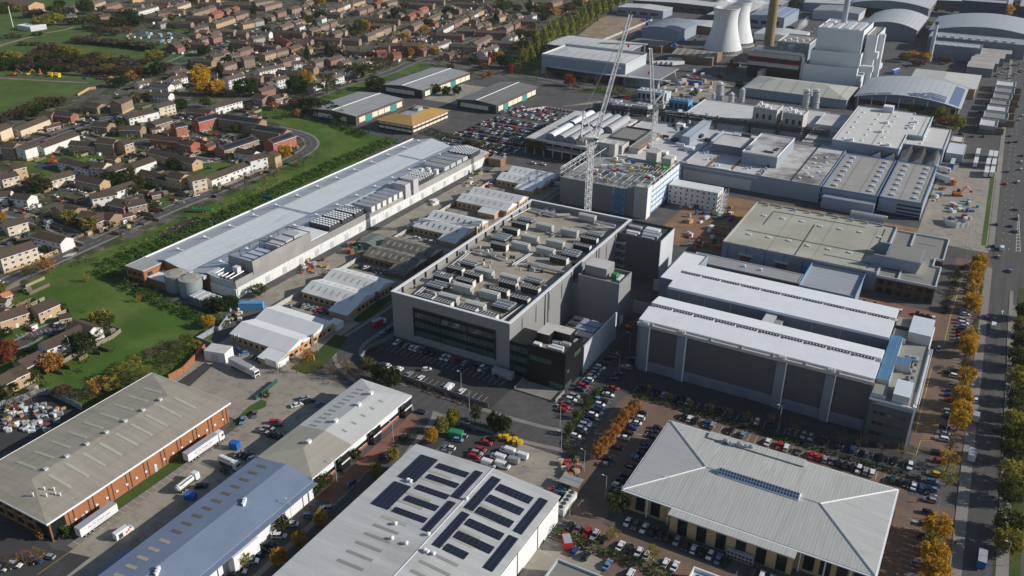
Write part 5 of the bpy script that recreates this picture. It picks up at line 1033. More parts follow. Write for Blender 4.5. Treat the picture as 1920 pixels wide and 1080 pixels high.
sheet('yard', pick([(1050, 200), (1130, 188), (1250, 175), (1330, 205), (1400, 175), (1330, 140), (1270, 150), (1180, 190)]), .04, CONCY, 'paler worn yard behind the pipe bridge')
pa = G(114, -1000, 90, 15); pb = G(114, 1660, 405, 15); t = thing('pipe_bridge', 'long dark pipe bridge on trestles crossing the factory roofs', 'pipe bridge', pa[0], pa[1], 0, atan2(pb[1]-pa[1], pb[0]-pa[0]))
L_ = hypot(pb[0]-pa[0], pb[1]-pa[1]); m = M(); lattice(m, (0, 0, 14), (L_, 0, 14), 3.4, int(L_/4), .2); m.obj('truss', DARKSTEEL, t)
m = M()
for (y, z, r) in ((-1, 13.2, .4), (0, 13.2, .5), (1.1, 13.2, .35), (-.6, 14.6, .4), (.7, 14.6, .45)): m.bar((0, y, z), (L_, y, z), r, 6)
m.obj('pipes', mat('black_pipe', (.035, .035, .037), .5, .2), t)
m = M()
for k in range(int(L_/22)):
    x = 6+k*22
    for y in (-2, 2): m.bar((x, y, 0), (x, y, 17), .35)
    m.bar((x, -2, 16.9), (x, 2, 16.9), .3); m.bar((x-3, 0, 9), (x, 0, 13), .25)
m.obj('trestle', DARKSTEEL, t)
for i, (px, py, r, h) in enumerate(((1347, 180, 3.2, 17), (1369, 188, 2.2, 12), (1389, 184, 2.2, 14), (1508, 196, 2.8, 18), (1526, 196, 2.8, 18), (1336, 186, 1.4, 11))):
    X, Y = G(0, px, py+16, 0)
    t = thing('silver_silo', ['tallest silver silo left of the concrete plant boxes', 'short silver silo between two taller ones', 'slim silver silo nearest the hipped shed', 'left of the twin silver silos behind the concrete plant box', 'right of the twin silver silos behind the concrete plant box', 'thinnest silver silo at the left end of the group'][i], 'silo', X, Y, 0, 0, 'silver factory silos')
    m = M(); m.cyl(0, 0, 4, h-r*.6, r, n=16); m.cyl(0, 0, h-r*.6, h, r, r*.25, 16); m.obj('tank', STEEL, t, False)
    m = M()
    for k in range(4): m.bar((r*cos(k*1.57), r*sin(k*1.57), 0), (r*cos(k*1.57), r*sin(k*1.57), h), .2)
    for z in (5, h*.5, h): m.cyl(0, 0, z, z+.15, r*1.3, n=12)
    m.obj('frame', STEEL, t)
    m = M(); m.box(-r*.4, -r*.4, h+.16, r*.4, r*.4, h+1.4); m.obj('top_hatch', WHITESTEEL, t)
for i, (px, py, w_) in enumerate(((1150, 198, 10), (1165, 205, 14), (1204, 205, 12), (1225, 178, 26), (1275, 195, 16), (1258, 222, 14), (1276, 222, 8))):
    X, Y = G(0, px, py+10, 0); g = blk('plant_house', ['boxy grey chiller house left of the small crane', 'louvred chiller house with fans nearest the parking deck', 'grey plant house by the red sign', 'long white plant roof behind the small crane', 'blue roofed cabin right of the small crane', 'white canopy right of the small crane', 'pale box beside the white canopy'][i], X-w_/2, Y-5, X+w_/2, Y+6, 8, LITCLAD if i != 4 else SKYP, [STEEL, STEEL, CONC, WHITE, BLUEROOF, WHITE, LITCLAD][i], .4)
    for k in range(int(w_/4)): g.rect('f', .6+k*4, 3.4+k*4, 1, 6, DARKSTEEL, 'louvre', .1); m = M(); m.cyl(2+k*3.8, 5, 8.05, 9.2, 1.2, n=10); g.part('roof_fan', m, STEEL)
g = B('hipped_shed', 'long grey shed with a pale hipped roof in front of the power station', -191, 751, -106, 801, 7.5); g.walls(BLUECLAD).hip(mat('pale_hipped_roof', (.43, .42, .37), .65, .08, .1, .05, [('x', 13, 1.2, .72), ('x', 1.1, .1, .92)]), 4.5, 22, 'x', .6)
def barrel(lab, x0, y0, x1, y1, h, rise, rm, wm, axis='y', low=0, over=1.5): g = B('curved_roof_building', lab, x0, y0, x1, y1, h); return g.barrel(rm, wm, rise, axis, over, 16, low)
CURV = mat('curved_ribbed_roof', (.44, .455, .46), .45, .06, .1, .05, [('x', 5, .8, .82), ('y', 1.2, .1, .94)])
g = barrel('curved roof building with dark solar strips along its edge', -101, 762, -24, 834, 8.5, 5.5, CURV, SLATECLAD)
def arcz(u, U=77, h=8.5, r=5.5): return h+r*(1-(2*u/U-1)**2)+.55
for (u0, u1, y0, y1) in ((69, 76.5, 4, 68), (40, 47, 1, 4), (48, 55, 1, 4), (56, 66, 1, 4), (38, 45, 5, 7), (46, 54, 5, 7), (55, 66, 5, 7), (42, 50, 9, 11), (52, 66, 9, 11), (48, 66, 14, 16), (52, 66, 19, 21), (0, 14, 1, 4), (16, 26, 1, 4)):
    slope_rect(g, u0, u1, y0, y1, arcz, mat('blue_solar_cells', (.09, .12, .22), .3, .1, .3, .05, [('x', 2, .12, 2.5)]), 'solar_panel', .4, .2, 12)
for i in range(8): g.bx('column', 2+i*10.4, -1.2, 0, 2.5+i*10.4, -.7, 9+(3 if 1 < i < 6 else 1), WHITESTEEL)
g.rect('f', 8, 70, .2, 3.6, BUFFBRICK, 'plinth', .2); g.rect('f', 2, 75, 3.8, 7.5, GLASS, 'window', .15)
g = B('hipped_warehouse', 'white hipped roof warehouse behind the curved solar roof', -70, 838, -17.5, 897, 9); g.walls(BUFFBRICK).hip(mat('white_hipped_roof', (.50, .49, .46), .6, .08, .1, .05, [('y', 14, .3, .8), ('x', 1.2, .1, .94)]), 2.6, 16, 'y', 1.2)
PS = mat('power_station_cladding', (.60, .62, .63), .5, .04, .1, .03, [('z', 6, .08, .93), ('h', 7, .08, .94)])
g = B('power_station', 'stepped white power station block with a slim grey chimney', -158, 832, -106, 890, 50)
def tier(nm, x0, y0, x1, y1, z0, z1, rm=GRAVEL): 
    m = M(); m.box(x0, y0, z0, x1, y1, z1, 0, 0); o = g.part(nm, m, PS); m = M(); m.box(x0+.6, y0+.6, z1+.01, x1-.6, y1-.6, z1+.06); r_ = g.part('roof', m, rm)
    m = M(); m.box(x0, y0, z1, x1, y0+.5, z1+1.2); m.box(x0, y1-.5, z1, x1, y1, z1+1.2); m.box(x0, y0+.5, z1, x0+.5, y1-.5, z1+1.2); m.box(x1-.5, y0+.5, z1, x1, y1-.5, z1+1.2); g.part('parapet', m, PS); return o
tier('lower_tier', 0, -8, 46, 40, 0, 16.5); tier('middle_tier', 3, -1, 46, 42, 16.57, 28); tier('upper_tier', 5, 5, 44, 57, 28.07, 47, PALEROOF); tier('right_tier', 46.05, 12, 55, 58, 0, 43)
for (x0, y0, x1, y1, z0, z1) in ((46.06, -6, 50, 11.9, 0, 12), (55.06, 20, 60, 26, 0, 44), (55.06, 10, 58, 44, 24, 30), (46.06, 2, 57, 8, 14, 19), (55.06, 38, 59, 50, 10, 14)): g.bx('side_fin', x0, y0, z0, x1, y1, z1, PS)
for k in range(4):
    for i in range(7): g.bx('roof_vent', 8+k*9, 9+i*6, 47.1, 13+k*9, 12+i*6, 48.6, WHITESTEEL)
m = M()
for (x0, y0, x1, y1) in ((55.06, 14, 55.4, 36), (46.06, -5, 46.3, 11)): m.box(x0, y0, 0, x1+.3, y1, 5)
g.part('dark_plinth', m, DARKSTEEL)
for i, px in enumerate((1561, 1580)):
    X, Y = G(0, px-3, 149, 0); t = thing('white_silo', ['left', 'right'][i]+' white silo in front of the stepped power station', 'silo', X, Y-3, 0, 0, 'white power station silos')
    m = M(); m.cyl(0, 0, 5, 26, 2.7, n=18); m.obj('tank', WHITESTEEL, t); m = M(); m.cyl(0, 0, 26, 26.9, 1.6, .8, n=12); m.cyl(0, 0, 26.9, 28.5, .15, n=6); m.obj('cap', STEEL, t)
    m = M(); [m.bar((2.2*cos(k*1.57+.7), 2.2*sin(k*1.57+.7), 0), (2.2*cos(k*1.57+.7), 2.2*sin(k*1.57+.7), 5), .3) for k in range(4)]; m.box(-3.4, -3.4, 4.6, 3.4, 3.4, 4.95); m.obj('leg', STEEL, t)
X, Y = G(0, 1575, 85, 28); t = thing('grey_chimney', 'slim grey steel chimney rising from the stepped power station', 'chimney', X, Y, 28.1); m = M(); m.cyl(0, 0, 0, 54, 2.6, 2.5, 20); m.obj('stack', mat('chimney_grey', (.30, .34, .39), .5, .04), t); m = M(); [m.cyl(0, 0, z, z+.3, 2.9, n=20) for z in (2, 18, 36)]; m.obj('band', STEEL, t)
g = B('striped_boiler_house', 'dark boiler house with red and grey bands across its front', -209, 826, -163, 858, 23)
m = M(); m.box(0, 0, 0, 46, 32, 11); g.part('lower_wall', m, BLACKCLAD)
for z0, z1, mt in ((11.01, 14.3, CONC), (14.32, 15.1, REDP), (15.12, 18.6, BLACKCLAD), (18.62, 19.4, REDP), (19.42, 23, CONC)): m = M(); m.box(-.3, -.3, z0, 46.3, 32.3, z1); g.part('wall_band', m, mt)
g.bx('roof', .4, .4, 23.01, 45.6, 31.6, 23.3, GREYF); g.bx('conveyor', 14, -16, 0, 18, -.31, 9, STEEL)
m = M(); pts = [(4, 1.5, 24.6), (30, 1.5, 24.6), (47.5, 1, 24.6), (49.5, .4, 23), (49.6, 0, 3)]
for p, q in zip(pts, pts[1:]): m.bar(p, q, 1.5, 10)
g.part('silver_duct', m, DUCT)
for (x, y, r, h) in ((33, 22, 3.2, 28), (25, 20, .8, 26), (36, 10, .7, 25.5)): m = M(); m.cyl(x, y, 23.3, h, r, n=14); g.part('roof_vessel', m, STEEL)
X, Y = G(0, 1441, 84, 20); t = thing('brown_chimney', 'thick tapering brown brick chimney beside the cooling towers', 'chimney', X, Y, 0); m = M(); m.cyl(0, 0, 0, 92, 5.2, 3.9, 28); m.obj('stack', STACKC, t)
m = M(); [m.cyl(0, 0, z, z+.5, 5.45-.0142*z, n=28) for z in (26, 58, 88)]; m.obj('band', STACKC, t)
def tower(lab, X, Y):
    t = thing('cooling_tower', lab, 'cooling tower', X, Y, 0, 0, 'twin cooling towers')
    pr = []
    for k in range(25):
        z = 4+41*k/24; r = 12.2*sqrt(1+((z-35)/(24.5))**2) if z < 35 else 12.2*sqrt(1+((z-35)/19)**2); pr.append((r, z))
    m = M(); m.lathe(pr, 56); m.lathe([(r-.7, z) for r, z in pr][::-1], 56); m.lathe([(pr[-1][0]-.7, 45), (pr[-1][0], 45)], 56); m.obj('shell', TOWERC, t, True)
    m = M(); r0 = pr[0][0]
    for k in range(36): a = k*pi/18; m.bar((r0*1.04*cos(a), r0*1.04*sin(a), 0), (r0*cos(a+.09), r0*sin(a+.09), 4.1), .28); m.bar((r0*1.04*cos(a), r0*1.04*sin(a), 0), (r0*cos(a-.09), r0*sin(a-.09), 4.1), .28)
    m.obj('leg', CONC, t); m = M(); m.cyl(0, 0, 0, .6, r0+1.5, n=40); m.obj('basin', CONC, t)
    m = M(); m.lathe([(pr[-1][0]+.25, 44.3), (pr[-1][0]+.3, 45.1), (pr[-1][0]-.2, 45.15)], 56); m.obj('rim', CONC, t, True)
tower('nearer of two white cooling towers, steam at its rim', -261, 921); X, Y = G(0, 1377, 83, 0); tower('farther of two white cooling towers, half hidden by the nearer', X, Y)
g = B('grey_turbine_hall', 'blue grey hall with a plain parapet right of the brown chimney', -201, 900, -170, 945, 20); g.walls(BLUECLAD).flat(GRAVEL, 1.2, .6, LITCLAD)
for k in range(6): g.bx('roof_unit', 4+k*4, 6+(k % 3)*8, 20.05, 6+k*4, 9+(k % 3)*8, 21.5, WHITESTEEL)
X, Y = G(0, 1742, 115, 0); t = thing('steel_stack', 'slim pale steel stack beside the dark data hall', 'chimney', X, Y, 0); m = M(); m.cyl(0, 0, 0, 36, 2.0, 1.6, 14); m.obj('stack', LITCLAD, t); m = M(); m.cyl(0, 0, 36, 38.5, 1.7, n=14); m.obj('cap', DARKSTEEL, t)
g = B('blue_grey_shed', 'large blue grey shed with a sunken pale roof and curved glazed front', -379, 739, -295, 790, 16.5); g.walls(BLUECLAD)
WR = mat('pale_striped_roof', (.53, .53, .51), .6, .06, .1, .04, [('x', 9, .9, .68), ('x', 1.2, .1, .95)])
m = M(); a = (16, 25, 17.4); e = (68, 25, 17.4); z = 15.6
m.poly([(.5, .5, z), (83.5, .5, z), e, a]); m.poly([(83.5, 50.5, z), (.5, 50.5, z), a, e]); m.poly([(.5, 50.5, z), (.5, .5, z), a]); m.poly([(83.5, .5, z), (83.5, 50.5, z), e]); [m.__setattr__('v', [(x, y, q+1.0) for x, y, q in m.v])]; g.part('roof', m, WR)
m = M(); m.box(-.2, -.2, 16.5, 84.2, .3, 18.2); m.box(-.2, 50.7, 16.5, 84.2, 51.2, 19); m.box(-.2, .31, 16.5, .3, 50.69, 18.2); m.box(83.7, .31, 16.5, 84.2, 50.69, 18.2); g.part('parapet', m, LITCLAD); g.rect('r', .5, 50.5, .2, 16, LITCLAD, 'end_cladding', .15); g.rect('f', 77, 80, 13, 14.4, WHITECLAD, 'sign', .15)
arcp = [(3+i*6.7, -3-5*sin(pi*i/18)) for i in range(0, 19)]
m = M(); m.prism([(3, -.3)]+[(x, y) for x, y in arcp]+[(124, -.3)], 7.6, 8.3); g.part('curved_canopy', m, LITCLAD); m = M(); m.prism([(5, -.3)]+[(x, y+1.2) for x, y in arcp[1:13]]+[(82, -.3)], 0, 7.58); g.part('curved_glazing', m, GLASS); g.bx('front_wall', 84.3, -4.2, 0, 117, -.3, 7.5, BLUECLAD)
g.bx('side_canopy', 84.3, .2, 7.3, 117, 50, 8.2, STEEL, mat('grey_canopy_roof', (.22, .23, .24), .6, .06)); g.rect('r', 3, 40, 3, 6.5, WHITECLAD, 'dock_wall', 1)
m = M()
for (x, y) in ((116, 4), (116, 46), (114, -1)): m.bar((x, y, 0), (x-2, y, 7.4), .4)
g.part('canopy_strut', m, WHITESTEEL)
g = B('blue_grey_shed', 'second pale roofed shed with its curved eave behind the blue grey one', -399, 793, -316, 842, 15.5); g.barrel(WR, DARKCLAD, 1.2, 'x', 1.5)
def plain(lab, x0, y0, x1, y1, h, wm=BLUECLAD, rm=None, kind='gable', rise=1.6, axis='y', nm='distant_shed', win=0):
    g = B(nm, lab, x0, y0, x1, y1, h)
    if kind == 'gable': g.gable(wm, rm or GREYSHED, rise, axis, .5)
    elif kind == 'barrel': g.barrel(rm or CURV, wm, rise, axis, 1)
    elif kind == 'hip': g.walls(wm).hip(rm or GREYSHED, rise, min(g.W, g.D)*.4, axis, .5)
    else: g.walls(wm).flat(rm or GREYF, .8, .4, wm)
    for k in range(win): u = 2+k*(g.W-4)/max(1, win); g.rect('f', u, u+(g.W-4)/win*.7, h*.3, h*.62, GLASS, 'window', .1)
    return g
PG = mat('far_grey_roof', (.36, .38, .40), .6, .08, .05, .04, [('x', 8, .4, .8)]); WG = mat('far_white_roof', (.50, .50, .485), .6, .08, .05, .04, [('x', 9, .5, .8), ('y', 20, .4, .85)])
plain('long pale roofed shed at the far end of the bare earth site', -448, 1081, -386, 1115, 9, BLUECLAD, WG, win=4); plain('dark windowed shed behind the bare earth site', -452, 1145, -330, 1180, 9, DARKCLAD, WG, win=8); plain('slate blue arched shed right of the bare earth site', -358, 938, -316, 1000, 12, BLUECLAD, mat('slate_arched_roof', (.22, .25, .28), .5), 'barrel', 4)
plain('old brown open shed with an earthy roof behind the crane', -352, 883, -314, 912, 7, RUST, mat('earthy_roof', (.22, .19, .145), .8, .2), 'hip', 1.6, 'x'); plain('brown brick workshop with striped roof below the cooling tower', -292, 852, -250, 884, 7, BROWNBRICK, mat('striped_brown_roof', (.22, .195, .155), .8, .15, .2, .08, [('x', 7, 2.4, 1.7)]), 'gable', 3, 'x')
plain('white roofed shed with blue solar rows behind the cooling towers', -279, 1085, -238, 1160, 13, BLUECLAD, mat('far_blue_solar', (.24, .28, .36), .5, .1, .1, .05, [('x', 12, 1.5, 1.6)]), win=3); plain('low red edged white roof by the brown chimney', -252, 1008, -200, 1050, 6, OFFW, WG); plain('white roofed units left of the cooling towers', -345, 1010, -285, 1050, 7, BROWNBRICK, WG); plain('pale arched roof far beyond the power station', -190, 1240, -98, 1330, 14, SLATECLAD, CURV, 'barrel', 6)
plain('curved grey roof behind the power station', -152, 1083, -93, 1184, 12, SLATECLAD, CURV, 'barrel', 7); g = plain('very wide curved grey roof at the right edge', -81, 1088, 28, 1190, 13, SLATECLAD, mat('wide_curved_roof', (.37, .39, .41), .5, .05, .05, .04, [('y', 3, .2, .92)]), 'barrel', 8)
g = blk('dark_data_hall', 'dark grey plant hall in front of the wide curved roof', -77, 1040, 14, 1078, 14, SLATECLAD, STEEL, .8); [g.bx('roof_unit', 5+k*8, 4, 14.05, 9+k*8, 9, 16.4, LITCLAD) for k in range(10)]
g = blk('dark_data_hall', 'lower charcoal hall with white roof boxes beside the steel stack', -70, 1000, -24, 1028, 13.5, SLATECLAD, STEEL, .8); [g.bx('roof_unit', 4+k*7, 3, 13.55, 8+k*7, 6, 14.8, WHITESTEEL) for k in range(6)]
for k, (x0, y0, x1, y1) in enumerate(((-31, 936, -9, 963), (-30, 964, -6, 991), (-28, 993, -2, 1018), (-26, 1020, 3, 1042), (-23, 1044, 8, 1064))): plain(ordn(k+1)+' beige roofed unit from the van yard in the stepped row', x0, y0, x1, y1, 8, SLATECLAD, mat('beige_far_roof', (.40, .37, .33), .7, .06, .1, .05, [('x', 1.2, .1, .93)]), 'gable', 1.2, 'x', 'trade_unit')
plain('dark blue office block at the top right behind the curved roofs', -66, 1290, -14, 1320, 20, NAVY, STEEL, 'flat', nm='office_block'); plain('low grey block among golden trees at the top right', -8, 1230, 14, 1252, 8, DARKCLAD, GREYF, 'flat', nm='office_block'); plain('long blue roofed shed at the top right corner', 0, 1340, 140, 1400, 12, NAVY, PG)
for k, q in enumerate(((-250, 1240, -150, 1300), (-360, 1200, -270, 1260), (-240, 1330, -140, 1400), (-380, 1290, -260, 1350), (-120, 1350, -10, 1420), (-260, 1430, -100, 1510), (-420, 1390, -290, 1460), (20, 1430, 170, 1500), (-80, 1450, 0, 1520), (-480, 1250, -400, 1300), (-330, 1080, -290, 1180), (-225, 1180, -170, 1230))):
    plain(['white roofed shed just beyond the striped units', 'pale shed far beyond the bare earth site', 'white roofed depot high behind the brown chimney', 'grey depot near the top edge left of the cooling towers', 'grey roofed depot behind the arched roofs', 'broad white depot at the very top of the picture', 'long pale depot at the top beside the poplars', 'pale depot at the top right edge', 'small grey depot between the top depots', 'low shed at the end of the poplar row', 'narrow white shed left of the cooling towers', 'grey shed behind the white low roof'][k], *q, 10, [BLUECLAD, DARKCLAD, LITCLAD][k % 3], [WG, PG, WG, GREYSHED][k % 4], 'gable', 1.8)
for k, (x0, y0, x1, y1) in enumerate(((-7, 731, 5, 753), (-6, 758, 11, 778), (-5, 782, 10, 800), (-4, 806, 10, 822), (-3, 828, 11, 846), (-3, 852, 12, 872), (-3, 878, 12, 900))):
    g = B('flat_roofed_shop', ordn(k+1)+' flat roofed shop along the dual carriageway from the lorry yard', x0, y0, x1, y1, 5.5, 'shop', 'flat roofed shops beside the dual carriageway'); g.walls(BROWNBRICK).flat(PALEROOF if k in (0, 2, 6) else GREYF, .9, .4, LITCLAD); g.rect('f', 1, g.W-1, 3.4, 6.2, BLUECLAD, 'fascia', .2); g.bx('side_yard_wall', g.W, 2, 0, g.W+5, 2.4, 5, BROWNBRICK)
HW = {'w': ('white', mat('white_render', (.62, .61, .58), .8, .06, .2, .05)), 'c': ('cream', mat('cream_render', (.56, .46, .34), .8, .07, .2, .05)), 't': ('buff brick', BUFFBRICK), 'b': ('brown brick', mat('brown_house_brick', (.27, .185, .125), .85, .12, .3, .1)),
      'r': ('red brick', mat('dull_red_brick', (.27, .115, .07), .85, .12, .3, .1)), 'R': ('bright red brick', mat('new_red_brick', (.36, .10, .055), .85, .08, .3, .08)), 'g': ('grey', mat('grey_render', (.33, .32, .30), .85, .08, .3, .08)), 'o': ('orange roofed', BUFFBRICK)}
TILE = mat('brown_roof_tiles', (.078, .056, .040), .9, .14, .25, .12, [('z', .35, .08, .75)], stain=(.25, .55, .75, (.07, .066, .036), .4), oinfo=.18); TILEF = mat('grey_brown_tiles', (.108, .082, .062), .9, .14, .25, .12, oinfo=.28); TILER = mat('red_roof_tiles', (.26, .085, .05), .9, .12, .25, .1, oinfo=.2); TILEO = mat('orange_roof_tiles', (.46, .19, .09), .9, .1)
WF = mat('window_frame_white', (.66, .66, .64), .5, .05)
wm_ = M(); wm_.box(-.85, -.06, 0, .85, 0, 1.35, 0); wm_.poly([(-.72, -.07, .12), (-.05, -.07, .12), (-.05, -.07, 1.23), (-.72, -.07, 1.23)], 1); wm_.poly([(.05, -.07, .12), (.72, -.07, .12), (.72, -.07, 1.23), (.05, -.07, 1.23)], 1); WINM = wm_.mesh('window', [WF, GLASS])
dm_ = M(); dm_.box(-.55, -.08, 0, .55, 0, 2.1, 0); DOORM = dm_.mesh('door', [WF])
HD = []   # (a, b, storeys, wall, flags)
NEAR = {110: '-80 365 55 310 3c,165 352 500 225 2c,470 172 600 178 2r,620 165 830 190 2r,960 60 1140 85 2b,1290 60 1420 0 3b,1410 215 1770 130 2w,1740 95 1920 50 3c,1060 285 1240 300 2b,1360 330 1600 335 2b,1690 290 1880 235 2b,430 545 830 400 2w,50 520 190 530 3b,215 560 350 520 3w,800 500 1090 520 2t,1110 470 1310 490 3b,1340 505 1440 475 3t,100 775 245 740 3t,-20 890 170 845 2c,700 690 1040 770 2w,1055 740 1200 752 3c,1235 790 1380 750 3c,1430 775 1700 680 2w,480 920 790 835 2c,890 885 1170 940 2t,1590 825 1920 900 2t,1150 1060 1480 955 2w,1200 672 1320 690 1t,1690 365 1800 345 1t,1250 350 1340 362 1b,500 345 660 310 1b',
 111: '460 100 760 20 2w,200 130 460 160 2r,265 250 520 190 3Rs,20 310 150 285 3Rs,570 200 1030 260 3bs,960 320 1310 375 3bs,1090 490 1350 405 3Rs,540 570 930 445 2bs,-200 430 140 470 2R,150 485 270 510 2R,-210 585 290 710 2t,750 585 960 620 2w,850 680 1040 635 3w,1100 640 1170 610 3t,400 900 850 730 2w,200 900 360 865 3c,0 850 160 880 3t,300 480 420 520 1R,380 560 470 520 1R,870 200 960 190 1R,960 -30 1080 0 2b,1130 0 1210 -20 2b',
 120: '160 10 350 32 2w,-30 -5 120 -15 2w,30 340 260 275 2c,430 435 740 508 2w,-60 680 350 550 3c,620 170 740 130 2b,740 140 880 175 2b,920 210 1100 240 2b,1000 290 1160 230 2b,1160 225 1290 245 2b,1010 20 1290 -30 2w,1290 70 1460 110 2b,1400 110 1610 65 2b,1350 260 1480 225 1b,830 65 940 45 1b,1690 10 1790 -10 1b',
 130: '-60 300 270 195 2t,350 215 590 110 2t,460 610 640 540 2w,620 545 890 415 2w,830 365 1050 440 2w,200 820 430 710 2t,90 930 250 860 2t,-60 1010 90 940 2t,660 305 790 280 1t,470 770 570 715 1t,0 70 100 35 1o,-60 120 80 120 1g,-100 210 60 235 2t'}
FAR = {100: '770 80 880 50 2t,890 60 1000 20 2t,1020 30 1150 -10 2t,1160 60 1330 20 2r,1470 40 1600 40 2b,1480 120 1750 50 2w,1380 100 1450 90 2t,1170 100 1380 105 2b,1100 170 1230 150 2r,1580 170 1850 190 2b,1770 120 1920 110 2b,1770 250 1890 225 2g,1720 15 1900 15 2t,740 160 850 150 2g,1530 920 1690 890 2w,1710 920 1920 945 2w,1450 1010 1690 1005 2t,1700 1030 1920 1045 2w',
 101: '40 60 190 10 2c,0 100 150 100 2b,220 130 400 80 2t,400 75 480 55 2t,330 25 560 30 2b,600 30 900 40 2b,450 150 560 115 2ro,590 110 660 85 2t,680 90 740 65 2ro,700 160 840 120 2t,470 250 690 180 2t,0 235 240 245 2b,180 175 440 180 2b,240 310 390 270 2t,930 10 1140 -20 2t,1030 60 1220 10 2t,1170 130 1270 105 2t,1330 90 1440 60 2t,1470 60 1540 40 2t,1500 20 1620 -10 2t,780 255 910 230 2t,920 225 1020 205 2g,1050 190 1140 160 2t,1220 290 1350 250 2t,1370 240 1500 200 2t,1550 330 1650 300 2t,1650 280 1750 250 2t,1760 245 1840 215 2t,1120 330 1500 355 2b,690 450 860 465 2b,870 475 1040 480 2b,1070 490 1210 505 2b,460 320 720 330 2b,220 360 310 370 2b,330 335 420 340 2b,430 370 540 345 2t,310 430 420 400 2t,440 410 540 385 2t,0 490 110 455 2t,90 450 200 425 2t,240 470 390 475 2t,900 415 1030 390 2g,740 560 890 515 2t,1020 600 1150 560 2t,1160 560 1290 530 2t,1320 530 1450 495 2t,800 640 920 625 3b,440 620 570 590 2t,560 580 640 555 2t,270 650 480 670 2t,540 730 700 680 2b,1230 670 1370 640 2t,960 780 1250 715 2w,1210 780 1590 830 2t,600 870 790 820 3w,410 930 640 880 2w,850 840 1030 850 2t,1040 830 1170 835 2t,1150 870 1290 840 3w,1070 930 1230 890 2w,980 1000 1140 960 2r,1370 690 1460 680 2w,1590 680 1740 640 2t,1760 660 1910 615 2t,-20 870 150 830 2w,30 810 190 760 2t,280 780 540 790 2w,600 790 800 800 2b,1410 470 1540 470 2b,1750 420 1920 430 2b,1810 370 1900 335 2t,1670 130 1920 140 2b,1750 100 1830 80 2t,1840 80 1920 50 2t,1560 930 1700 880 2w,1810 850 1910 820 2w,0 930 80 900 2w,1200 400 1340 470 2ro',
 102: '0 50 90 10 2w,170 110 250 80 2t,260 80 330 55 2t,370 30 450 5 2ro,490 20 600 -10 2bs,390 150 500 110 2t,500 110 570 80 2t,550 80 650 45 2t,310 200 650 215 2b,290 260 600 275 2b,740 170 850 120 2ro,870 100 950 70 2ro,850 140 890 120 2r,1090 140 1260 55 2t,960 210 1030 170 2t,1010 180 1100 140 2ts,780 280 920 220 2t,1110 310 1250 240 2w,1240 250 1300 225 2r,1280 230 1340 200 2t,1340 190 1430 160 2t,1420 170 1460 150 2r,1450 150 1510 125 2w,1500 120 1620 70 2t,1620 80 1660 60 2t,670 20 1040 40 2b,1240 20 1530 30 2b,1570 30 1880 40 2b,260 390 350 360 2t,340 350 440 320 2t,430 310 530 280 2ts,530 430 610 390 2t,600 390 690 355 2t,680 350 740 325 2t,0 330 110 285 2t,80 270 160 245 2t,0 420 210 430 2b,1300 320 1500 325 2r,1510 335 1860 345 2r,1070 365 1370 380 2r,980 520 1200 440 2w,1480 480 1660 390 2t,1560 570 1740 495 2w,1680 450 1920 460 2b,1220 490 1540 510 2b,1180 600 1310 555 2t,1370 620 1670 640 2r,1500 280 1600 250 2t,1590 260 1660 230 2t,1740 180 1820 155 2t,1820 300 1920 250 2t,1850 410 1920 370 2w,420 480 870 490 2r,570 590 660 580 2ro,390 570 500 560 2ro,80 540 360 560 2b,190 660 350 640 3w,0 780 130 740 2w,150 760 250 730 2w,840 415 950 400 1g,760 -20 1160 -5 2b,1240 -40 1600 -30 2b,100 20 240 -20 2t',
 103: '0 210 270 215 2r,0 260 60 225 2t,-10 390 90 335 2w,90 320 300 325 2r,430 20 540 -15 2r,470 100 600 90 2r,310 60 430 75 2b,150 10 240 15 2b'}
LMK = [('the zebra crossing', 133, 480), ('the red playground frame', 101, 305), ('the sharp road bend', 588, 274), ('the allotments', 285, 72), ('the orange diggers', 28, 138), ('the golden tree clump', 378, 165), ('the green shed road corner', 807, 107), ('the poplar row', 1090, 60), ('the tall white floodlight mast', 23, 48), ('the field corner by the fenced gardens', 215, 640)]
LMW = [(n, G(0, x, y)) for n, x, y in LMK]
REG = {}
def register(o, kindlabel, x, y): REG.setdefault(kindlabel, []).append((o, x, y))
def settle():
    """one label per thing: how near it stands to a landmark, counted among its look-alikes"""
    for kl, L in REG.items():
        for (o, x, y) in L:
            ln, lp = min(LMW, key=lambda q: hypot(q[1][0]-x, q[1][1]-y))
            d = hypot(lp[0]-x, lp[1]-y); rk = 1+sum(1 for (_, a, c) in L if hypot(lp[0]-a, lp[1]-c) < d-1e-6)
            o['label'] = '%s %s to %s' % ('nearest' if rk == 1 else ordn(rk)+' nearest' if rk < 60 else 'number %d nearest' % rk, kl, ln)
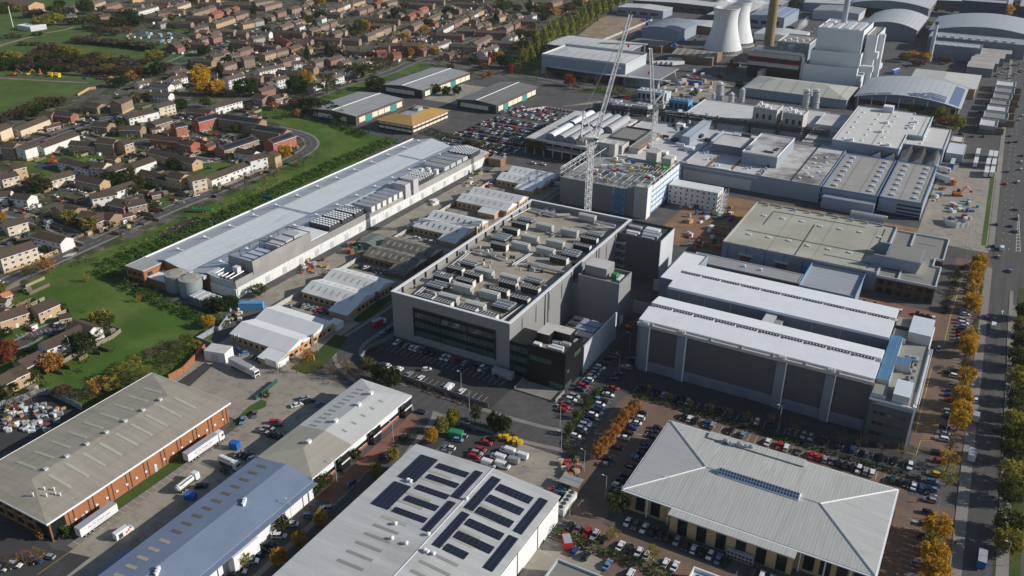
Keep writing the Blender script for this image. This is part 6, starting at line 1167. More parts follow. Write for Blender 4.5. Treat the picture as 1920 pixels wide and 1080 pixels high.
def winmat(k, base):
    """far walls: a regular pattern of pale framed dark windows on the two long sides"""
    nm = base.name+'_with_windows'
    if nm in MATS: return MATS[nm]
    m = base.copy(); m.name = nm; MATS[nm] = m; n = m.node_tree.nodes; L = m.node_tree.links; b = n['Principled BSDF']; src = b.inputs['Base Color'].links[0].from_socket
    tc = n.new('ShaderNodeTexCoord'); sp = n.new('ShaderNodeSeparateXYZ'); L.new(tc.outputs['Object'], sp.inputs[0]); sn = n.new('ShaderNodeSeparateXYZ'); L.new(tc.outputs['Normal'], sn.inputs[0])
    def mt(op, a, c):
        q = n.new('ShaderNodeMath'); q.operation = op
        for i, v in enumerate((a, c)):
            if isinstance(v, (int, float)): q.inputs[i].default_value = v
            else: L.new(v, q.inputs[i])
        return q.outputs[0]
    def win(o, h0, h1, wd): u = mt('FRACT', mt('DIVIDE', mt('ADD', sp.outputs[0], 50+o), 3.1), 0); v = mt('FRACT', mt('DIVIDE', sp.outputs[2], 2.6), 0); return mt('MULTIPLY', mt('MULTIPLY', mt('LESS_THAN', u, wd), mt('GREATER_THAN', v, h0)), mt('LESS_THAN', v, h1))
    on = mt('GREATER_THAN', mt('ABSOLUTE', sn.outputs[1], 0), .7)
    for (o, h0, h1, wd, c) in ((0, .36, .84, .5, (.5, .5, .48)), (-.15, .41, .79, .40, (.03, .035, .04))):
        k = n.new('ShaderNodeMix'); k.data_type = 'RGBA'; L.new(mt('MULTIPLY', win(o, h0, h1, wd), on), k.inputs[0]); L.new(src, k.inputs[6]); k.inputs[7].default_value = (*c, 1); src = k.outputs[2]
    L.new(src, b.inputs['Base Color']); return m
def house(t, x0, y0, x1, y1, st, wl, fl, near, sd=0):
    if not near and wl == 't' and int(x0+y0) % 3: wl = 'br'[int(x0+y1) % 2]
    h = {1: 2.6, 2: 5.2, 3: 7.9}[st]; dp = {1: 5, 2: 8.2, 3: 9.5}[st]; rise = {1: 1.1, 2: 2.1, 3: 2.2}[st]
    if wl == 'b' and near and st == 2: dp = 10
    a = G(t, x0, y0, h+rise); c = G(t, x1, y1, h+rise)
    if a[0] > c[0]: a, c = c, a
    L = hypot(c[0]-a[0], c[1]-a[1]); ang = atan2(c[1]-a[1], c[0]-a[0])
    colour, wmt = HW[wl]
    kd = {1: 'outbuilding', 2: 'house row' if L > 22 else 'house', 3: 'flats'}[st]
    rw = 'red tiled ' if 'o' in fl or wl == 'o' else ''
    kl = '%s%s %s%s' % ({1: '', 2: '', 3: 'tall '}[st], (rw+colour).replace('red tiled orange roofed', 'orange roofed'), kd, ' with solar panels' if 's' in fl else '')
    r = thing('outbuilding' if st == 1 else 'house' if st == 2 else 'block_of_flats', None, 'shed' if st == 1 else 'house' if st == 2 else 'flats', (a[0]+c[0])/2, (a[1]+c[1])/2, 0, ang)
    register(r, kl, r.location.x, r.location.y)
    m = M(); hl = L/2; hd = dp/2
    m.extr([(-hd, 0), (hd, 0), (hd, h), (0, h+rise), (-hd, h)], 'x', -hl, hl)
    if near and st == 3: m2 = M(); m2.box(-hl-.06, -hd-.06, 0, hl+.06, hd+.06, 1.6); m2.obj('brick_base', HW['t'][1], r)
    m.obj('wall', wmt if near or L < 7 else winmat(wl, wmt), r)
    rt = TILEO if wl == 'o' else TILER if 'o' in fl else (TILE if near else TILEF)
    m = M(); o = .35; e = o*rise/hd
    m.extr([(-hd-o, h-e+.02), (0, h+rise+.02), (hd+o, h-e+.02), (hd+o, h-e+.2), (0, h+rise+.24), (-hd-o, h-e+.2)], 'x', -hl-.25, hl+.25); ro = m.obj('roof', rt, r)
    if near:
        m = M(); m.box(-hl-.2, -hd-.46, h-e-.16, hl+.2, -hd-.36, h-e+.14); m.obj('gutter_board', WF, r)
    if 's' in fl:
        m = M(); z = lambda y: h+rise+.34+y*rise/hd; m.poly([(-hl*.86, -hd*.85, z(-hd*.85)), (hl*.86, -hd*.85, z(-hd*.85)), (hl*.86, -hd*.2, z(-hd*.2)), (-hl*.86, -hd*.2, z(-hd*.2))]); m.obj('solar_panel', SOLAR, ro)
    if not near or wl in 'R':
        if L > 9:
            for k in range(max(1, int(L/14))):
                m = M(); cx = -hl+L*(k+.5)/max(1, int(L/14)); m.box(cx-.5, -.45, h+rise-.2, cx+.5, .45, h+rise+1.5); m.obj('chimney', wmt, ro)
    n = max(1, int(L/3.3))
    if not near and st == 2 and L > 8 and int(x0) % 2:
        m = M(); cx = -hl+L*(.2+.6*((x0*.37) % 1)); m.box(cx-1.8, -hd-3.2, 0, cx+1.8, -hd-.01, 2.6, 0, 1); m.obj('extension', [wmt, PALEROOF if int(y0) % 2 else GREYF], r)
    if near:
        rr = random.Random(int(x0*7+y0))
        for s in range(st):
            for k in range(n):
                x = -hl+L*(k+.5)/n+rr.uniform(-.3, .3)
                if s == 0 and k % 3 == 1 and st < 3: inst('door', DOORM, r, (x, -hd, 0))
                elif not (rr.random() < .12): inst('window', WINM, r, (x, -hd, .95+s*2.65))
        if st > 1:
            for s in range(st):
                if rr.random() < .5: inst('window', WINM, r, (hl, rr.uniform(-1.5, 1.5), 1+s*2.65), pi/2)
        if st == 2 and wl in 'wcbr' and L > 20:
            for k in range(int(L/11)):
                x = -hl+5+k*11; m = M(); m.box(x, -hd-2.2, 0, x+2.6, -hd-.01, 2.5); pc = m.obj('porch', wmt, r); m = M(); m.box(x-.1, -hd-2.4, 2.501, x+2.7, -hd-.01, 2.65); m.obj('porch_roof', WF, pc)
    return r
for dat, near in ((NEAR, True), (FAR, False)):
    for t, s in dat.items():
        for q in s.split(','):
            f = q.split(); house(t, *map(float, f[:4]), int(f[4][0]), f[4][1], f[4][2:], near, len(q))
hz_ = [(o.location.x, o.location.y, o.rotation_euler.z) for L in REG.values() for (o, _, _) in L]; rr = random.Random(5); k_ = 0
for _ in range(900):
    if k_ > 36: break
    px, py = rr.uniform(330, 1000), rr.uniform(2, 125); X, Y = G(0, px, py, 7); nr = min(hz_, key=lambda q: hypot(q[0]-X, q[1]-Y)); d = hypot(nr[0]-X, nr[1]-Y)
    if d < 15 or d > 34 or px > 990-py*1.2 and py > 40 or abs(px-760) < 70 and py > 100: continue
    a = (px+cos(nr[2])*0, py); u = (cos(nr[2])*6, sin(nr[2])*6); k_ += 1; hz_.append((X, Y, nr[2]))
    w_ = lambda s: (lambda v: (960+FPX*v.dot(RT)/v.dot(FW), 540-FPX*v.dot(UP)/v.dot(FW)))(Vector((X+s*u[0], Y+s*u[1], 7.3-HGT)))
    house(0, *w_(-1), *w_(1), 2, rr.choice('tbtrw'), '', False)
rr = random.Random(21)
for k in range(46):
    X, Y = G(0, 230+rr.uniform(0, 900), -4-rr.uniform(0, 40), 8)
    if -560 < X and Y > 1150: continue
    r_ = G(0, 0, 0)
    a = rr.choice((radians(4), radians(88))); L = rr.uniform(18, 40); st = 2; r = thing('house', None, 'house', X, Y, 0, a); register(r, 'brown roofed row at photo top', X, Y)
    m = M(); m.extr([(-4, 0), (4, 0), (4, 5.2), (0, 7.3), (-4, 5.2)], 'x', -L/2, L/2); m.obj('wall', HW[rr.choice('tbr')][1], r); m = M(); m.extr([(-4.4, 5.1), (0, 7.35), (4.4, 5.1), (4.4, 5.3), (0, 7.6), (-4.4, 5.3)], 'x', -L/2-.2, L/2+.2); m.obj('roof', TILEF, r)
H_ = pi/2
def crown_mesh(name, seed, kind, nclump, nleaf, leaf):
    """leaf clumps spread through a crown of height 1 (trunk excluded) and radius 1"""
    r = random.Random(seed); m = M()
    for c in range(nclump):
        while True:
            u, v, w_ = r.uniform(-1, 1), r.uniform(-1, 1), r.uniform(-1, 1)
            if u*u+v*v+w_*w_ < 1: break
        k = (u*u+v*v+w_*w_)**.5 or 1; s = (.55+.4*r.random())/k if r.random() < .8 else 1
        u, v, w_ = u*s, v*s, w_*s
        z = (w_+1)/2
        if kind == 'poplar': rad = .25+.75*sin(min(1, z*1.05+.12)*pi)**.6 if z < .9 else .3
        elif kind == 'conifer': rad = 1.15*(1-z)+.05
        elif kind == 'bush': rad = 1.0
        else: rad = 1.0
        cx, cy, cz = u*rad, v*rad, z
        if kind == 'conifer' or kind == 'poplar': cx, cy = u*rad*.9, v*rad*.9
        cr = r.uniform(.16, .34)*(1 if kind != 'poplar' else .8); mi = 1 if r.random() < .38 else 0
        for l in range(nleaf):
            a, b = r.uniform(0, 2*pi), r.uniform(-1, 1); q = cr*r.random()**.5; sb = sqrt(1-b*b)
            p = Vector((cx+q*sb*cos(a), cy+q*sb*sin(a), cz+q*b*.55)); n1 = Vector((r.uniform(-1, 1), r.uniform(-1, 1), r.uniform(-.6, .6)*.8)).normalized(); n2 = Vector((r.uniform(-1, 1), r.uniform(-1, 1), r.uniform(-1, 1)*.6)); s1 = leaf*r.uniform(.6, 1.3)
            n1 *= s1; n2 = n2.normalized()*s1*.7
            if p.z < .02: p.z = .02
            m.poly([p-n1, p-n2*.9, p+n1, p+n2], mi)
    return m.mesh(name, [GRASS, GRASS])
def trunk_mesh(name, seed, limbs=6, lean=.05):
    r = random.Random(seed); m = M(); m.bar((0, 0, 0), (lean*.3, 0, .45), .028, 6, 0, .02); m.bar((lean*.3, 0, .45), (lean, 0, .9), .02, 6, 0, .006)
    for i in range(limbs):
        a = i*2*pi/limbs+r.uniform(-.4, .4); z = r.uniform(.28, .6); e = (cos(a)*r.uniform(.16, .3), sin(a)*r.uniform(.16, .3), z+r.uniform(.16, .32)); m.bar((lean*z, 0, z), e, .012, 5, 0, .004)
        for _ in range(2): m.bar(e, (e[0]*1.3+r.uniform(-.06, .06), e[1]*1.3+r.uniform(-.06, .06), e[2]+r.uniform(.05, .16)), .005, 4, 0, .002)
    return m.mesh(name, mat('tree_bark', (.085, .065, .045), .9, .2))
CR = {k: [crown_mesh('crown', 100+i*7+len(k), *spec) for i in range(nv)] for k, spec, nv in (
    ('round', ('round', 60, 26, .085), 4), ('dense', ('round', 90, 26, .085), 3), ('poplar', ('poplar', 70, 24, .075), 3), ('loose', ('round', 34, 22, .075), 3), ('bare', ('round', 30, 12, .045), 3), ('conifer', ('conifer', 70, 22, .085), 2), ('bush', ('bush', 34, 20, .12), 3))}
TRM = [trunk_mesh('trunk', i) for i in range(4)]
BARET = [trunk_mesh('trunk', 20+i, 14) for i in range(2)]
def leafm(n, c):
    m = mat('leaves_'+n, c, .9, .22, .6, .2, spec=.1, oinfo=.14); q = m.node_tree.nodes; L = m.node_tree.links; b = q['Principled BSDF']; t = q.new('ShaderNodeBsdfTranslucent'); x = q.new('ShaderNodeMixShader'); x.inputs[0].default_value = .38
    L.new(b.inputs['Base Color'].links[0].from_socket, t.inputs[0]); L.new(b.outputs[0], x.inputs[1]); L.new(t.outputs[0], x.inputs[2]); L.new(x.outputs[0], q['Material Output'].inputs[0]); return m
LV = {'gold': ('golden', leafm('gold', (.55, .33, .03)), leafm('deep_gold', (.42, .23, .025))), 'orange': ('orange brown', leafm('orange', (.46, .23, .06)), leafm('rust', (.33, .15, .045))), 'yellow': ('yellow green', leafm('yellow', (.30, .255, .04)), leafm('olive_yellow', (.17, .165, .03))),
      'lime': ('yellow green', leafm('lime', (.33, .33, .055)), leafm('lime_dark', (.20, .22, .04))), 'green': ('dark green', leafm('green', (.045, .075, .018)), leafm('dark_green', (.026, .048, .014))), 'olive': ('olive green', leafm('olive', (.10, .11, .025)), leafm('olive_dark', (.06, .07, .018))), 'brown': ('brown leaved', leafm('brown', (.135, .085, .05)), leafm('dark_brown', (.085, .06, .04))),
      'red': ('red leaved', leafm('red', (.27, .075, .03)), leafm('dark_red', (.16, .05, .025))), 'hedge': ('green', leafm('hedge', (.075, .135, .027)), leafm('hedge_dark', (.048, .09, .02))), 'grey': ('grey leaved', leafm('grey', (.15, .13, .085)), leafm('grey_dark', (.095, .085, .055)))}
NTREE = [0]; rt_ = random.Random(77)
TREES = []
def tree(X, Y, h, r, kind, col, label=None, group=None): TREES.append((X, Y, h, r, kind, col, label, group))
def grow(X, Y, h, r, kind, col, label=None, group=None, z=0, nm=None, trunk=True):
    cn, l0, l1 = LV[col]; shape = {'round': 'round tree', 'dense': 'dense tree', 'poplar': 'poplar', 'loose': 'thin tree', 'bare': 'half bare tree', 'conifer': 'conifer', 'bush': 'bush'}[kind]
    t = thing(nm or {'poplar': 'poplar_tree', 'conifer': 'conifer_tree', 'bush': 'bush'}.get(kind, 'tree'), label, 'bush' if kind == 'bush' else 'tree', X, Y, z, rt_.uniform(0, 6.28), group)
    if not label: register(t, cn+' '+shape, X, Y)
    lo = {'bush': 0, 'conifer': .06, 'poplar': .06, 'dense': .12}.get(kind, .2)
    inst('crown', rt_.choice(CR[kind]), t, (0, 0, h*lo), 0, (r, r, h*(1-lo)), (l0, l1))
    if kind != 'bush' and trunk: inst('trunk', rt_.choice(BARET if kind == 'bare' else TRM), t, (0, 0, 0), 0, (h, h, h*.95))
    return t
def trees(t, s, label=None, group=None):
    for q in s.split(','):
        f = q.split(); X, Y = G(t, float(f[0]), float(f[1])); tree(X, Y, float(f[2]), float(f[3]), f[4], f[5], None, group)
for i, (x, y, h, r, c, k) in enumerate(((15, 216, 9, 4.4, 'gold', 'dense'), (14.8, 223, 9.5, 4.2, 'gold', 'dense'), (13.8, 231, 8.6, 4.2, 'gold', 'dense'), (12.6, 237, 7, 3, 'yellow', 'dense'), (13.3, 244, 9, 4.3, 'gold', 'dense'), (13.8, 273, 7, 4, 'yellow', 'loose'), (13.3, 283, 7, 4, 'gold', 'loose'), (13, 293, 7, 3.4, 'brown', 'bare'), (14, 309, 8.6, 3.6, 'gold', 'round'), (14.2, 316, 9, 3.8, 'gold', 'dense'), (13.6, 326, 9, 4.0, 'gold', 'dense'), (14, 344, 8.5, 3.8, 'gold', 'round'), (12.4, 356, 5.6, 3, 'olive', 'loose'), (12.4, 369, 9, 4, 'gold', 'dense'), (12.3, 378, 8.4, 3.8, 'gold', 'dense'), (11.2, 413, 8.6, 4, 'gold', 'dense'), (11, 421, 7, 3.4, 'gold', 'round'), (10.2, 434, 7.6, 3.6, 'gold', 'loose'), (10.2, 444, 8, 3.6, 'gold', 'dense'), (10.5, 456, 8, 3.6, 'gold', 'round'), (10.8, 466, 8.4, 4, 'gold', 'dense'))):
    tree(x, y, h, r, k, c, '%s %s street tree up the parking lane from the near end' % (ordn(i+1), LV[c][0]), 'golden trees between parking lane and main road')
for i, y in enumerate([248, 257.7, 274, 284.4, 297.4, 309.6, 319, 328, 339, 353, 368, 384, 400, 416]):
    tree(32.1+rt_.uniform(-.4, .4), y, rt_.uniform(8, 9.6), rt_.uniform(4.2, 5), 'dense', 'olive' if i % 3 else 'yellow', '%s tree in the far side street row counted from the near end' % ordn(i+1), 'olive street trees on the far side of the main road')
for i in range(8):
    p = (1127-3, 858); a, b = (1128, 856), (1188, 782); X, Y = -92.6+rt_.uniform(-.3, .3), 229.5+i*4.6; tree(X, Y, rt_.uniform(5.6, 6.6), rt_.uniform(2.1, 2.5), 'dense', 'orange', '%s orange brown tree up the car park row from the bin stores' % ordn(i+1), 'orange brown trees in the car park row')
trees(0, '810 832 7 2.3 dense gold,830 812 7 2.4 dense yellow,850 795 7 2.3 dense yellow,892 790 6.5 2.2 round olive,925 805 7.5 2.7 dense green,945 812 7.5 2.8 dense green,738 865 6 2.2 dense yellow,706 895 6 2.2 dense yellow,602 988 6 2.4 dense gold,562 1025 6 2.4 dense gold,524 1060 6 2.5 dense gold,455 1062 6 2.4 dense yellow,530 995 6 2.6 round olive,668 865 5 2 round green,598 925 6 2.6 round olive,612 915 6 2.4 round olive,735 725 9 4 dense green,712 715 8 3.4 dense green,690 700 7 3.2 round olive,650 705 8 3.4 bare orange,628 712 7 3 bare brown,668 722 7 3 bare brown,575 680 5 2.4 loose orange,556 700 6 3 bare orange,1158 962 8 3.6 round olive,1222 1056 6 2.8 loose yellow,1148 1012 5 2.6 loose yellow,1412 802 4 1.8 loose olive')
trees(0, '1450 800 7 3.2 bare brown,1490 815 7.5 3.6 bare brown,1570 832 8 3.8 bare brown,1610 842 7.5 3.4 bare brown,1652 852 6 2.8 bare brown,1690 860 6 2.8 bare yellow,1332 775 4.5 1.6 loose olive,1366 783 4.5 1.6 loose olive,1396 792 5 1.9 loose olive,1292 765 4 1.6 loose olive,1216 738 4 1.4 loose olive,1254 752 4 1.4 loose olive,1066 815 4 1.6 round olive,1080 785 4 1.4 round olive,1100 760 4 1.4 round olive,1116 745 4 1.4 round olive')
trees(0, '1062 160 8 4.6 bare brown,1092 165 9 5 bare brown,1122 170 8 4.6 loose brown,1150 173 9 5 bare brown,1172 178 8 4.6 bare grey,1195 183 8 5 bare brown,1218 187 8 4.6 loose brown,1240 192 8 5 bare brown,1262 196 7 4 bare grey,1300 182 6 3.6 round olive,1318 196 6 3.6 round brown,1270 150 6 4 bare brown,1352 150 7 4.4 round brown,1385 165 7 4 dense green,905 132 7 4 round brown,880 140 7 4 bare brown,845 133 7 4 round olive')
for i in range(30):
    f = i/29; px = 985+(1165-985)*f+((i % 2)*10-5); py = 128+(10-128)*f**.9; X, Y = G(0, px, py); tree(X, Y, rt_.uniform(22, 30)*(1 if i > 3 else .75), rt_.uniform(5, 6.4), 'poplar', 'lime' if i % 4 else 'yellow', '%s poplar from the car park end of the tall row' % ordn(i+1), 'row of tall poplars')
trees(103, '50 830 11 6 loose grey,280 890 10 6 bare grey,390 910 11 6.5 bare brown,640 970 11 6 dense red,720 1010 8 5 loose brown,850 930 10 5 bare brown,950 960 11 6 bare brown,1170 960 10 5 bare brown,1300 970 10 5 bare brown,1370 980 10 5 bare brown,1190 1050 9 5 bare brown,1240 1070 8 5 loose brown,200 140 16 7 conifer green,300 160 15 9 round olive,430 170 12 7 round olive,500 190 12 7 loose gold,650 160 15 9 round brown,760 100 13 8 round olive,60 150 12 7 round brown,360 250 12 6 dense green,230 390 10 6 round olive,90 440 11 7 round green,210 440 10 6 round brown,130 560 10 7 round olive,40 590 10 6 round brown,960 100 18 8 bare grey,1000 120 15 7 bare brown')
trees(102, '220 380 16 9 dense olive,270 350 13 7 dense gold,150 420 8 5 round olive,620 200 14 8 dense green,690 190 12 7 round brown,720 110 10 7 round olive,1210 190 13 8 dense green,940 390 11 7 round gold,970 300 9 6 round olive,1000 300 9 5 round olive,640 470 8 5 round olive,730 450 9 5 round gold,900 600 9 5 dense gold,1060 620 9 5 dense gold,710 650 11 6 round brown,770 640 9 5 dense orange,470 680 13 7 bare brown,540 700 13 7 bare brown,480 770 12 7 bare brown,380 850 18 11 loose olive,250 880 14 8 round olive,390 1010 12 9 dense green,60 850 9 6 round green,330 650 7 5 round brown,20 640 9 5 round brown,1100 740 12 9 bare brown,1310 740 11 8 bare olive,1500 720 9 6 round green,1390 670 9 5 round brown,1280 650 8 6 round green,1700 700 10 5 round red,1790 680 9 6 round gold,1700 660 9 5 round green,1850 770 14 10 dense green,1740 280 15 6 conifer green,1680 300 10 6 round green,1810 150 18 10 round olive,1880 130 14 8 round olive,1680 850 5 3 dense orange,1605 890 4 2.4 dense orange,1460 850 5 2.4 loose brown,1060 1060 9 5 dense green,1180 1075 8 4 dense green,1300 1070 8 4 dense green,1560 160 8 5 round brown,530 760 8 5 loose brown,680 570 8 5 loose grey')
trees(101, '340 980 15 9 dense gold,360 900 14 8 dense gold,380 1070 12 8 dense gold,530 1075 13 8 dense gold,850 1070 15 11 dense green,1420 1040 15 9 dense green,1530 960 13 7 dense gold,1760 1060 18 13 loose olive,1600 1090 11 7 bare brown,1880 1100 12 8 bare brown,235 850 15 6 conifer green,565 880 15 6 conifer green,650 740 11 6 conifer green,1545 690 16 5 conifer green,1770 640 15 5 conifer green,685 640 13 4 conifer green,940 180 14 5 dense green,400 620 11 6 dense green,360 630 9 5 dense green,1080 390 10 6 dense green,1530 270 11 7 dense olive,1690 230 12 8 dense green,1690 60 12 7 dense gold,1600 120 8 5 round olive,250 60 16 9 dense olive,20 240 9 5 round brown,60 350 9 5 round olive,1840 620 10 7 round brown,1660 430 8 5 dense yellow,1380 440 7 5 round brown,950 590 9 5 round brown,1100 270 8 5 round olive,180 540 8 6 round brown,810 300 7 4 round red,1440 650 8 5 loose yellow')
trees(100, '650 200 16 12 dense olive,970 160 18 11 dense green,680 90 10 8 dense green,480 310 13 10 round yellow,430 320 10 8 loose brown,600 290 15 11 round yellow,700 280 12 7 round yellow,820 280 9 8 round green,930 270 9 8 round olive,1040 270 10 8 round olive,1160 310 9 9 round green,1220 320 9 8 round olive,1340 300 14 10 dense olive,1450 270 17 14 dense green,1560 290 13 9 dense green,1650 320 12 9 bare grey,1440 360 8 9 loose red,1000 330 7 8 round grey,1100 350 7 8 round brown,1200 370 7 8 round brown,1300 400 7 7 round brown,420 200 11 9 round brown,330 200 9 8 round brown,220 130 8 7 round yellow,100 150 9 8 round olive,30 160 9 8 round olive,880 480 7 8 round brown,980 490 7 8 round grey,1070 495 8 8 round grey,1150 500 7 7 round yellow,1240 510 8 9 round grey,1350 520 8 9 round grey,1450 530 8 9 round grey,1550 545 8 9 round grey,1640 555 8 9 round grey,1720 570 8 8 round olive,1100 430 6 7 round brown,1740 690 11 9 round yellow,1830 680 8 7 round brown,1640 730 6 6 round brown,60 720 11 9 dense olive,160 720 12 9 dense yellow,110 780 11 9 dense green,20 800 11 8 dense green,200 780 9 7 dense green,300 740 9 8 round brown,380 700 10 8 round olive,470 660 12 10 round brown,560 640 14 12 round brown,520 700 9 8 round olive,660 640 11 10 round olive,740 640 11 9 round yellow,840 650 10 8 dense yellow,700 700 9 8 round green,620 760 9 8 round brown,780 720 9 9 round brown,870 730 9 9 dense green,930 760 8 8 round brown,1000 690 9 8 round yellow,1080 690 9 8 round olive,1010 760 8 8 round brown,1120 740 8 9 round brown,1200 700 8 8 round yellow,1220 800 7 7 dense yellow,1300 760 9 9 round brown,1400 740 10 10 round grey,1480 780 9 9 round grey,1340 840 8 8 round brown,1180 850 7 7 round brown,1600 850 8 8 round brown,1460 860 7 7 round olive,560 790 7 7 round green,460 780 7 7 round green,360 790 6 6 round brown,820 800 7 7 round brown,680 800 6 6 round olive,1100 830 6 6 round brown,250 790 6 6 round brown,1780 850 13 8 dense green,1880 830 11 7 round brown,1390 980 12 6 dense green,1470 920 10 7 loose orange,330 510 4 5 bush grey,260 510 4 5 bush brown,420 510 4 5 bush grey,420 400 4 7 bush green,120 430 5 7 bush grey,200 420 4 6 bush grey,1260 975 6 5 bush yellow,60 100 9 8 round olive')
trees(110, '60 300 8 6 round grey,160 270 8 6 round brown,230 240 8 6 round brown,310 220 9 7 round brown,400 190 9 7 round olive,500 130 9 7 round brown,560 140 9 6 round olive,640 130 9 6 round brown,700 110 8 6 round grey,280 260 7 5 bush green,420 220 8 6 bush green,930 210 11 7 bare brown,480 1060 11 7 loose olive,380 1070 9 6 round brown,1270 1010 9 6 dense green,1340 1000 8 5 dense green,1430 940 9 6 dense olive,1560 1040 9 5 dense olive,1360 330 6 4 round olive,1530 90 10 7 loose olive,1660 60 8 5 round green,1140 870 5 3 round olive,820 860 5 4 round olive')
trees(111, '1290 690 8.5 5 dense gold,1640 700 7 5.5 bare grey,1420 830 10 7 bare grey,1500 800 9 6 bare olive,1200 900 9 7 bare grey,1170 960 8 5 bare olive,1060 980 7 4 bare orange,850 1050 9 6 bare olive,730 410 7 3.6 round olive,1170 160 7 4 round orange,890 180 7 4 round brown,1440 240 7 4 loose orange,1550 290 7 4 bare brown,1290 240 5 4 loose olive,60 180 10 6 round olive,130 170 10 5 dense green,400 130 9 5 round olive,30 830 8 4 dense green,600 950 5 3 round green,720 910 5 3 dense green,1420 130 9 7 round brown,1480 120 9 6 dense olive,1600 150 10 7 dense green,1700 180 10 7 round brown,1760 200 10 7 dense green,1850 250 10 7 dense green,1560 210 8 6 dense green,1900 290 9 6 dense olive,1660 240 9 6 dense green,1700 850 3 2 bush brown')
trees(120, '800 350 8.5 4.6 dense yellow,840 390 5 3 round brown,1030 440 8.5 5.4 dense yellow,1260 410 5 3.4 loose olive,500 930 8 5 bare orange,560 920 8 4.6 loose orange,360 960 7 4.6 bare olive,310 950 6 4 bare olive,975 1010 4 2 loose orange,1740 190 4 3 round olive,500 10 9 6 round olive,400 30 7 5 dense green,20 320 5 3 dense gold,1540 40 7 5 round olive,490 690 4 2 round green,160 160 5 3 round olive')
trees(130, '90 790 8 5 dense red,60 850 6 4 round red,950 720 9 5.6 dense green,1140 420 7 5 dense yellow,1200 430 6 4 dense olive,1170 560 7 4.4 loose grey,1070 610 4.5 3 loose orange,590 930 7.5 5 dense orange,480 940 6 4 round olive,550 820 4 3 round green,400 990 5 4 round green,80 560 4.5 3 round green,340 1050 5 4 round olive,20 50 5 3 dense yellow,1565 160 3.5 1.5 loose orange,1540 880 5 3 loose yellow,1450 930 5 3 loose yellow,1330 1010 5 3.4 loose yellow,1230 1050 5 3.4 loose olive,1700 800 5 3.4 loose grey,1620 1000 5 3.4 loose yellow,1800 740 4 3 loose grey,1880 700 4 3 loose grey,1850 850 4 3 loose olive,1400 1060 5 3 loose brown')
trees(131, '430 450 6 3 dense gold,180 640 5 3.4 loose olive,280 700 5 3 loose yellow,80 700 5 3 loose grey,60 780 5 3 loose olive,1540 810 5 3 loose orange,1000 90 6 4 round olive,640 250 7 4 dense green,560 270 7 4 dense green,480 260 7 4 dense green,700 230 6 3.4 dense green,1230 960 5 3 bare brown,1840 910 6 3.4 bare brown,1790 970 5 3 bare orange')
trees(0, '190 740 8 4.4 loose orange,215 735 7 4 loose yellow,170 750 7 4 bare brown,240 730 6 3.4 loose olive,150 760 6 3.6 bare brown,262 722 6 3.4 bare olive,120 748 6 4 round brown,60 755 7 4 bare grey,30 768 8 4.4 bare grey,20 745 6 4 round olive,80 1010 4 2.2 loose orange,128 1006 4 2.4 bush hedge,48 1060 5 3 bare orange,20 1070 6 3.4 bare brown,75 1050 5 3 bare orange,500 745 3 1.4 bush olive')
trees(115, '670 215 9 4.4 dense yellow,830 235 8 4 dense yellow,980 300 12 6 dense yellow,1020 350 7 7 round red,1150 380 12 6.4 dense yellow')
trees(105, '660 670 9 6 dense gold,800 690 9 6 dense gold,700 740 6 5 round brown,560 700 8 6 round olive,760 740 6 5 round brown,1050 720 7 6 round brown,1000 700 6 5 round brown,1080 150 9 7 round brown,1490 180 8 6 dense gold,1600 185 9 7 dense gold,1720 190 16 8 dense gold,1830 120 13 8 dense olive,1850 150 13 7 dense orange,1890 580 13 4 conifer green,630 130 12 4 conifer green,710 140 12 4 conifer green,430 120 9 6 dense gold,520 120 8 6 dense gold,900 140 10 7 round green,850 300 7 5 round yellow')
trees(104, '1210 90 14 8 dense green,1270 80 12 7 round olive,1110 80 10 7 round olive,1640 80 16 7 dense green,1720 100 14 6 dense green,1760 130 11 7 round gold,1890 130 10 6 round gold,1490 150 10 7 bare brown,500 820 11 8 bare orange,560 790 9 6 round red,1560 100 9 5 round olive,1200 350 6 5 dense green,780 510 6 4 round olive')
def scrub(name, lab, c, wd, h, col, dens=1.0, z=0, seed=1, leaf=.42, kind='stuff', cat=None):
    r = random.Random(seed); m = M()
    for (a, b) in zip(c, c[1:]):
        L = hypot(b[0]-a[0], b[1]-a[1]); n = int(L*wd*dens*2.4)
        for k in range(n):
            f = r.random(); o = r.uniform(-.5, .5); x = a[0]+(b[0]-a[0])*f; y = a[1]+(b[1]-a[1])*f; nx, ny = -(b[1]-a[1])/L, (b[0]-a[0])/L
            hh = h*(.72+.28*sin(x*.9)*cos(y*.8))*(1-.5*abs(o)**2*3); zz = z+hh*r.random()**.45; p = Vector((x+nx*o*wd, y+ny*o*wd, zz)); s = leaf*r.uniform(.6, 1.4)
            n1 = Vector((r.uniform(-1, 1), r.uniform(-1, 1), r.uniform(-.5, .5))).normalized()*s; n2 = Vector((r.uniform(-1, 1), r.uniform(-1, 1), r.uniform(-1, 1))).normalized()*s*.7
            m.poly([p-n1, p-n2, p+n1, p+n2], 1 if sin(x*.7)+cos(y*.9)+r.uniform(-1, 1) > .5 else 0)
    o = m.obj(name, list(LV[col][1:])); return tag(o, lab, cat, None, kind)
gp_ = lambda *p: [G(0, x, y) for x, y in p]
scrub('hedge', 'dense green hedge around the end of the long warehouse', gp_((187, 508), (215, 522), (260, 548), (330, 580), (395, 608), (432, 612)), 5.5, 4.2, 'hedge', 1.6, seed=2, leaf=.5, kind=None, cat='hedge')
scrub('scrub', 'green scrub belt between field and long warehouse', gp_((203, 503), (258, 479), (328, 450), (398, 419), (478, 382), (558, 345), (640, 306), (738, 265)), 12, 4.8, 'hedge', .95, seed=3, leaf=.62)
scrub('scrub', 'yellowing bushes scattered through the green scrub belt', gp_((230, 478), (330, 434), (430, 392), (540, 338)), 12, 4.4, 'yellow', .12, seed=33, leaf=.6)
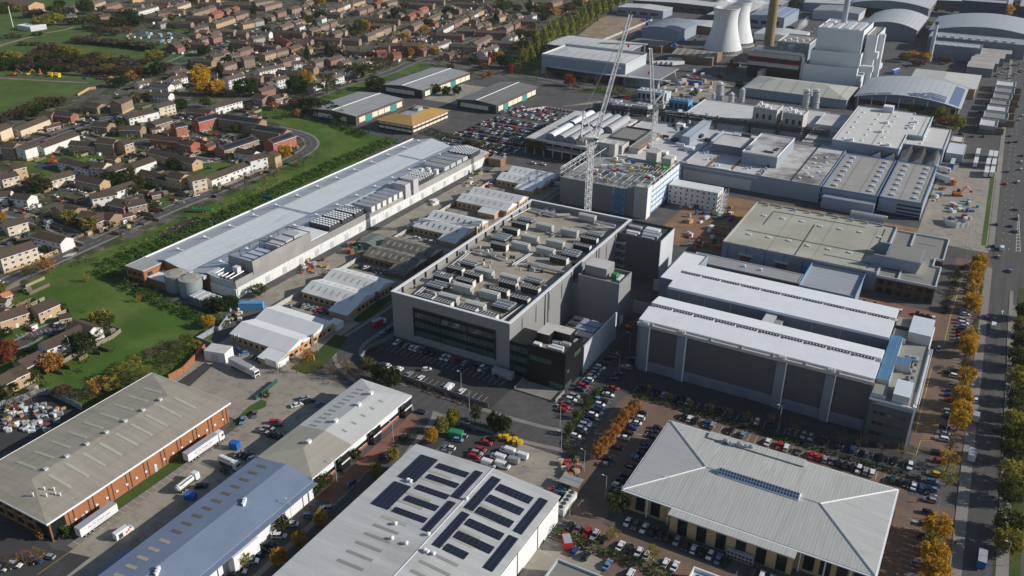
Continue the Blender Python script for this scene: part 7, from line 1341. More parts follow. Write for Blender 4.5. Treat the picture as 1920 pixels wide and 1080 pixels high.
scrub('scrub', 'dark bushes in front of the brown shed', gp_((545, 205), (590, 215), (640, 238), (690, 258)), 8, 5, 'green', 1.0, seed=4, leaf=.6)
scrub('scrub', 'shrubs along the service road by the car park', gp_((800, 248), (850, 262), (900, 275), (935, 282)), 6, 5, 'olive', 1.2, seed=5, leaf=.6)
scrub('scrub', 'brown and yellow scrub behind the brick warehouse', gp_((150, 765), (200, 742), (260, 718), (330, 680), (380, 648)), 8, 2.6, 'olive', .7, seed=6, leaf=.45)
scrub('hedge', 'long dark hedge between the two parking strips', [(-98, 272.4), (-60, 272.3), (-20, 272.2), (6, 272)], 3, 1.6, 'green', 2.2, seed=7, leaf=.4, kind=None, cat='hedge')
scrub('hedge', 'hedge beside the orange tree car park', [(-108.6, 238), (-108.8, 256), (-109, 272)], 2.4, 1.5, 'hedge', 2.2, seed=8, leaf=.4, kind=None, cat='hedge')
scrub('hedge', 'curved hedge around the yard with bins', [(-108.5, 238), (-104, 230), (-98, 222), (-94.5, 212), (-93, 200), (-92, 190)], 2.4, 1.8, 'hedge', 2.2, seed=9, leaf=.4, kind=None, cat='hedge')
scrub('hedge', 'thick ivy hedge below the paved drive', [(-91, 189.4), (-78, 189), (-62, 188.7), (-50, 188.4)], 3.2, 2.8, 'hedge', 2.4, seed=10, leaf=.42, kind=None, cat='hedge')
scrub('shrubs', 'low shrubs in front of the data centre car park', [(-206, 256), (-203, 243), (-190, 238), (-165, 235.5), (-142, 236)], 3.6, 1.8, 'brown', 1.6, seed=11, leaf=.4)
scrub('shrubs', 'shrubs along the van park edge', [(-158, 200), (-153, 214), (-140, 226), (-124, 226)], 2.6, 1.6, 'hedge', 1.8, seed=12, leaf=.4)
scrub('hedge', 'clipped hedge beside the brick office wing', [(1, 404), (1.6, 430), (2.2, 458), (8, 470)], 2.6, 1.7, 'hedge', 2.0, seed=13, leaf=.4, kind=None, cat='hedge')
scrub('shrubs', 'shrubs under the golden trees', [(14.5, 384), (14, 420), (13, 462)], 2.2, 1.2, 'olive', 1.4, seed=14, leaf=.4)
scrub('shrubs', 'shrubs under the first golden trees', [(13, 296), (14, 330), (13.5, 372)], 2.2, 1.2, 'olive', 1.2, seed=15, leaf=.4)
scrub('shrubs', 'planting strip at the foot of the small units', [(-263, 300), (-264, 350), (-264, 420)], 2.5, 1.6, 'olive', .9, seed=16, leaf=.4)
scrub('scrub', 'thicket under the scrub wood', gp_((20, 128), (80, 118), (150, 120), (220, 140), (265, 150)), 40, 3.4, 'brown', .22, seed=17, leaf=1.3)
scrub('scrub', 'brown thicket beside the park meadow', gp_((150, 72), (200, 80), (250, 88), (290, 92)), 18, 4, 'grey', .3, seed=18, leaf=1.2)
scrub('tall_grass', 'patch of pale tall grass near the zebra crossing', gp_((130, 500), (150, 492), (185, 486)), 5, .9, 'grey', 1.5, seed=19, leaf=.3)
scrub('scrub', 'shadowy gardens beyond the upper edge', [G(0, 200, -14), G(0, 600, -14), G(0, 1000, -14)], 90, 9, 'olive', .035, seed=20, leaf=2.2)  # sparse olive foliage over a wide band of gardens
far_l = []; nt_ = 0
for q in sorted(TREES, key=lambda q: -q[2]*q[3]/depth(q[0], q[1])**2):
    if q[4] not in ('poplar', 'conifer', 'bush'):
        nt_ += 1
        if nt_ > 292: far_l.append(q); continue
    grow(*q)
m = M(); lm = sorted({c for *_, c, a, b in far_l}); r = random.Random(4)
for (X, Y, h, rad, kind, col, _, _) in far_l:
    me = r.choice(CR[kind]); k = len(m.v); m.v += [(X+v.co.x*rad, Y+v.co.y*rad, h*.15+v.co.z*h*.85) for v in me.vertices]; ci = lm.index(col)*2
    for p in me.polygons: m.f.append(tuple(i+k for i in p.vertices)); m.m.append(ci+p.material_index)
tag(m.obj('distant_trees', [x for c in lm for x in LV[c][1:]]), 'smallest far trees and scrub among the houses and meadows', None, None, 'stuff')
m = M(); r = random.Random(12); hs = [(o.location.x, o.location.y) for L in REG.values() for (o, _, _) in L if o.name.startswith(('house', 'block', 'out'))]
for k in range(2600):
    hx, hy = r.choice(hs); a = r.uniform(0, 6.3); d = r.uniform(6, 20); x, y = hx+d*cos(a), hy+d*sin(a); s = r.uniform(.5, 1.8); big = r.random()
    if x > -268 and y < 480: continue
    for l in range(16 if big < .8 else 30):
        p = Vector((x+r.gauss(0, s*.7), y+r.gauss(0, s*.7), abs(r.gauss(s*.8, s*.5)))); q = s*.42
        n1 = Vector((r.uniform(-1, 1), r.uniform(-1, 1), r.uniform(-.6, .6))).normalized()*q; n2 = Vector((r.uniform(-1, 1), r.uniform(-1, 1), r.uniform(-1, 1))).normalized()*q*.7; m.poly([p-n1, p-n2, p+n1, p+n2], k % 6)
tag(m.obj('garden_shrubs', [LV[c][1] for c in ('green', 'hedge', 'olive', 'brown', 'green', 'yellow')]), 'small shrubs and hedges in the house gardens', None, None, 'stuff')
m = M()
for k in range(1500):
    hx, hy = r.choice(hs); a = r.uniform(0, 6.3); d = r.uniform(7, 16); x, y = hx+d*cos(a), hy+d*sin(a); b_ = r.choice((.06, .06+H_)); L = r.uniform(4, 11)
    if x > -268 and y < 480: continue
    dx, dy = cos(b_), sin(b_); m.prism([(x-dy*.06, y+dx*.06), (x+dy*.06, y-dx*.06), (x+dx*L+dy*.06, y+dy*L-dx*.06), (x+dx*L-dy*.06, y+dy*L+dx*.06)], 0, r.uniform(1.4, 1.9), k % 3)
tag(m.obj('garden_fences', [mat('old_fence_boards', (.15, .12, .09), .9, .15), mat('pale_fence_boards', (.30, .24, .17), .9, .15), BROWNBRICK]), 'low board fences dividing the house gardens', None, None, 'stuff')
m = M()
for k in range(420):
    hx, hy = r.choice(hs); a = r.uniform(0, 6.3); d = r.uniform(7, 15); x, y = hx+d*cos(a), hy+d*sin(a); w_, h_ = r.uniform(1.4, 3), r.uniform(1.8, 2.5)
    if x > -268 and y < 480: continue
    m.box(x, y, 0, x+w_, y+w_*1.3, h_, k % 3, 3+k % 2)
tag(m.obj('garden_sheds', [BUFFBRICK, mat('old_fence_boards', (0, 0, 0)), OFFW, GREYF, mat('pale_shed_felt', (.30, .29, .27), .9)]), 'small sheds and lean tos in the house gardens', None, None, 'stuff')
settle()
PAINT = {'w': ('white', mat('car_white', (.68, .68, .68), .3, .02, .3, 0, spec=.6)), 's': ('silver', mat('car_silver', (.36, .37, .38), .3, .02, .3, 0, metal=.3, spec=.6)), 'g': ('grey', mat('car_grey', (.12, .125, .13), .3, .02, .3, 0, spec=.6)),
         'k': ('black', mat('car_black', (.012, .012, .014), .25, .02, .3, 0, spec=.6)), 'b': ('blue', mat('car_blue', (.018, .05, .17), .3, .02, .3, 0, spec=.6)), 'l': ('light blue', mat('car_light_blue', (.13, .24, .42), .3, .02, .3, 0, spec=.6)),
         'r': ('red', mat('car_red', (.40, .015, .015), .3, .02, .3, 0, spec=.6)), 'y': ('yellow', mat('car_yellow', (.62, .40, .02), .35, .02, .3, 0)), 'n': ('navy', mat('car_navy', (.012, .018, .045), .25, .02, .3, 0, spec=.6)), 'e': ('dark green', mat('car_green', (.015, .06, .045), .3, .02, .3, 0))}
CGL = mat('car_window_glass', (.010, .012, .014), .06, .02, .3, 0, spec=.7)
def car_shapes(L, W, hb, hr, cab):
    """body, glass and roof outlines of a car along x (nose at +x)"""
    x0, x1 = -L/2, L/2; w2 = W/2; b = M()
    prof = [(x0, .32), (x1-.05, .32), (x1, .55), (x1-.1, hb-.22), (cab[1]+.1, hb), (cab[0]-.1, hb+.02), (x0+.05, hb-.02), (x0-.02, .6)]
    n = len(prof)
    for s, k in ((1, 0), (-1, 0)):
        pts = [(x, s*(w2-(.12 if abs(x) > L/2-.4 else 0)-(.06 if z > hb-.1 else 0)), z) for x, z in prof]; b.poly(pts[::-1] if s > 0 else pts)
    for i in range(n):
        j = (i+1) % n; f = lambda q, s: (prof[q][0], s*(w2-(.12 if abs(prof[q][0]) > L/2-.4 else 0)-(.06 if prof[q][1] > hb-.1 else 0)), prof[q][1]); b.poly([f(i, 1), f(i, -1), f(j, -1), f(j, 1)])
    g = M(); a0, a1, r0, r1 = cab; wb, wt = w2-.08, w2-.26
    B_ = [(a0, -wb, hb), (a1, -wb, hb), (a1, wb, hb), (a0, wb, hb)]; T_ = [(r0, -wt, hr-.06), (r1, -wt, hr-.06), (r1, wt, hr-.06), (r0, wt, hr-.06)]
    for i in range(4): j = (i+1) % 4; g.poly([B_[i], B_[j], T_[j], T_[i]])
    r = M(); q = [(r0-.06, -wt-.02, hr-.06), (r1+.06, -wt-.02, hr-.06), (r1+.06, wt+.02, hr-.06), (r0-.06, wt+.02, hr-.06)]; u = [(r0+.15, -wt+.1, hr), (r1-.2, -wt+.1, hr), (r1-.2, wt-.1, hr), (r0+.15, wt-.1, hr)]
    for i in range(4): j = (i+1) % 4; r.poly([q[i], q[j], u[j], u[i]])
    r.poly(u)
    for s in (1, -1):
        for (xa, xb) in ((.03, .0),):
            mx = (a0+a1)/2; mt = (r0+r1)/2; r.poly([(mx-.06, s*(wb+.01), hb), (mx+.06, s*(wb+.01), hb), (mt+.06, s*(wt+.012), hr-.06), (mt-.06, s*(wt+.012), hr-.06)])
    return b, g, r
def merge(ms):
    o = M()
    for m, mi in ms:
        k = len(o.v); o.v += m.v; o.f += [tuple(i+k for i in f) for f in m.f]; o.m += [mi]*len(m.f)
    return o
WHL = M()
def wheel_mesh(r=.32, w_=.22):
    m = M(); n = 10; k = 0
    for y in (-w_/2, w_/2): m.v += [(r*cos(2*pi*i/n), y, r+r*sin(2*pi*i/n)) for i in range(n)]
    for i in range(n): j = (i+1) % n; m.f.append((i, j, n+j, n+i)); m.m.append(0)
    m.f.append(tuple(range(n-1, -1, -1))); m.m.append(0); m.f.append(tuple(range(n, 2*n))); m.m.append(0)
    for y in (-w_/2-.01, w_/2+.01): m.poly([(r*.55*cos(2*pi*i/8), y, r+r*.55*sin(2*pi*i/8)) for i in range(8)], 1)
    return m
WM = wheel_mesh(); WHEEL = WM.mesh('wheel', [TYRE, STEEL])
CARK = {}
for k, L, W, hb, hr, cab in (('hatch', 4.05, 1.76, .92, 1.50, (-1.85, 1.15, -1.45, .35)), ('saloon', 4.65, 1.82, .90, 1.43, (-1.7, 1.2, -1.0, .4)), ('estate', 4.55, 1.84, .98, 1.62, (-2.1, 1.2, -1.75, .45)), ('van', 5.4, 2.0, 1.2, 2.2, None)):
    if cab: b_, g_, r_ = car_shapes(L, W, hb, hr, cab)
    else:
        b_, g_, r_ = M(), M(), M(); b_.extr([(-1, .35), (1, .35), (1, 1.7), (.86, 2.2), (-.86, 2.2), (-1, 1.7)], 'x', -2.7, 1.2); b_.extr([(-.98, .35), (.98, .35), (.95, 1.15), (-.95, 1.15)], 'x', 1.2, 2.7)
        g_.poly([(2.0, -.9, 1.16), (2.0, .9, 1.16), (1.21, .8, 2.12), (1.21, -.8, 2.12)])
        for s in (1, -1): g_.poly([(2.0, s*.9, 1.16), (1.21, s*.8, 2.12), (1.2, s*.96, 1.16)]); g_.poly([(.5, s*1.004, 1.2), (1.15, s*1.004, 1.2), (1.15, s*1.0041, 1.68), (.5, s*1.0041, 1.68)])
        r_.box(-2.6, -.8, 2.203, 1.1, .8, 2.24)
    wh = M()
    for x in (-L*.31, L*.31):
        for y in (-W/2+.08, W/2-.08): t_ = M(); t_.v = [(vx+x, vy+y, vz) for vx, vy, vz in WM.v]; t_.f = WM.f; t_.m = WM.m; wh = merge([(wh, 2), (t_, 2)])
    lt = M()
    for y in (-W*.36, W*.36): lt.box(L/2-.16, y-.17, .60, L/2+.01, y+.17, .76)
    l1 = M(); l1.box(L/2-.16, -.17, .60, L/2+.01, .17, .76)
    CARK[k] = dict(body=merge([(b_, 0)]).mesh('body', [TYRE]), glass=g_.mesh('windows', [CGL]), roof=r_.mesh('roof', [TYRE]), light=l1.mesh('headlight', [LAMPG]), L=L, W=W,
                   one=merge([(b_, 0), (r_, 0), (g_, 1), (wh, 2), (lt, 3)]).mesh('car', [TYRE, CGL, TYRE, LAMPG]))
NCAR = [0]; rc = random.Random(42); STUFFCARS = []
CARS = []
def car(X, Y, a, col, kind='hatch', label=None, group=None, nm=None): CARS.append([X, Y, a, col, kind, label, group, nm])
def build_car(X, Y, a, col, kind, label, group, nm, z=.10):
    K = CARK[kind]; cn, pm = PAINT[col]
    if depth(X, Y) < 420:
        t = thing(nm or ('parked_van' if kind == 'van' else 'parked_car'), label, 'van' if kind == 'van' else 'car', X, Y, z, a, group)
        bo = inst('body', K['body'], t, mats=[pm]); inst('windows', K['glass'], t); inst('roof', K['roof'], t, mats=[pm]); [inst('headlight', K['light'], bo, (0, y, 0)) for y in (-K['W']*.36, K['W']*.36)]
        for x in (-K['L']*.31, K['L']*.31):
            for y in (-K['W']/2+.08, K['W']/2-.08): inst('wheel', WHEEL, t, (x, y, 0))
    else: t = tag(inst(nm or ('parked_van' if kind == 'van' else 'parked_car'), K['one'], None, (X, Y, z), a, None, [pm, None, None, None]), label, 'van' if kind == 'van' else 'car', group)
    return t
def row(desc, x0, y0, x1, y1, cols, a, t=-1, group=None, kinds=None):
    """parked cars along a line, one letter each, '-' an empty bay"""
    if t >= 0: (x0, y0), (x1, y1) = G(t, x0, y0, .6), G(t, x1, y1, .6)
    n = len(cols); tot = {}; seen = {}
    for c in cols: tot[c] = tot.get(c, 0)+1
    for i, c in enumerate(cols):
        if c == '-': continue
        f = i/max(1, n-1); seen[c] = seen.get(c, 0)+1
        kd = (kinds or {}).get(i) or rc.choice(['hatch', 'hatch', 'saloon', 'estate'])
        if c.isupper(): kd = 'van'
        nm = PAINT[c.lower()][0]; w_ = 'van' if kd == 'van' else 'car'
        lab = ('only %s %s %s' % (nm, w_, desc)) if tot[c] == 1 else ('%s %s %s from near end %s' % (ordn(seen[c]), nm, w_, desc))
        aa = a+(pi if rc.random() < .35 else 0)+rc.uniform(-.03, .03)
        car(x0+(x1-x0)*f+rc.uniform(-.2, .2), y0+(y1-y0)*f+rc.uniform(-.2, .2), aa, c.lower(), kd, lab, group or 'cars '+desc)
H = pi/2
row('under the data centre windows', -199, 259.4, -147, 259.4, 'w-swwgkk-wwr-s-kwg-kr'.replace('-', '-'), H)
row('along the data centre car park fence', -199, 241, -150, 241, 'b-bw-W-s-w----W-w--', H); row('beside the grey screen wall', -116.2, 249, -116.2, 292, 'rrgws-brbwwslwk-k', 0.05)
row('between the screen wall and the white hall', -107, 262, -107, 296, 'l-k--kb-s-k', 0)
row('in the hedge row below the white hall', -96, 277.7, 2, 277.7, 'k-nks-kks--g-k---b-w-k--ggss-k-k-b-g-k-k-w', H); row('behind the hipped office', -75, 267.3, 9, 267, 'kwk-bs--k-l---w-rw-g-rrsgkkkwsw--eknwbn'[:39], H)
row('left of the orange brown trees', -104.7, 237, -105.3, 272, 'wkssbkwkbwk-wkr'.replace('-', '-'), .1); row('right of the orange brown trees', -89.3, 227, -89.3, 262, 'gk-k-wkbwwk', .1)
row('in bays left of the hipped office', -80.6, 216, -80.6, 256, 'kwnk-k-lkbk-kkk', 0)
row('in front of the hipped office entrance', -71, 204.2, -55, 203.6, 'wgwkkks', H); row('in the near bays below the hipped office', -52, 202.8, -26, 202.4, 'kwkwlk--kws', H)
row('along the ivy hedge on the paved drive', -86, 193.6, -52, 193.2, 'kgrwk-wkww-ww', H); row('in the yard under the ivy hedge', -80, 184.4, -62, 184, 'bk-l-w', H); row('far down the yard under the ivy hedge', -80, 172, -66, 172, 'bwn-w', H)
row('under the near golden trees', 10.2, 210, 10.2, 262, 'kwws-kgks', .1); row('in the lane before the golden trees', 9.5, 268, 9.5, 290, 'lly-rk', .1); row('under the middle golden trees', 10, 300, 10, 352, 'wsk-bs-rbns-wk', .1); row('under the far golden trees', 9, 378, 9, 462, 'ksrkksws-wsk--s-bgkkwkw-ws', .1)
row('in the red paved court by the brick office', -33, 397, -3, 397, 'kkk-bb-w--kkkw', H); row('along the top edge of the service block', -14, 368, 2, 368, 'kkkwks', H)
row('beside the blue roofed shed', -190.6, 122, -190.6, 165, 'nkn----rwb-kl--', .2);  row('beside the sawtooth office forecourt', -161.4, 152, -157, 163, 'wls', .5); row('below the blue roofed shed offices', -161, 108, -161, 146, 'wkr-gk-gkw-wbkk-w', .5)
row('in the corner below the brick warehouse', -222, 96, -214, 106, 'wkw-kb-s', .3); row('along the sawtooth office road', -157.6, 176, -157.6, 206, 'b--n-k', 1.45)
row('by the green skip in the van park', -140, 206, -140, 222, 'gw-ls-b', .2); row('in the middle of the dark van park', -130, 202, -130, 220, 'bs-rsr-rk', .15)
row('on the loading side of the dark van park', -124.5, 203, -121.5, 217, 'WWWW', .05); row('on the open yard near the van park', -119, 209, -116, 217, 'WSW', .05)
row('beside the first saw roofed unit', -254, 220.5, -238, 220.5, 'bkl-gbk', .5+H*.4); row('behind the second saw roofed unit', -258, 266, -242, 266, 'ks-srkk', .5+H*.4); row('beside the brown mossy unit', -259, 312.5, -240, 312.5, 'kwknkskn', .6+H*.4); row('in the police car rows of the yard', -268, 366, -266, 392, 'wwywbwwb-nwbw', .3); row('beside the slotted roof unit', -256, 356, -246, 356, 'w-sw', .5)
row('at the fence corner of the lorry yard', -266, 213, -263, 214, 'rk', .4); row('beside the rubbish heap in the yard', -263, 246, -262, 262, 'kkns', .6); row('at the kerb left of the data centre', -209, 262, -208, 296, 'l-kbkw-kWkw--k', H)
row('by the sandy roofed unit', -267, 420, -264, 448, 'wr-sbWk-rw', .4); row('near the last white roofed unit', -227, 470, -223, 488, 'W-ss-wk', .2)
for i, (px, py, c, k, a) in enumerate(((1862, 612, 'w', 'van', H), (1850, 596, 'b', 'hatch', H), (1893, 508, 'l', 'hatch', H), (1878, 467, 'w', 'van', H), (1862, 462, 'k', 'hatch', H), (1872, 482, 's', 'hatch', H), (1868, 421, 'b', 'hatch', H), (1866, 805, 'k', 'hatch', H), (1829, 750, 'w', 'hatch', H), (1905, 434, 'g', 'estate', H), (1895, 424, 'b', 'hatch', H), (1906, 410, 'k', 'estate', H), (1905, 393, 'g', 'hatch', H), (1889, 322, 'g', 'estate', H), (1885, 345, 'r', 'hatch', H), (1909, 342, 'w', 'estate', H), (1914, 318, 'w', 'hatch', H), (1915, 304, 'w', 'hatch', H), (1916, 292, 'k', 'hatch', H), (1892, 267, 'k', 'hatch', H), (1905, 266, 'k', 'estate', H), (1894, 255, 'g', 'hatch', H), (1912, 225, 'w', 'hatch', H), (1908, 200, 'k', 'hatch', H), (790, 773, 'n', 'hatch', .1), (1780, 700, 'k', 'hatch', .1), (800, 693, 'w', 'hatch', .6))):
    X, Y = G(0, px, py, .5); NM = PAINT[c][0]
    car(X, Y, a, c, k, None, 'traffic on the roads', 'van' if k == 'van' else 'car')
    CARS[-1][5] = ['white van driving up the main road above the golden trees', 'small blue car just ahead of the white van on the main road', 'blue car alone on the dual carriageway near the island', 'white van turning at the wide junction', 'dark car beside the white van at the wide junction', 'silver car waiting at the junction stop line', 'blue car rounding the junction corner', 'dark car driving down beside the olive trees', 'white car half hidden under a golden tree', 'grey estate car nearest the junction in the queue', 'blue car behind the grey estate in the queue', 'black estate car in the queue by the hatched lines', 'grey car at the back of the queue', 'grey estate passing the lorry yard fence', 'red car passing the lorry yard fence', 'white estate at the right edge beside the lorry yard', 'first white car at the right edge above the estate', 'second white car at the right edge above the estate', 'dark car above two white cars at the right edge', 'black car nearest the factory gate', 'black estate beside the black car near the factory gate', 'grey car above the factory gate', 'white car at the right edge beside the shops', 'black car at the right edge beside the shops', 'navy car driving along the curving estate road', 'dark car in the paved lane beside the hatched bay', 'white car at the kerb near the data centre corner'][i]
for i in range(11): X = ML(900)+12+rc.uniform(-3, 8)*0+(i % 3)*3.4; car(X, 800+i*42, H, 'wkgsbk'[i % 6], 'hatch', '%s car from the shops on the distant dual carriageway' % ordn(i+1), 'distant traffic', 'car')
def lot(desc, t, s):
    cnt = {}
    for q in s.split(','):
        x, y, c, a = q.split(); X, Y = G(t, float(x), float(y), .6); cnt[c] = cnt.get(c, 0)+1
        car(X, Y, radians(float(a)), c, rc.choice(['hatch', 'saloon', 'estate']) if c.islower() else 'van', '%s %s car in order %s' % (ordn(cnt[c]), PAINT[c.lower()][0], desc) if cnt[c] > 1 else '%s car %s' % (PAINT[c][0], desc), 'cars '+desc)
lot('in the service yard by the brick warehouse', 7, '1670 118 w 60,1712 80 s 55,1742 97 k 60,1796 114 l 80,1480 268 s 10,1510 250 s 15,1548 214 r 40,1562 232 k 45,1530 283 k 60,1556 290 k 60,1585 295 n 60,1365 205 l -55,1432 170 g -50,1345 390 s 60,1372 398 k 60,1400 408 k 60,1425 418 w 60,1265 490 n -10,1135 575 k 40')
lot('in the court of red brick flats', 111, '375 415 w 90,430 430 r 90,515 430 r 90,560 440 k 90,590 455 g 90,660 440 w 90,680 450 s 90,740 460 w 60,790 465 n 60,830 455 k 60,585 500 w 30,625 515 s 30,735 485 r 60,690 495 b 40,655 520 w 30,310 470 w 30,550 540 l 30,520 555 b 30,430 580 k 60,410 585 n 60')
lot('along the road below the flats', 111, '360 750 w 50,440 740 w 50,430 810 n 60,680 735 s 30,710 740 w 30,520 710 s 60,235 660 n 60,245 680 w 60,135 650 n 0,1305 765 k 20,1080 855 n 20,210 262 w 0,120 250 w 0,95 240 s 0,60 245 k 0,870 200 w 20,950 130 w 30')
lot('in the cul de sac of white terraces', 110, '1030 270 w 10,1060 255 k 10,1100 260 k 10,1000 305 b 20,930 330 n 20,830 370 b 20,830 315 w 20,925 275 w 20,1300 250 b 20,1340 240 w 20,1245 285 k 20,490 515 r 20,300 490 n 70,340 490 n 70,240 485 k 70,205 485 w 70,160 480 y 70,1040 725 w 40,1060 740 s 40,1440 685 n 20,1500 665 k 20,1580 635 k 20,930 460 w 0,780 1055 w 30,860 1065 w 30')
lot('around the road junction by the zebra crossing', 120, '455 375 n 0,530 395 b 0,850 505 k 0,445 240 n 0,160 535 n 20,60 580 b 20,250 495 b 20,290 485 b 20,300 190 w 80,340 190 s 80,390 165 w 80,430 150 k 80,470 135 k 80,630 50 w 0,675 95 r 10,245 225 r 0,1790 120 w 20,1770 135 s 20,1830 10 b 40,930 10 w 40,980 25 w 40,5 1020 w 20')
lot('in the cul de sac by the fenced gardens', 130, '350 465 r 0,660 410 w 80,690 425 k 80,640 500 r 20,590 520 b 20,300 690 k 140,15 600 n 10'); lot('on the road beside the green field', 121, '490 50 n 20,165 20 w 60,200 25 k 60,240 35 s 60,290 40 w 60,80 110 w 40,115 120 s 40,20 85 r 20')
lines = []
for j in range(12):
    y = 500+j*7.6+(j % 2)*-1.8; n = 22; lines.append((y, n))
rp = random.Random(9)
ALLC = []
for j, (y, n) in enumerate(lines):
    x0 = -342 if j < 7 else -341+(j-6)*0.6; 
    x1 = -281
    k = 0; x = x0
    while x < x1:
        if rp.random() < .93: ALLC.append((x+rp.uniform(-.2, .2), y+rp.uniform(-.3, .3), rp.choice('wwwwskkkggnnbbrsskwlr'), j))
        x += 2.55
for i in range(70): ALLC.append((-343+rp.uniform(0, 55), 596+rp.choice((0, 6, 12, 18, 24))+rp.uniform(-.4, .4), rp.choice('wwskrrwb'), 20))
def stuff_cars(name, L, lab):
    mm = []; o = M(); K = CARK['hatch']['one']; vs = [tuple(v.co) for v in K.vertices]; fs = [(tuple(p.vertices), p.material_index) for p in K.polygons]; pal = sorted({c for *_, c, a in L}); mats = [PAINT[c][1] for c in pal]+[CGL, TYRE, LAMPG]; n0 = len(pal)
    for (x, y, c, a) in L:
        k = len(o.v); ca, sa = cos(a), sin(a); o.v += [(x+vx*ca-vy*sa, y+vx*sa+vy*ca, vz+.1) for vx, vy, vz in vs]
        for f, mi in fs: o.f.append(tuple(i+k for i in f)); o.m.append(pal.index(c) if mi == 0 else n0+mi-1)
    return tag(o.obj(name, mats), lab, None, None, 'stuff')
ALLC.sort(key=lambda q: depth(q[0], q[1]))
cntc = {}
for (x, y, c, j) in ALLC:
    key = (c, j); cntc[key] = cntc.get(key, 0)+1
    car(x, y, H+(pi if rp.random() < .3 else 0), c, rp.choice(['hatch', 'saloon', 'estate']), '%s %s car from the left in the %s line of the great car park' % (ordn(cntc[key]), PAINT[c][0], 'nearest' if j == 0 else ordn(j+1)), 'cars in the great staff car park')
CARS.sort(key=lambda q: depth(q[0], q[1])); n_ = 0; rest = []
for q in CARS:
    if q[4] != 'van' and not q[7]:
        n_ += 1
        if n_ > 292: rest.append((q[0], q[1], q[3], q[2])); continue
    build_car(*q)
stuff_cars('car_park_cars', rest, 'farther parked cars, most of them in the great staff car park')
L_ = []
for t, pts in ((101, '520 515,570 525,575 490,630 465,620 440,690 760,860 800,940 770,980 770,1100 690,1150 720,990 720,730 420,890 380,970 330,1030 360,1090 300,1200 260,1300 230,1480 800,1750 785,1880 765,1720 850,60 1020,160 980,240 1020,270 1010,680 990,720 1000,600 1020,50 1020,920 350,1720 800'), (102, '870 470,940 500,960 490,1000 480,330 150,270 160,900 180,960 100,1520 410,1570 190,1490 250,1550 200,970 580,930 620,1720 430,1100 570,1150 560,820 210,1840 590,1020 410,1420 110,1600 100'), (100, '1180 300,1300 1060,1450 890,1100 885,1140 880,960 880'), (105, '990 630,1045 640,1075 640,1095 670,1130 680,1160 660,1150 690,1185 690,1240 690,1280 670,1265 710,1820 680,1880 660,1720 770,1740 770,1790 740,1830 730,1860 725,1760 880,1790 850,1830 830,1870 810,1900 790,1600 860,1640 830,1690 810,1240 740,600 750,1560 980,1570 1000,1840 740'), (104, '1440 360,1480 320,1500 300,1390 350,640 740,610 760,80 470,140 450,200 410,385 850,415 850,100 570,130 565'), (115, '1210 430,1340 455,1460 455,1380 340,1430 180,1480 190,1500 80,1510 50'), (113, '280 690,390 715,450 720,350 770,240 755,20 480,1050 50')):
    for q in pts.split(','): x, y = map(float, q.split()); X, Y = G(t, x, y, .6); L_.append((X, Y, rp.choice('wwskgbn'), rp.choice((0, H))))
stuff_cars('distant_cars', L_, 'scattered far off parked cars among streets and sheds')
TRW = mat('trailer_white', (.66, .66, .65), .45, .05, .3, .05); TRR = mat('trailer_roof_grey', (.33, .34, .37), .6, .05, .3, .05, [('x', 1.2, .08, .9)]); LET = mat('dark_blue_lettering', (.02, .025, .09), .6, 0, .3, 0); REDLET = mat('red_sign_line', (.35, .03, .03), .6, 0, .3, 0)
WB = wheel_mesh(.5, .3).mesh('wheel', [TYRE, STEEL])
TXT = {}
def text(s, size, parent, loc, rot, mt):
    if s not in TXT:
        c = bpy.data.curves.new('lettering', 'FONT'); c.body = s; c.size = size; c.extrude = .004; c.align_x = 'CENTER'; q = bpy.data.objects.new('t', c); COL.objects.link(q); bpy.context.view_layer.update()
        TXT[s] = bpy.data.meshes.new_from_object(q.evaluated_get(bpy.context.evaluated_depsgraph_get())); TXT[s].materials.clear(); TXT[s].materials.append(mt); bpy.data.objects.remove(q)
    o = bpy.data.objects.new('lettering', TXT[s]); COL.objects.link(o); o.parent = parent; o.location = loc; o.rotation_euler = rot; return o
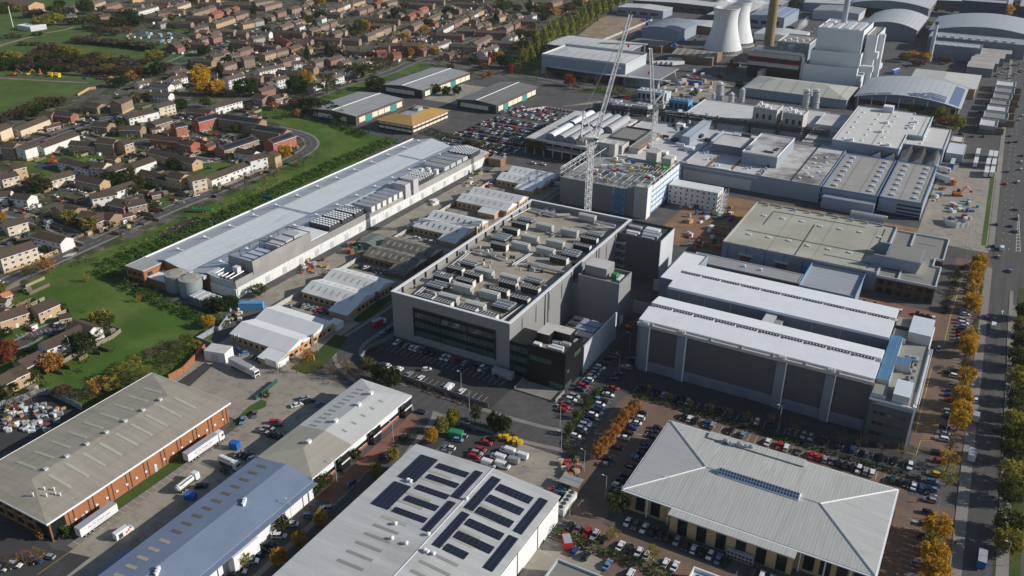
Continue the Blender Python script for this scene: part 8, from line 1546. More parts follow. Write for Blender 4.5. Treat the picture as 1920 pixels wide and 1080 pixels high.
def lorry(lab, X, Y, a, tractor=True, words=True, L=13.6, body=TRW, cabm=TRW, roofm=TRR, grp=None, cat='lorry'):
    t = thing('articulated_lorry' if tractor else 'lorry_trailer', lab, cat if tractor else 'trailer', X, Y, .1, a, grp)
    m = M(); m.box(0, -1.25, 1.05, L, 1.25, 4.0); tr = m.obj('trailer_body' if tractor else 'body', body, t)
    m = M(); m.box(-.02, -1.28, 4.003, L+.02, 1.28, 4.06); m.obj('roof', roofm, tr)
    m = M(); m.box(.2, -.9, .75, L-.3, .9, 1.04); m.box(L*.42, -1.2, .45, L*.66, -.9, .95); m.box(L*.42, .9, .45, L*.66, 1.2, .95); m.box(L*.7, -.8, .1, L*.72, -.6, .8); m.obj('chassis', DARKSTEEL, t)
    for x in (1.6, 3.0, 4.4):
        for y in (-1.05, 1.05): inst('wheel', WB, t, (x, y, 0))
    if words:
        for s in (1, -1):
            rot = (pi/2, 0, 0 if s > 0 else pi); text('Air To Ocean Line', 1.05, t, (L/2, -1.262*s, 2.35), rot, LET); text('THE FREIGHT AND STORAGE COMPANY', .36, t, (L/2, -1.262*s, 1.6), rot, REDLET)
            m = M()
            for (z0, z1) in ((3.4, 3.44), (1.42, 1.46)): m.box(2.6, min(-1.256*s, -1.266*s), z0, L-2.6, max(-1.256*s, -1.266*s), z1)
            m.obj('sign_border', REDLET, tr)
    if tractor:
        m = M(); m.extr([(L-1.2+1.5, .8), (L+2.75, .8), (L+2.8, 1.7), (L+2.55, 3.1), (L+1.9, 3.75), (L+.55, 3.75), (L+.3, 3.2)], 'x', 0, 0) if False else m.extr([(-1.24, .7), (1.24, .7), (1.24, 3.2), (1.05, 3.75), (-1.05, 3.75), (-1.24, 3.2)], 'x', L+.45, L+2.6); m.extr([(-1.2, .7), (1.2, .7), (1.2, 1.95), (-1.2, 1.95)], 'x', L+2.602, L+2.85); cb = m.obj('cab', cabm, t)
        m = M(); m.box(L+2.603, -1.1, 2.0, L+2.66, 1.1, 3.0); m.box(L+1.5, -1.27, 2.1, L+2.4, -1.242, 2.9); m.box(L+1.5, 1.242, 2.1, L+2.4, 1.27, 2.9); m.obj('window', GLASS, cb); m = M(); m.box(L+2.852, -.9, .8, L+2.88, .9, 1.6); m.obj('grille', DARKSTEEL, cb)
        for x in (L-1.4, L-.1, L+2.0):
            for y in (-1.05, 1.05): inst('wheel', WB, t, (x, y, 0))
    return t
def at(px, py, qx, qy, z=1.1): a = G(0, px, py, z); c = G(0, qx, qy, z); return a, atan2(c[1]-a[1], c[0]-a[0])
def lorry_at(lab, px, py, qx, qy, **k):
    (X, Y), a = at(px, py, qx, qy); X += -sin(a)*1.25; Y += cos(a)*1.25
    return lorry(lab, X, Y, a, **k)
lorry_at('white articulated lorry with dark lettering beside the brick wall', 354.2, 866.5, 411, 827)
lorry_at('white lettered trailer without a cab beside the brick wall', 152.9, 1008, 220.8, 959, tractor=False)
lorry_at('white lettered lorry parked in the yard by the white container', 429, 683.5, 463, 700.5)
t = thing('storage_container', 'big plain white storage container behind the yard lorry', 'container', *G(0, 385, 676), .06, .25); m = M(); m.box(0, 0, 0, 9.5, 6.2, 4.6); m.obj('body', OFFW, t); m = M(); m.box(-.05, -.05, 4.601, 9.55, 6.25, 4.7); m.obj('roof', PALEROOF, t); m = M(); m.box(3, -.06, .2, 6, -.002, 3.6); m.obj('door', LITCLAD, t)
def tanker(lab, px, py, qx, qy, body=TRW):
    (X, Y), a = at(px, py, qx, qy, .3); t = thing('tanker_lorry', lab, 'lorry', X, Y, .1, a); m = M(); m.bar((0, 0, 2.1), (6.4, 0, 2.1), 1.15, 14); m.bar((-.3, 0, 2.1), (0, 0, 2.1), .8, 14); [m.bar((x, 0, 2.1), (x+.12, 0, 2.1), 1.2, 14) for x in (.8, 2.4, 4, 5.6)]; m.obj('tank', body, t)
    m = M(); m.box(0, -.9, .8, 8.6, .9, 1.1); m.box(.5, -1.15, 3.1, 6, -.95, 3.3); m.obj('chassis', DARKSTEEL, t); m = M(); m.extr([(-1.2, .8), (1.2, .8), (1.2, 2.7), (1.0, 3.2), (-1.0, 3.2), (-1.2, 2.7)], 'x', 7.0, 8.8); cb = m.obj('cab', TRW, t); m = M(); m.box(8.802, -1.05, 1.9, 8.86, 1.05, 2.8); m.obj('window', GLASS, cb)
    for x in (.9, 2.2, 7.9):
        for y in (-1, 1): inst('wheel', WB, t, (x, y, 0))
tanker('white tanker lorry in the service yard facing away', 334, 925, 371, 896); tanker('white equipped tanker nose down beside the service yard bins', 414, 866, 452, 883)
(X, Y), a = at(216, 1013, 247, 992, .3); t = thing('delivery_van', 'white delivery van with its side door open by the blue canopy', 'van', X, Y, .1, a); m = M(); m.extr([(-1.05, .4), (1.05, .4), (1.05, 2.3), (.85, 2.7), (-.85, 2.7), (-1.05, 2.3)], 'x', 0, 4.6); m.extr([(-1.03, .4), (1.03, .4), (1.0, 1.5), (-1.0, 1.5)], 'x', 4.602, 6.0); m.poly([(4.6, -.98, 2.5), (4.6, .98, 2.5), (5.5, 1.0, 1.51), (5.5, -1.0, 1.51)]); bo = m.obj('body', TRW, t); m = M(); m.box(.8, -1.09, .6, 2.2, -1.052, 2.2); m.obj('open_door', DARKSTEEL, bo); m = M(); m.poly([(4.66, -.9, 2.46), (5.48, -.92, 1.58), (5.48, .92, 1.58), (4.66, .9, 2.46)]); m.obj('windscreen', GLASS, bo); m = M(); m.box(3.2, -1.08, 1.0, 3.9, -1.052, 1.6); m.box(4.1, -1.08, 1.2, 4.5, -1.052, 2.1); m.obj('red_logo', REDP, bo)
for x in (1, 4.9):
    for y in (-.95, .95): inst('wheel', WHEEL, t, (x, y, 0), 0, 1.15)
def boxtruck(lab, X, Y, a, boxm, cabm=TRW, L=5.2, z=.1, cat='lorry'):
    t = thing('box_truck', lab, cat, X, Y, z, a); m = M(); m.box(-L/2, -1.15, .9, L/2, 1.15, 3.3); m.obj('box', boxm, t); m = M(); m.box(-L/2-.02, -1.17, 3.303, L/2+.02, 1.17, 3.37); m.obj('roof', TRR, t); m = M(); m.extr([(-1.05, .5), (1.05, .5), (1.0, 1.9), (.85, 2.3), (-.85, 2.3), (-1.0, 1.9)], 'x', L/2+.1, L/2+1.7); cb = m.obj('cab', cabm, t); m = M(); m.box(L/2+1.702, -.85, 1.4, L/2+1.75, .85, 2.1); m.obj('window', GLASS, cb)
    for x in (-L*.3, L/2+.9):
        for y in (-.98, .98): inst('wheel', WHEEL, t, (x, y, 0), 0, 1.25)
    return t
boxtruck('red sided box truck parked near the data centre corner', *G(0, 708, 612), H*.85, REDP); boxtruck('white box truck driving on the main road by the yellow trees', *G(0, 1820, 862), H, TRW); boxtruck('bright blue lorry at the bottom of the main road', *G(0, 1838, 1058), H, BLUEP, BLUEP, 6); boxtruck('white van with a yellow tail on the main road', *G(0, 1827, 790), H, TRW, TRW, 3.4)
boxtruck('red flatbed truck with sacks in the sunlit yard', *G(0, 1063, 1026), 2.2, REDP, REDP, 4)
for i, (px, py) in enumerate(((1874, 300), (1884, 277), (1895, 286), (1907, 288), (1890, 303), (1903, 306), (1886, 322), (1898, 324))[:8]):
    pass
for i, (px, py) in enumerate(((1829, 306), (1833, 289), (1849, 324), (1852, 308), (1857, 293), (1860, 324), (1863, 309), (1866, 294))):
    X, Y = G(0, px, py, 2); lorry(['lower white trailer of the left pair in the lorry yard', 'upper white trailer of the left pair in the lorry yard', 'bottom white trailer in the middle line of the lorry yard', 'middle white trailer in the middle line of the lorry yard', 'top white trailer in the middle line of the lorry yard', 'bottom white trailer in the line by the grass strip', 'middle white trailer in the line by the grass strip', 'top white trailer in the line by the grass strip'][i], X, Y-6, H, tractor=False, words=False, roofm=TRW, grp='white trailers in the factory lorry yard')
X, Y = G(115, 1095, 830, 0); lorry('blue sided grey topped trailer in the factory lorry yard', X, Y, H, tractor=False, words=False, body=BLUEP, roofm=LITCLAD); X, Y = G(115, 1075, 1000, 0); lorry('white lorry with an orange cab beside the striped bays', X-10, Y+9, -.62, words=False, cabm=ORANGEP); X, Y = G(115, 985, 860, 0); lorry('white lorry backed against the sawtooth roofs', X-11, Y+1, -.1, words=False)
for i in range(5): X, Y = -301+i*4.4, 822+i*2; lorry('%s white trailer from the left beside the blue grey shed' % ordn(i+1), X, Y, .9, tractor=False, words=False, roofm=TRW, grp='white trailers beside the blue grey shed')
for i in range(3): X, Y = -293+i*4.4, 846+i*2; lorry('%s white trailer in the back rank beside the blue grey shed' % ordn(i+1), X, Y, .9, tractor=False, words=False, roofm=TRW, grp='white trailers beside the blue grey shed')
X, Y = G(104, 150, 960, 0); lorry('navy sided lorry in the yard left of the silver silos', X-8, Y, 0, words=False, body=BLUEP, roofm=BLUEROOF, tractor=False); X, Y = G(105, 445, 830, 0); lorry('blue lorry behind the curved solar roof', X, Y-4, 1.3, words=False, body=BLUEP, roofm=WHITE, tractor=False)
def crate(lab, X, Y, z, a, w_, d, h, mt, nm='crate', cat='crate', grp=None, rim=None):
    t = thing(nm, lab, cat, X, Y, z, a, grp); m = M(); m.extr([(-d/2*.9, 0), (d/2*.9, 0), (d/2, h), (-d/2, h)], 'x', -w_/2, w_/2); m.obj('body', mt, t); m = M(); m.box(-w_/2-.06, -d/2-.06, h+.003, w_/2+.06, d/2+.06, h+.1); m.box(-w_/2+.2, -d/2+.2, h+.101, w_/2-.2, d/2-.2, h+.16); m.obj('lid', rim or mt, t); return t
rz = random.Random(31)
def pile(t, cx, cy, rx, ry, n, what, place, cat, sc=1.0, pal=None, grp=None, z=.06):
    names = {'white': OFFW, 'grey': STEEL, **MUTE, 'buff': BUFFBRICK, 'rusty': RUST, 'black': DARKSTEEL, 'pale blue': SKYP}
    ks = pal or list(names); cc = {}
    for X, Y, c in sorted([(*G(t, cx+rz.uniform(-rx, rx), cy+rz.uniform(-ry, ry)), ks[i % len(ks)]) for i in range(n)], key=lambda q: depth(q[0], q[1])):
        cc[c] = cc.get(c, 0)+1; lab = '%s%s %s %s' % ('nearest ' if cc[c] == 1 else ordn(cc[c])+' nearest ', c, what, place)
        crate(lab, X, Y, z, rz.uniform(0, 1.6), rz.uniform(.9, 2.6)*sc, rz.uniform(.8, 1.8)*sc, rz.uniform(.6, 1.8)*sc, names[c], what.replace(' ', '_'), cat, '%s %s pieces %s' % (c, what, place))
pile(7, 190, 190, 170, 80, 110, 'crate', 'heaped in the scrap yard behind the brick warehouse', 'crate', .8, ['grey', 'white', 'grey', 'white', 'grey', 'black', 'orange', 'white', 'buff', 'grey', 'black', 'white', 'red', 'grey', 'buff', 'white', 'blue', 'grey', 'white', 'yellow'])
pile(8, 1290, 480, 60, 55, 26, 'recycling bin', 'in the bin yard by the orange trees', 'bin', .9, ['red', 'green', 'orange', 'buff', 'blue', 'red', 'buff', 'white']); pile(8, 1200, 600, 50, 25, 16, 'gas bottle crate', 'beside the solar roof wall', 'crate', .8, ['red', 'red', 'green', 'blue', 'black'])
pile(121, 1640, 850, 160, 90, 24, 'scrap crate', 'beside the second saw roofed unit', 'crate', .9, ['grey', 'red', 'buff', 'white', 'yellow', 'rusty']); pile(131, 720, 320, 70, 90, 16, 'scrap crate', 'by the lane fence of the lorry yard', 'crate', .9, ['buff', 'grey', 'white', 'black']); pile(122, 140, 650, 110, 60, 12, 'skip', 'beside the dirty brown roofed unit', 'skip', 1.6, ['green', 'orange', 'orange', 'grey']); pile(122, 1060, 110, 50, 40, 6, 'cement bag', 'beside the slotted roof unit', 'bag', 1.4, ['white'])
pile(6, 150, 210, 140, 120, 60, 'site crate', 'on the muddy building site', 'crate', 1.3, ['white', 'grey', 'red', 'blue', 'rusty', 'white', 'orange', 'buff', 'green']); pile(6, 900, 150, 260, 22, 30, 'rubble heap', 'behind the cream roof', 'rubble', 1.2, ['grey', 'white', 'rusty', 'black']); pile(6, 1590, 120, 90, 70, 30, 'site crate', 'in the fenced site by the junction', 'crate', 1.2, ['white', 'blue', 'red', 'grey', 'white', 'pale blue']); pile(6, 1430, 40, 40, 60, 10, 'site crate', 'beside the striped bays', 'crate', 1.3, ['white', 'orange', 'blue', 'yellow']); pile(6, 60, 60, 80, 30, 16, 'site crate', 'at the foot of the cabin stack', 'crate', 1.2, ['white', 'red', 'grey', 'orange'])
pile(112, 1500, 930, 90, 90, 14, 'pallet stack', 'at the far end of the long warehouse', 'pallet', 1.2, ['white', 'yellow', 'grey', 'buff', 'blue']); pile(114, 120, 420, 200, 120, 18, 'duct box', 'on the pale factory roof', 'duct box', 1.3, ['grey', 'white'], z=9)
pile(104, 120, 850, 110, 60, 10, 'yard skip', 'in the yard left of the silver silos', 'skip', 1.8, ['grey', 'blue', 'white', 'red']); pile(103, 1820, 540, 120, 30, 12, 'site skip', 'on the ground by the old brown shed', 'skip', 1.6, ['orange', 'grey', 'rusty']); pile(103, 1500, 255, 60, 30, 8, 'site skip', 'along the edge of the bare earth site', 'skip', 1.8, ['blue'])
crate('green domed skip among cars in the van park', *G(0, 855, 819), .06, .2, 5, 2.6, 2.4, GREENP, 'skip', 'skip'); crate('bright blue bin in the service yard by the lorry', *G(0, 441, 841), .06, .2, 3.2, 2.4, 2.6, BLUEP, 'skip', 'skip'); crate('dark blue skip behind the tanker lorry', *G(0, 358, 935), .06, .3, 3.6, 2.4, 1.8, BLUEP, 'skip', 'skip'); crate('light blue container by the hedge end', *G(0, 472, 578), .06, .55, 11, 3, 3, SKYP, 'container', 'container'); crate('grey ribbed container at the end of the data centre front', *G(0, 943, 706), .06, 0, 9, 2.6, 2.8, STEEL, 'container', 'container')
for i in range(9): X, Y = G(8, 900+i*13, 300+i*5); crate('%s yellow drum crate from the left beside the vans' % ordn(i+1), X+(i % 2)*.5, Y+(i % 3)*.7-.7, .07, .1+i*.3, 1.4, 1.3, 1.2+.2*(i % 2), YELLOWP, 'drum_crate', 'crate', 'yellow drum crates beside the vans')
pile(0, 1290, 168, 45, 16, 30, 'yard crate', 'in the worn yard behind the pipe bridge', 'crate', 1.9, ['grey', 'white', 'buff', 'blue', 'rusty', 'white'])
pile(0, 1230, 190, 40, 6, 14, 'yard crate', 'between the grey plant houses', 'crate', 1.7, ['grey', 'white', 'black', 'white', 'yellow'])
t = thing('chiller', 'long white chiller with five fans beside the solar warehouse', 'chiller', *G(8, 1265, 690), .06, H); m = M(); m.box(-5, -1.4, 0, 5, 1.4, 2.8); m.obj('casing', CHI_W, t); f = M(); [f.cyl(-4+i*2, 0, 2.8, 3.0, .8, n=10) for i in range(5)]; f.obj('fans', DARKSTEEL, t)
t = thing('cycle_shelter', 'grey ribbed roof shelter over bins by the hedge', 'shelter', *G(8, 1290, 580), .06, 0); m = M(); m.box(-3.5, -2.5, 2.6, 3.5, 2.5, 2.8); m.obj('roof', GREYSHED, t); m = M(); [m.box(x, y, 0, x+.15, y+.15, 2.6) for x in (-3.4, 3.2) for y in (-2.4, 2.2)]; m.obj('post', DARKSTEEL, t)
t = thing('roof_well_block', 'small flat roofed block cut by the bottom edge', 'building', *G(0, 1045, 1072), 0, 0); m = M(); m.box(0, -12, 0, 16, 0, 4.4); m.obj('wall', SLATECLAD, t); m = M(); m.box(-.2, -.4, 4.4, 16.2, .1, 5.2); m.box(15.7, -12, 4.4, 16.2, -.41, 5.2); m.box(-.2, -12, 4.4, .3, -.41, 5.2); m.obj('parapet', LITCLAD, t); m = M(); m.box(.31, -12, 4.42, 15.6, -.42, 4.5); m.obj('roof', GREYF, t)
t = thing('plant_enclosure', 'white framed plant enclosure cut by the bottom edge', 'building', *G(0, 1300, 1080), 0, 0); m = M(); m.box(0, -8, 0, 16, 0, 2.6); m.obj('wall', LITCLAD, t); m = M(); m.box(-.2, -.4, 2.6, 16.2, .1, 3.6); m.box(15.8, -8, 2.6, 16.2, -.41, 3.6); m.box(-.2, -8, 2.6, .2, -.41, 3.6); m.obj('parapet', WHITESTEEL, t); m = M(); [m.cyl(2+i*2.2, -3, 2.61, 3.3, .8, n=10) for i in range(6)]; m.obj('fans', DARKSTEEL, t)
def fence(lab, c, h, mt, post=3.0, nm='fence', cat='fence', th=.08, pm=None):
    t = thing(nm, lab, cat, *c[0], 0); m = M()
    for (a, b) in zip(c, c[1:]):
        L = hypot(b[0]-a[0], b[1]-a[1]); nx, ny = -(b[1]-a[1])/L*th, (b[0]-a[0])/L*th; o = c[0]
        A, Bq = (a[0]-o[0], a[1]-o[1]), (b[0]-o[0], b[1]-o[1]); m.prism([(A[0]-nx, A[1]-ny), (Bq[0]-nx, Bq[1]-ny), (Bq[0]+nx, Bq[1]+ny), (A[0]+nx, A[1]+ny)], .1, h)
        for k in range(int(L/post)+1): f = k*post/L; x, y = A[0]+(Bq[0]-A[0])*f, A[1]+(Bq[1]-A[1])*f; m.box(x-.09-th, y-.09-th, 0, x+.09+th, y+.09+th, h+.15, 1)
    m.obj('panel', [mt, pm or mt], t); return t
WOODF = mat('weathered_fence_wood', (.24, .20, .155), .9, .14, .4, .15, [('h', 1.8, .2, .7)]); PALIS = mat('pale_palisade_steel', (.30, .33, .34), .6, .1, .4, .1, [('h', .5, .2, .6)]); GREENF = mat('green_mesh_fence', (.04, .10, .075), .7, .1, .4, .1)
fence('grey palisade fence around the first saw roofed unit', [G(131, *p) for p in ((470, 670), (300, 610), (500, 490), (545, 500), (640, 370), (600, 360))], 2.6, PALIS); fence('brick wall along the lorry yard edge', gp_((318, 713), (345, 698), (385, 655)), 2.6, ORANGEBRICK, 4, 'boundary_wall', 'wall', .25)
fence('green gate fence at the lorry yard entrance', gp_((480, 750), (500, 734), (520, 717)), 1.8, mat('dark_teal_mesh', (.022, .085, .07), .7)); fence('wooden garden fence nearest the green field', [G(130, *p) for p in ((690, 865), (890, 750), (860, 690))], 1.9, WOODF); fence('wooden garden fence behind the white corner house', [G(130, *p) for p in ((1090, 660), (1270, 570), (1360, 500), (1250, 460))], 1.9, WOODF); fence('buff garden wall by the zebra crossing', [G(120, *p) for p in ((440, 715), (480, 760), (640, 690), (850, 610))], 2, BUFFBRICK, 5, 'garden_wall', 'wall', .2); fence('long panelled garden fence beside the residential road', [G(111, *p) for p in ((400, 1010), (540, 1050), (780, 950), (990, 850))], 1.9, WOODF)
fence('dark steel fence around the data centre car park', [(-203, 262), (-206, 250), (-204, 241), (-196, 237.5), (-160, 237), (-141, 237)], 2.4, mat('grey_mesh_fence', (.16, .17, .165), .7, .1, .5, .1)); fence('green fence along the park works track', [G(100, *p) for p in ((1380, 880), (900, 860), (400, 820), (200, 815))], 1.8, GREENF); fence('green hoarding along the park edge', [G(101, *p) for p in ((-300, 790), (0, 690), (200, 610), (480, 550))], 1.3, mat('bright_green_hoarding', (.05, .15, .10), .7)); fence('corrugated fence behind the scrap yard', gp_((-20, 775), (40, 753), (70, 742), (92, 740), (155, 770)), 2.8, PALIS)
fence('concrete wall beside the narrow yard strip', [(-265.5, 232), (-265.5, 300), (-265.5, 380), (-265.5, 480)], 2.2, CONC, 4, 'boundary_wall', 'wall', .15); fence('red and white barriers at the far edge of the great car park', [(-330, 612), (-318, 630), (-286, 628), (-281, 612)], 1.6, OFFW, 3.4, 'barrier', 'barrier', .3, REDP); fence('blue hoarding beside the bare earth site', [(-316, 885), (-316, 960), (-319, 1060)], 2.8, BLUEP); fence('pale wall behind the bare earth site', [(-392, 880), (-392, 1060), (-450, 1200)], 2.4, CONC, 6, 'boundary_wall', 'wall', .2)
fence('curved white hoarding around the junction site', [G(125, *p) for p in ((1010, 320), (1050, 380), (1150, 410), (1290, 410))], 3, OFFW); fence('pale wall at the edge of the meadow track', [G(100, *p) for p in ((880, 1080), (1000, 1010), (1080, 1000))], 2, BUFFBRICK, 5, 'boundary_wall', 'wall', .25)
strip('path', smooth_line([G(100, *p) for p in ((-400, 860), (0, 870), (400, 895), (800, 920), (1150, 935), (1250, 950))]), 7, .1, ASPH, 'works track between meadow and scrub'); strip('path', smooth_line([G(100, *p) for p in ((-200, 870), (0, 880), (500, 910), (1000, 935))]), 3, .13, DIRT, 'sandy edge of the works track'); strip('path', smooth_line([G(100, *p) for p in ((-100, 560), (0, 515), (200, 455), (400, 405), (480, 395), (470, 405))]), 5, .1, DIRT, 'sandy footpath over the park meadow'); strip('path', smooth_line([G(100, *p) for p in ((520, 370), (650, 350), (760, 330), (830, 305))]), 5, .1, DIRT, 'sandy footpath end beyond the rise'); strip('path', smooth_line([G(100, *p) for p in ((1250, 950), (1100, 1050), (950, 1110), (900, 1140))]), 6, .1, ASPH, 'ramp road beside the meadow')
def digger(lab, X, Y, a, body, s=1.0):
    t = thing('excavator', lab, 'excavator', X, Y, .1, a); m = M()
    for y in (-1.2, .7): m.extr([(-1.9, .15), (-1.6, 0), (1.6, 0), (1.9, .15), (1.9, .7), (-1.9, .7)], 'y', y, y+.5)
    m.obj('tracks', DARKSTEEL, t); m = M(); m.box(-1.9, -1.2, .85, 1.0, 1.2, 1.9); m.obj('body', body, t); m = M(); m.box(-.1, .2, 1.901, 1.0, 1.15, 3.0); m.obj('cab', GLASS, t); m = M(); m.bar((.8, -.2, 1.6), (3.2, -.2, 4.6), .28); m.bar((3.2, -.2, 4.6), (5.4, -.2, 2.8), .22); m.obj('boom', body, t); m = M(); m.extr([(-.6, 0), (.6, 0), (.6, .8), (-.6, .8)], 'x', 5.2, 6.1); [m.__setattr__('v', [(x, y, z+1.7) for x, y, z in m.v])]; m.obj('bucket', RUST, t); t.scale = (s, s, s)
digger('orange excavator with raised arm on the park works track', *G(100, 160, 850), .4, ORANGEP, 1.3); digger('small orange excavator farther along the works track', *G(100, 460, 845), 2.6, ORANGEP, 1.1); digger('yellow digger between two orange excavators', *G(100, 325, 845), 1.2, YELLOWP, 1.0); digger('lime green digger on the muddy building site', *G(112+1, 1780, 1080), 1, LIMEP, 1.3); digger('teal excavator behind the cream roof', *G(6, 790, 80), 2.4, TEALP, 1.5); digger('orange excavator between the grey tower and the white hall', *G(5, 1620, 770), .5, ORANGEP, .9); digger('red dumper beside the yard wall', *G(5, 1770, 540), .2, REDP, .8); digger('orange site machine near the striped bays', *G(125, 1165, 45), .5, ORANGEP, 1.4)
for i, (px, py) in enumerate(((575, 840), (575, 860), (645, 845), (645, 865))): X, Y = G(100, px, py); crate(['upper left', 'lower left', 'upper right', 'lower right'][i]+' yellow skip beside the works track', X, Y, .1, 0, 7, 3, 1.8, YELLOWP, 'skip', 'skip', 'yellow skips by the works track')
t = thing('site_lorry', 'yellow lorry with a white cab at the end of the works track', 'lorry', *G(100, 1280, 905), .1, 0); m = M(); m.box(-6, -1.4, 1, 4, 1.4, 2.6); m.obj('flatbed', YELLOWP, t); m = M(); m.box(4.1, -1.4, .6, 7.5, 1.4, 4.2); m.obj('cab', OFFW, t)
t = thing('floodlight_mast', 'tall white floodlight mast in the park', 'mast', *G(100, 148, 305), 0); m = M(); m.cyl(0, 0, 0, 23, .5, .35, 8); m.obj('pole', WHITESTEEL, t); m = M(); m.box(-.7, -.3, 22, .7, .3, 23.2); m.obj('lamp_head', WHITESTEEL, t)
t = B('pavilion', 'small white pavilion beside the park trees', *G(100, 200, 335), G(100, 200, 335)[0]+24, G(100, 200, 335)[1]+20, 5); t.walls(LITCLAD).flat(WHITE, .3, .3, OFFW); t = B('school_building', 'long low brown school building at the top left corner', *G(100, 0, 80), G(100, 0, 80)[0]+60, G(100, 0, 80)[1]+22, 6); t.gable(BUFFBRICK, mat('dull_brown_roof', (.16, .10, .075), .9, .1), 4, 'x', .5)
t = B('sports_hut', 'low white hut behind the meadow trees', *G(100, 450, 155), G(100, 450, 155)[0]+30, G(100, 450, 155)[1]+10, 4); t.walls(DARKCLAD).flat(OFFW, .2, .3, OFFW)
for i in range(34):
    X, Y = G(100, 1410+rz.uniform(0, 520), 380+rz.uniform(0, 130)); c = ['white', 'grey', 'blue', 'buff', 'white'][i % 5]
    t = thing('allotment_shed', '%s little shed among the allotment plots' % c, 'shed', X, Y, 0, rz.uniform(0, 3), '%s allotment sheds' % c); m = M(); m.box(-1.4, -1, 0, 1.4, 1, 1.9); m.obj('wall', [OFFW, STEEL, SKYP, BUFFBRICK, OFFW][i % 5], t); m = M(); m.extr([(-1.2, 1.9), (1.2, 1.9), (0, 2.5)], 'x', -1.6, 1.6); m.obj('roof', [STEEL, OFFW, STEEL, DARKSTEEL, SKYP][i % 5], t)
t = thing('play_frame', 'red climbing frame in the playground between terraces', 'play frame', *G(110, 600, 760), .06, .4); m = M()
for (x, y) in ((-2, -2), (2, -2), (2, 2), (-2, 2)): m.bar((x, y, 0), (x*.6, y*.6, 4.5), .15); m.bar((x, y, 2), (-y, x, 2), .12)
m.box(-1.6, -1.6, 2.1, 1.6, 1.6, 2.3); m.obj('frame', REDP, t); m = M(); m.lathe([(1.8, 4.5), (.1, 6)], 8); m.obj('roof', REDP, t); m = M(); m.poly([(1.6, -.5, 2.2), (5, -.5, .2), (5, .5, .2), (1.6, .5, 2.2)]); m.obj('slide', ORANGEP, t)
sheet('play_surface', pick([(365, 790), (560, 745), (690, 770), (640, 830), (440, 830)], 110), .07, mat('blue_play_surface', (.035, .05, .065), .9), 'dark blue playground surface')
t = thing('play_frame', 'green climbing frame beside the road and scrub', 'play frame', *G(121, 360, 230), .06, .4); m = M()
for k in range(6): m.bar((-6+k*2.4, -1, 0), (-6+k*2.4, -1, 3), .18); m.bar((-6+k*2.4, 1, 0), (-6+k*2.4, 1, 3), .18)
m.box(-6, -1.2, 2, 6, 1.2, 2.3); m.box(-6, -1.25, 2.9, 6, -1.1, 3.1); m.obj('frame', GREENP, t)
sheet('play_court', pick([(300, 440), (330, 420), (372, 405), (385, 418), (340, 440), (310, 455)]), .08, mat('maroon_court', (.045, .034, .036), .9), 'dark maroon ball court beside the scrub')
def lamp(lab, X, Y, h=8, z=0): t = thing('street_lamp', lab, 'street lamp', X, Y, z); m = M(); m.cyl(0, 0, 0, h, .1, .06, 6); m.bar((0, 0, h-.05), (-1.2, 0, h+.15), .05); m.obj('pole', LITCLAD, t); m = M(); m.box(-1.7, -.15, h+.08, -1.0, .15, h+.22); m.obj('lamp_head', WHITESTEEL, t)
for i, (px, py, d) in enumerate(((1678, 470, 0), (597, 660, 'on the lawn by the red door unit'), (295, 0, 0), (1135, 935, 'beside the paved drive'), (1095, 885, 'at the hedge by the bins'), (1052, 850, 'by the van park gate'), (1050, 800, 'at the data centre gate'), (880, 770, 'beside the curving estate road'), (738, 832, 'on the red brick forecourt'), (865, 735, 'by the data centre fence'), (632, 905, 'at the end of the sawtooth office'), (548, 980, 'below the blue roofed shed'), (1068, 968, 'in front of the white warehouse wall'), (1460, 800, 'in the parking strip below the white hall'), (1160, 700, 'at the entrance of the black office'), (1882, 1062, 'nearest on the far pavement of the main road'), (1884, 760, 'under the olive trees on the far pavement'), (1752, 975, 'beside the near golden trees'), (1772, 815, 'opposite the hatched bay'), (135, 668, 'in front of the buff terrace'), (402, 445, 'above the long warehouse wall'), (1180, 660, 'in the dark lane by the white hall'), (1252, 938, 'in front of the hipped office'))):
    if d: X, Y = G(0, px, py); lamp('slim grey street lamp '+d, X, Y, 9)
for i in range(7): X, Y = -265.8, 262+i*30; lamp('%s slim lamp from the near end along the white warehouse wall' % ordn(i+1), X, Y, 7)
for i in range(3): t = thing('flagpole', '%s white flagpole at the junction corner' % ['left', 'middle', 'right'][i], 'flagpole', *G(125, 1275+i*28, 610+i*12), 0, 0, 'flagpoles at the junction corner'); m = M(); m.cyl(0, 0, 0, 11, .12, .07, 6); m.obj('pole', WHITESTEEL, t); m = M(); m.cyl(0, 0, 0, .4, .3, n=8); m.obj('base', CONC, t)
for lab, px, py, mt, w_, h in (('red sign board beside the estate road', 958, 140, REDP, 3, 9), ('white notice board by the lorry yard gate', 509, 690, OFFW, 6, 3), ('small red sign board on the far white low roof', 1465, 52, REDP, 9, 4), ('small bright red hoarding on the factory roofs', 1176, 190, REDP, 4, 4), ('yellow street sign on the lawn by the red door unit', 586, 677, YELLOWP, 2, 2), ('green banner by the long warehouse scrub', 503, 377, TEALP, 9, 2.4)):
    X, Y = G(0, px, py); t = thing('sign_board', lab, 'sign', X, Y, 0); m = M(); m.box(-w_/2, -.12, 1, w_/2, .12, 1+h); m.obj('panel', mt, t); m = M(); m.box(-w_/2+.1, .121, 0, -w_/2+.3, .3, 1+h*.8); m.box(w_/2-.3, .121, 0, w_/2-.1, .3, 1+h*.8); m.obj('post', STEEL, t)
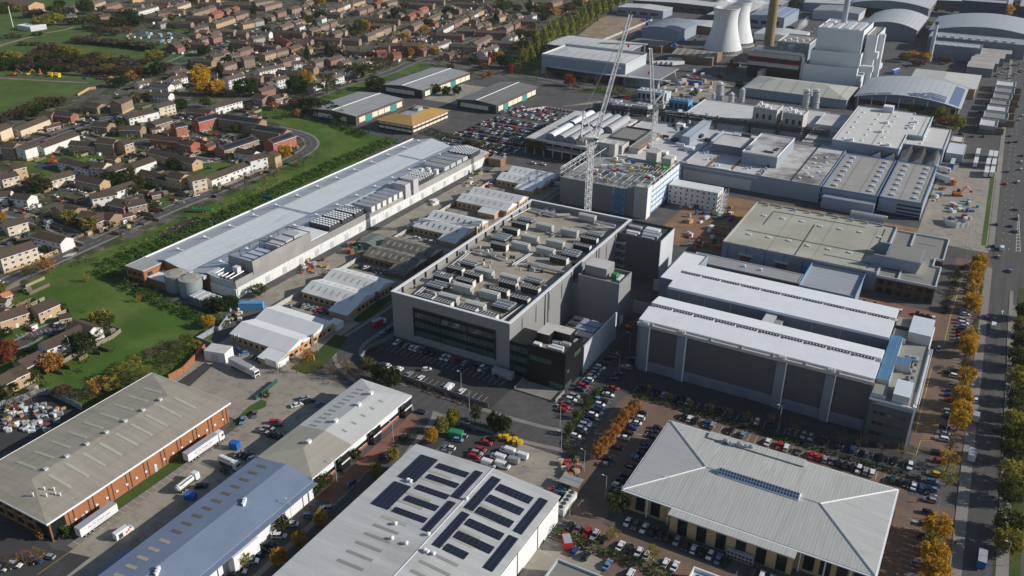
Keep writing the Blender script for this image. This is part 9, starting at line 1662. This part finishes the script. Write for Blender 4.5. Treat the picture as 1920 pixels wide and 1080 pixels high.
def person(lab, X, Y, a, coat, legs):
    t = thing('person', lab, 'person', X, Y, .06, a)
    V = [(0, 0, .95), (0, 0, 1.2), (.02, 0, 1.42), (.02, 0, 1.52), (.03, 0, 1.66), (0, .1, .9), (.14, .1, .5), (.08, .1, .06), (.22, .11, .03), (0, -.1, .9), (-.1, -.1, .5), (-.3, -.1, .1), (-.18, -.11, .03), (.02, .2, 1.4), (-.08, .26, 1.14), (.06, .27, .9), (.02, -.2, 1.4), (.1, -.26, 1.14), (.26, -.26, .96)]
    E = [(0, 1), (1, 2), (2, 3), (3, 4), (0, 5), (5, 6), (6, 7), (7, 8), (0, 9), (9, 10), (10, 11), (11, 12), (2, 13), (13, 14), (14, 15), (2, 16), (16, 17), (17, 18)]
    R = [.15, .16, .17, .06, .11, .1, .07, .05, .04, .1, .07, .05, .04, .07, .05, .04, .07, .05, .04]
    me = bpy.data.meshes.new('body'); me.from_pydata(V, E, []); o = bpy.data.objects.new('body', me); COL.objects.link(o); o.parent = t; me.materials.append(coat)
    md = o.modifiers.new('skin', 'SKIN'); sv = me.skin_vertices[0].data
    for i, r in enumerate(R): sv[i].radius = (r, r)
    sv[0].use_root = True; s = o.modifiers.new('sub', 'SUBSURF'); s.levels = 1; s.render_levels = 1
    m = M(); m.lathe([(.001, 1.80), (.09, 1.77), (.115, 1.70), (.10, 1.62)], 8, 0, .02, 0); m.obj('hair', DARKSTEEL, t)
    m = M(); m.lathe([(.12, .48), (.13, .7), (.19, .95)], 8, 0, 0, 0); m.obj('trousers', legs, t)
person('person in dark clothes walking across the brown paving', *G(0, 1719.5, 943), 2.9, mat('dark_coat', (.02, .02, .026), .9), DARKSTEEL); person('person in an orange jacket beside the lorry strip', *G(0, 449, 809), .6, ORANGEP, DARKSTEEL); person('person standing at the bottom right kerb', *G(0, 1791, 1022), 1.5, DARKSTEEL, DARKSTEEL); person('person on the pavement by the brick office lane', *G(0, 1834, 597), 1.5, DARKSTEEL, DARKSTEEL)
def steam(lab, X, Y, z, sx, sy, sz, dens, a=0):
    m = M(); m.lathe([(.01, -1), (.6, -.8), (1, 0), (.7, .7), (.01, 1)], 14); o = m.obj('steam', []); mt = bpy.data.materials.new('steam_volume'); mt.use_nodes = True; n = mt.node_tree.nodes; L = mt.node_tree.links; n.remove(n['Principled BSDF']); v = n.new('ShaderNodeVolumePrincipled'); L.new(v.outputs[0], n['Material Output'].inputs['Volume']); v.inputs['Color'].default_value = (.95, .95, .95, 1)
    tc = n.new('ShaderNodeTexCoord'); nz = n.new('ShaderNodeTexNoise'); nz.inputs['Scale'].default_value = 2.2; nz.inputs['Detail'].default_value = 5; L.new(tc.outputs['Object'], nz.inputs[0]); ln = n.new('ShaderNodeVectorMath'); ln.operation = 'LENGTH'; L.new(tc.outputs['Object'], ln.inputs[0])
    k = n.new('ShaderNodeMath'); k.operation = 'SUBTRACT'; L.new(nz.outputs[0], k.inputs[0]); q = n.new('ShaderNodeMath'); q.operation = 'MULTIPLY'; L.new(ln.outputs['Value'], q.inputs[0]); q.inputs[1].default_value = .62; L.new(q.outputs[0], k.inputs[1]); k2 = n.new('ShaderNodeMath'); k2.operation = 'MULTIPLY'; k2.use_clamp = False; L.new(k.outputs[0], k2.inputs[0]); k2.inputs[1].default_value = dens*4; k3 = n.new('ShaderNodeMath'); k3.operation = 'MAXIMUM'; L.new(k2.outputs[0], k3.inputs[0]); k3.inputs[1].default_value = 0; L.new(k3.outputs[0], v.inputs['Density'])
    o.data.materials.append(mt); o.location = (X, Y, z); o.scale = (sx, sy, sz); o.rotation_euler = (0, a, .6); tag(o, lab, None, None, 'stuff')
steam('white steam drifting off the nearer cooling tower', -266, 924, 48.5, 13, 9, 5, .16); X, Y = G(0, 1405, 90, 0); steam('white steam drifting right of the farther cooling tower', X+4, Y, 45, 15, 9, 7, .14); X, Y = G(104, 1340, 330, 24); steam('thin steam plume above the turbine hall', X, Y, 29, 5, 4, 11, .3, .7)
m = M(); m.box(-2700, -400, -2.2, 1300, 3100, 205); hz = m.obj('haze', []); mt = bpy.data.materials.new('haze_air'); mt.use_nodes = True; n = mt.node_tree.nodes; n.remove(n['Principled BSDF']); v = n.new('ShaderNodeVolumePrincipled'); mt.node_tree.links.new(v.outputs[0], n['Material Output'].inputs['Volume']); v.inputs['Color'].default_value = (.86, .92, 1, 1); v.inputs['Density'].default_value = .00003; v.inputs['Anisotropy'].default_value = .2
hz.data.materials.append(mt); tag(hz, 'thin pale haze in the air', None, None, 'stuff')
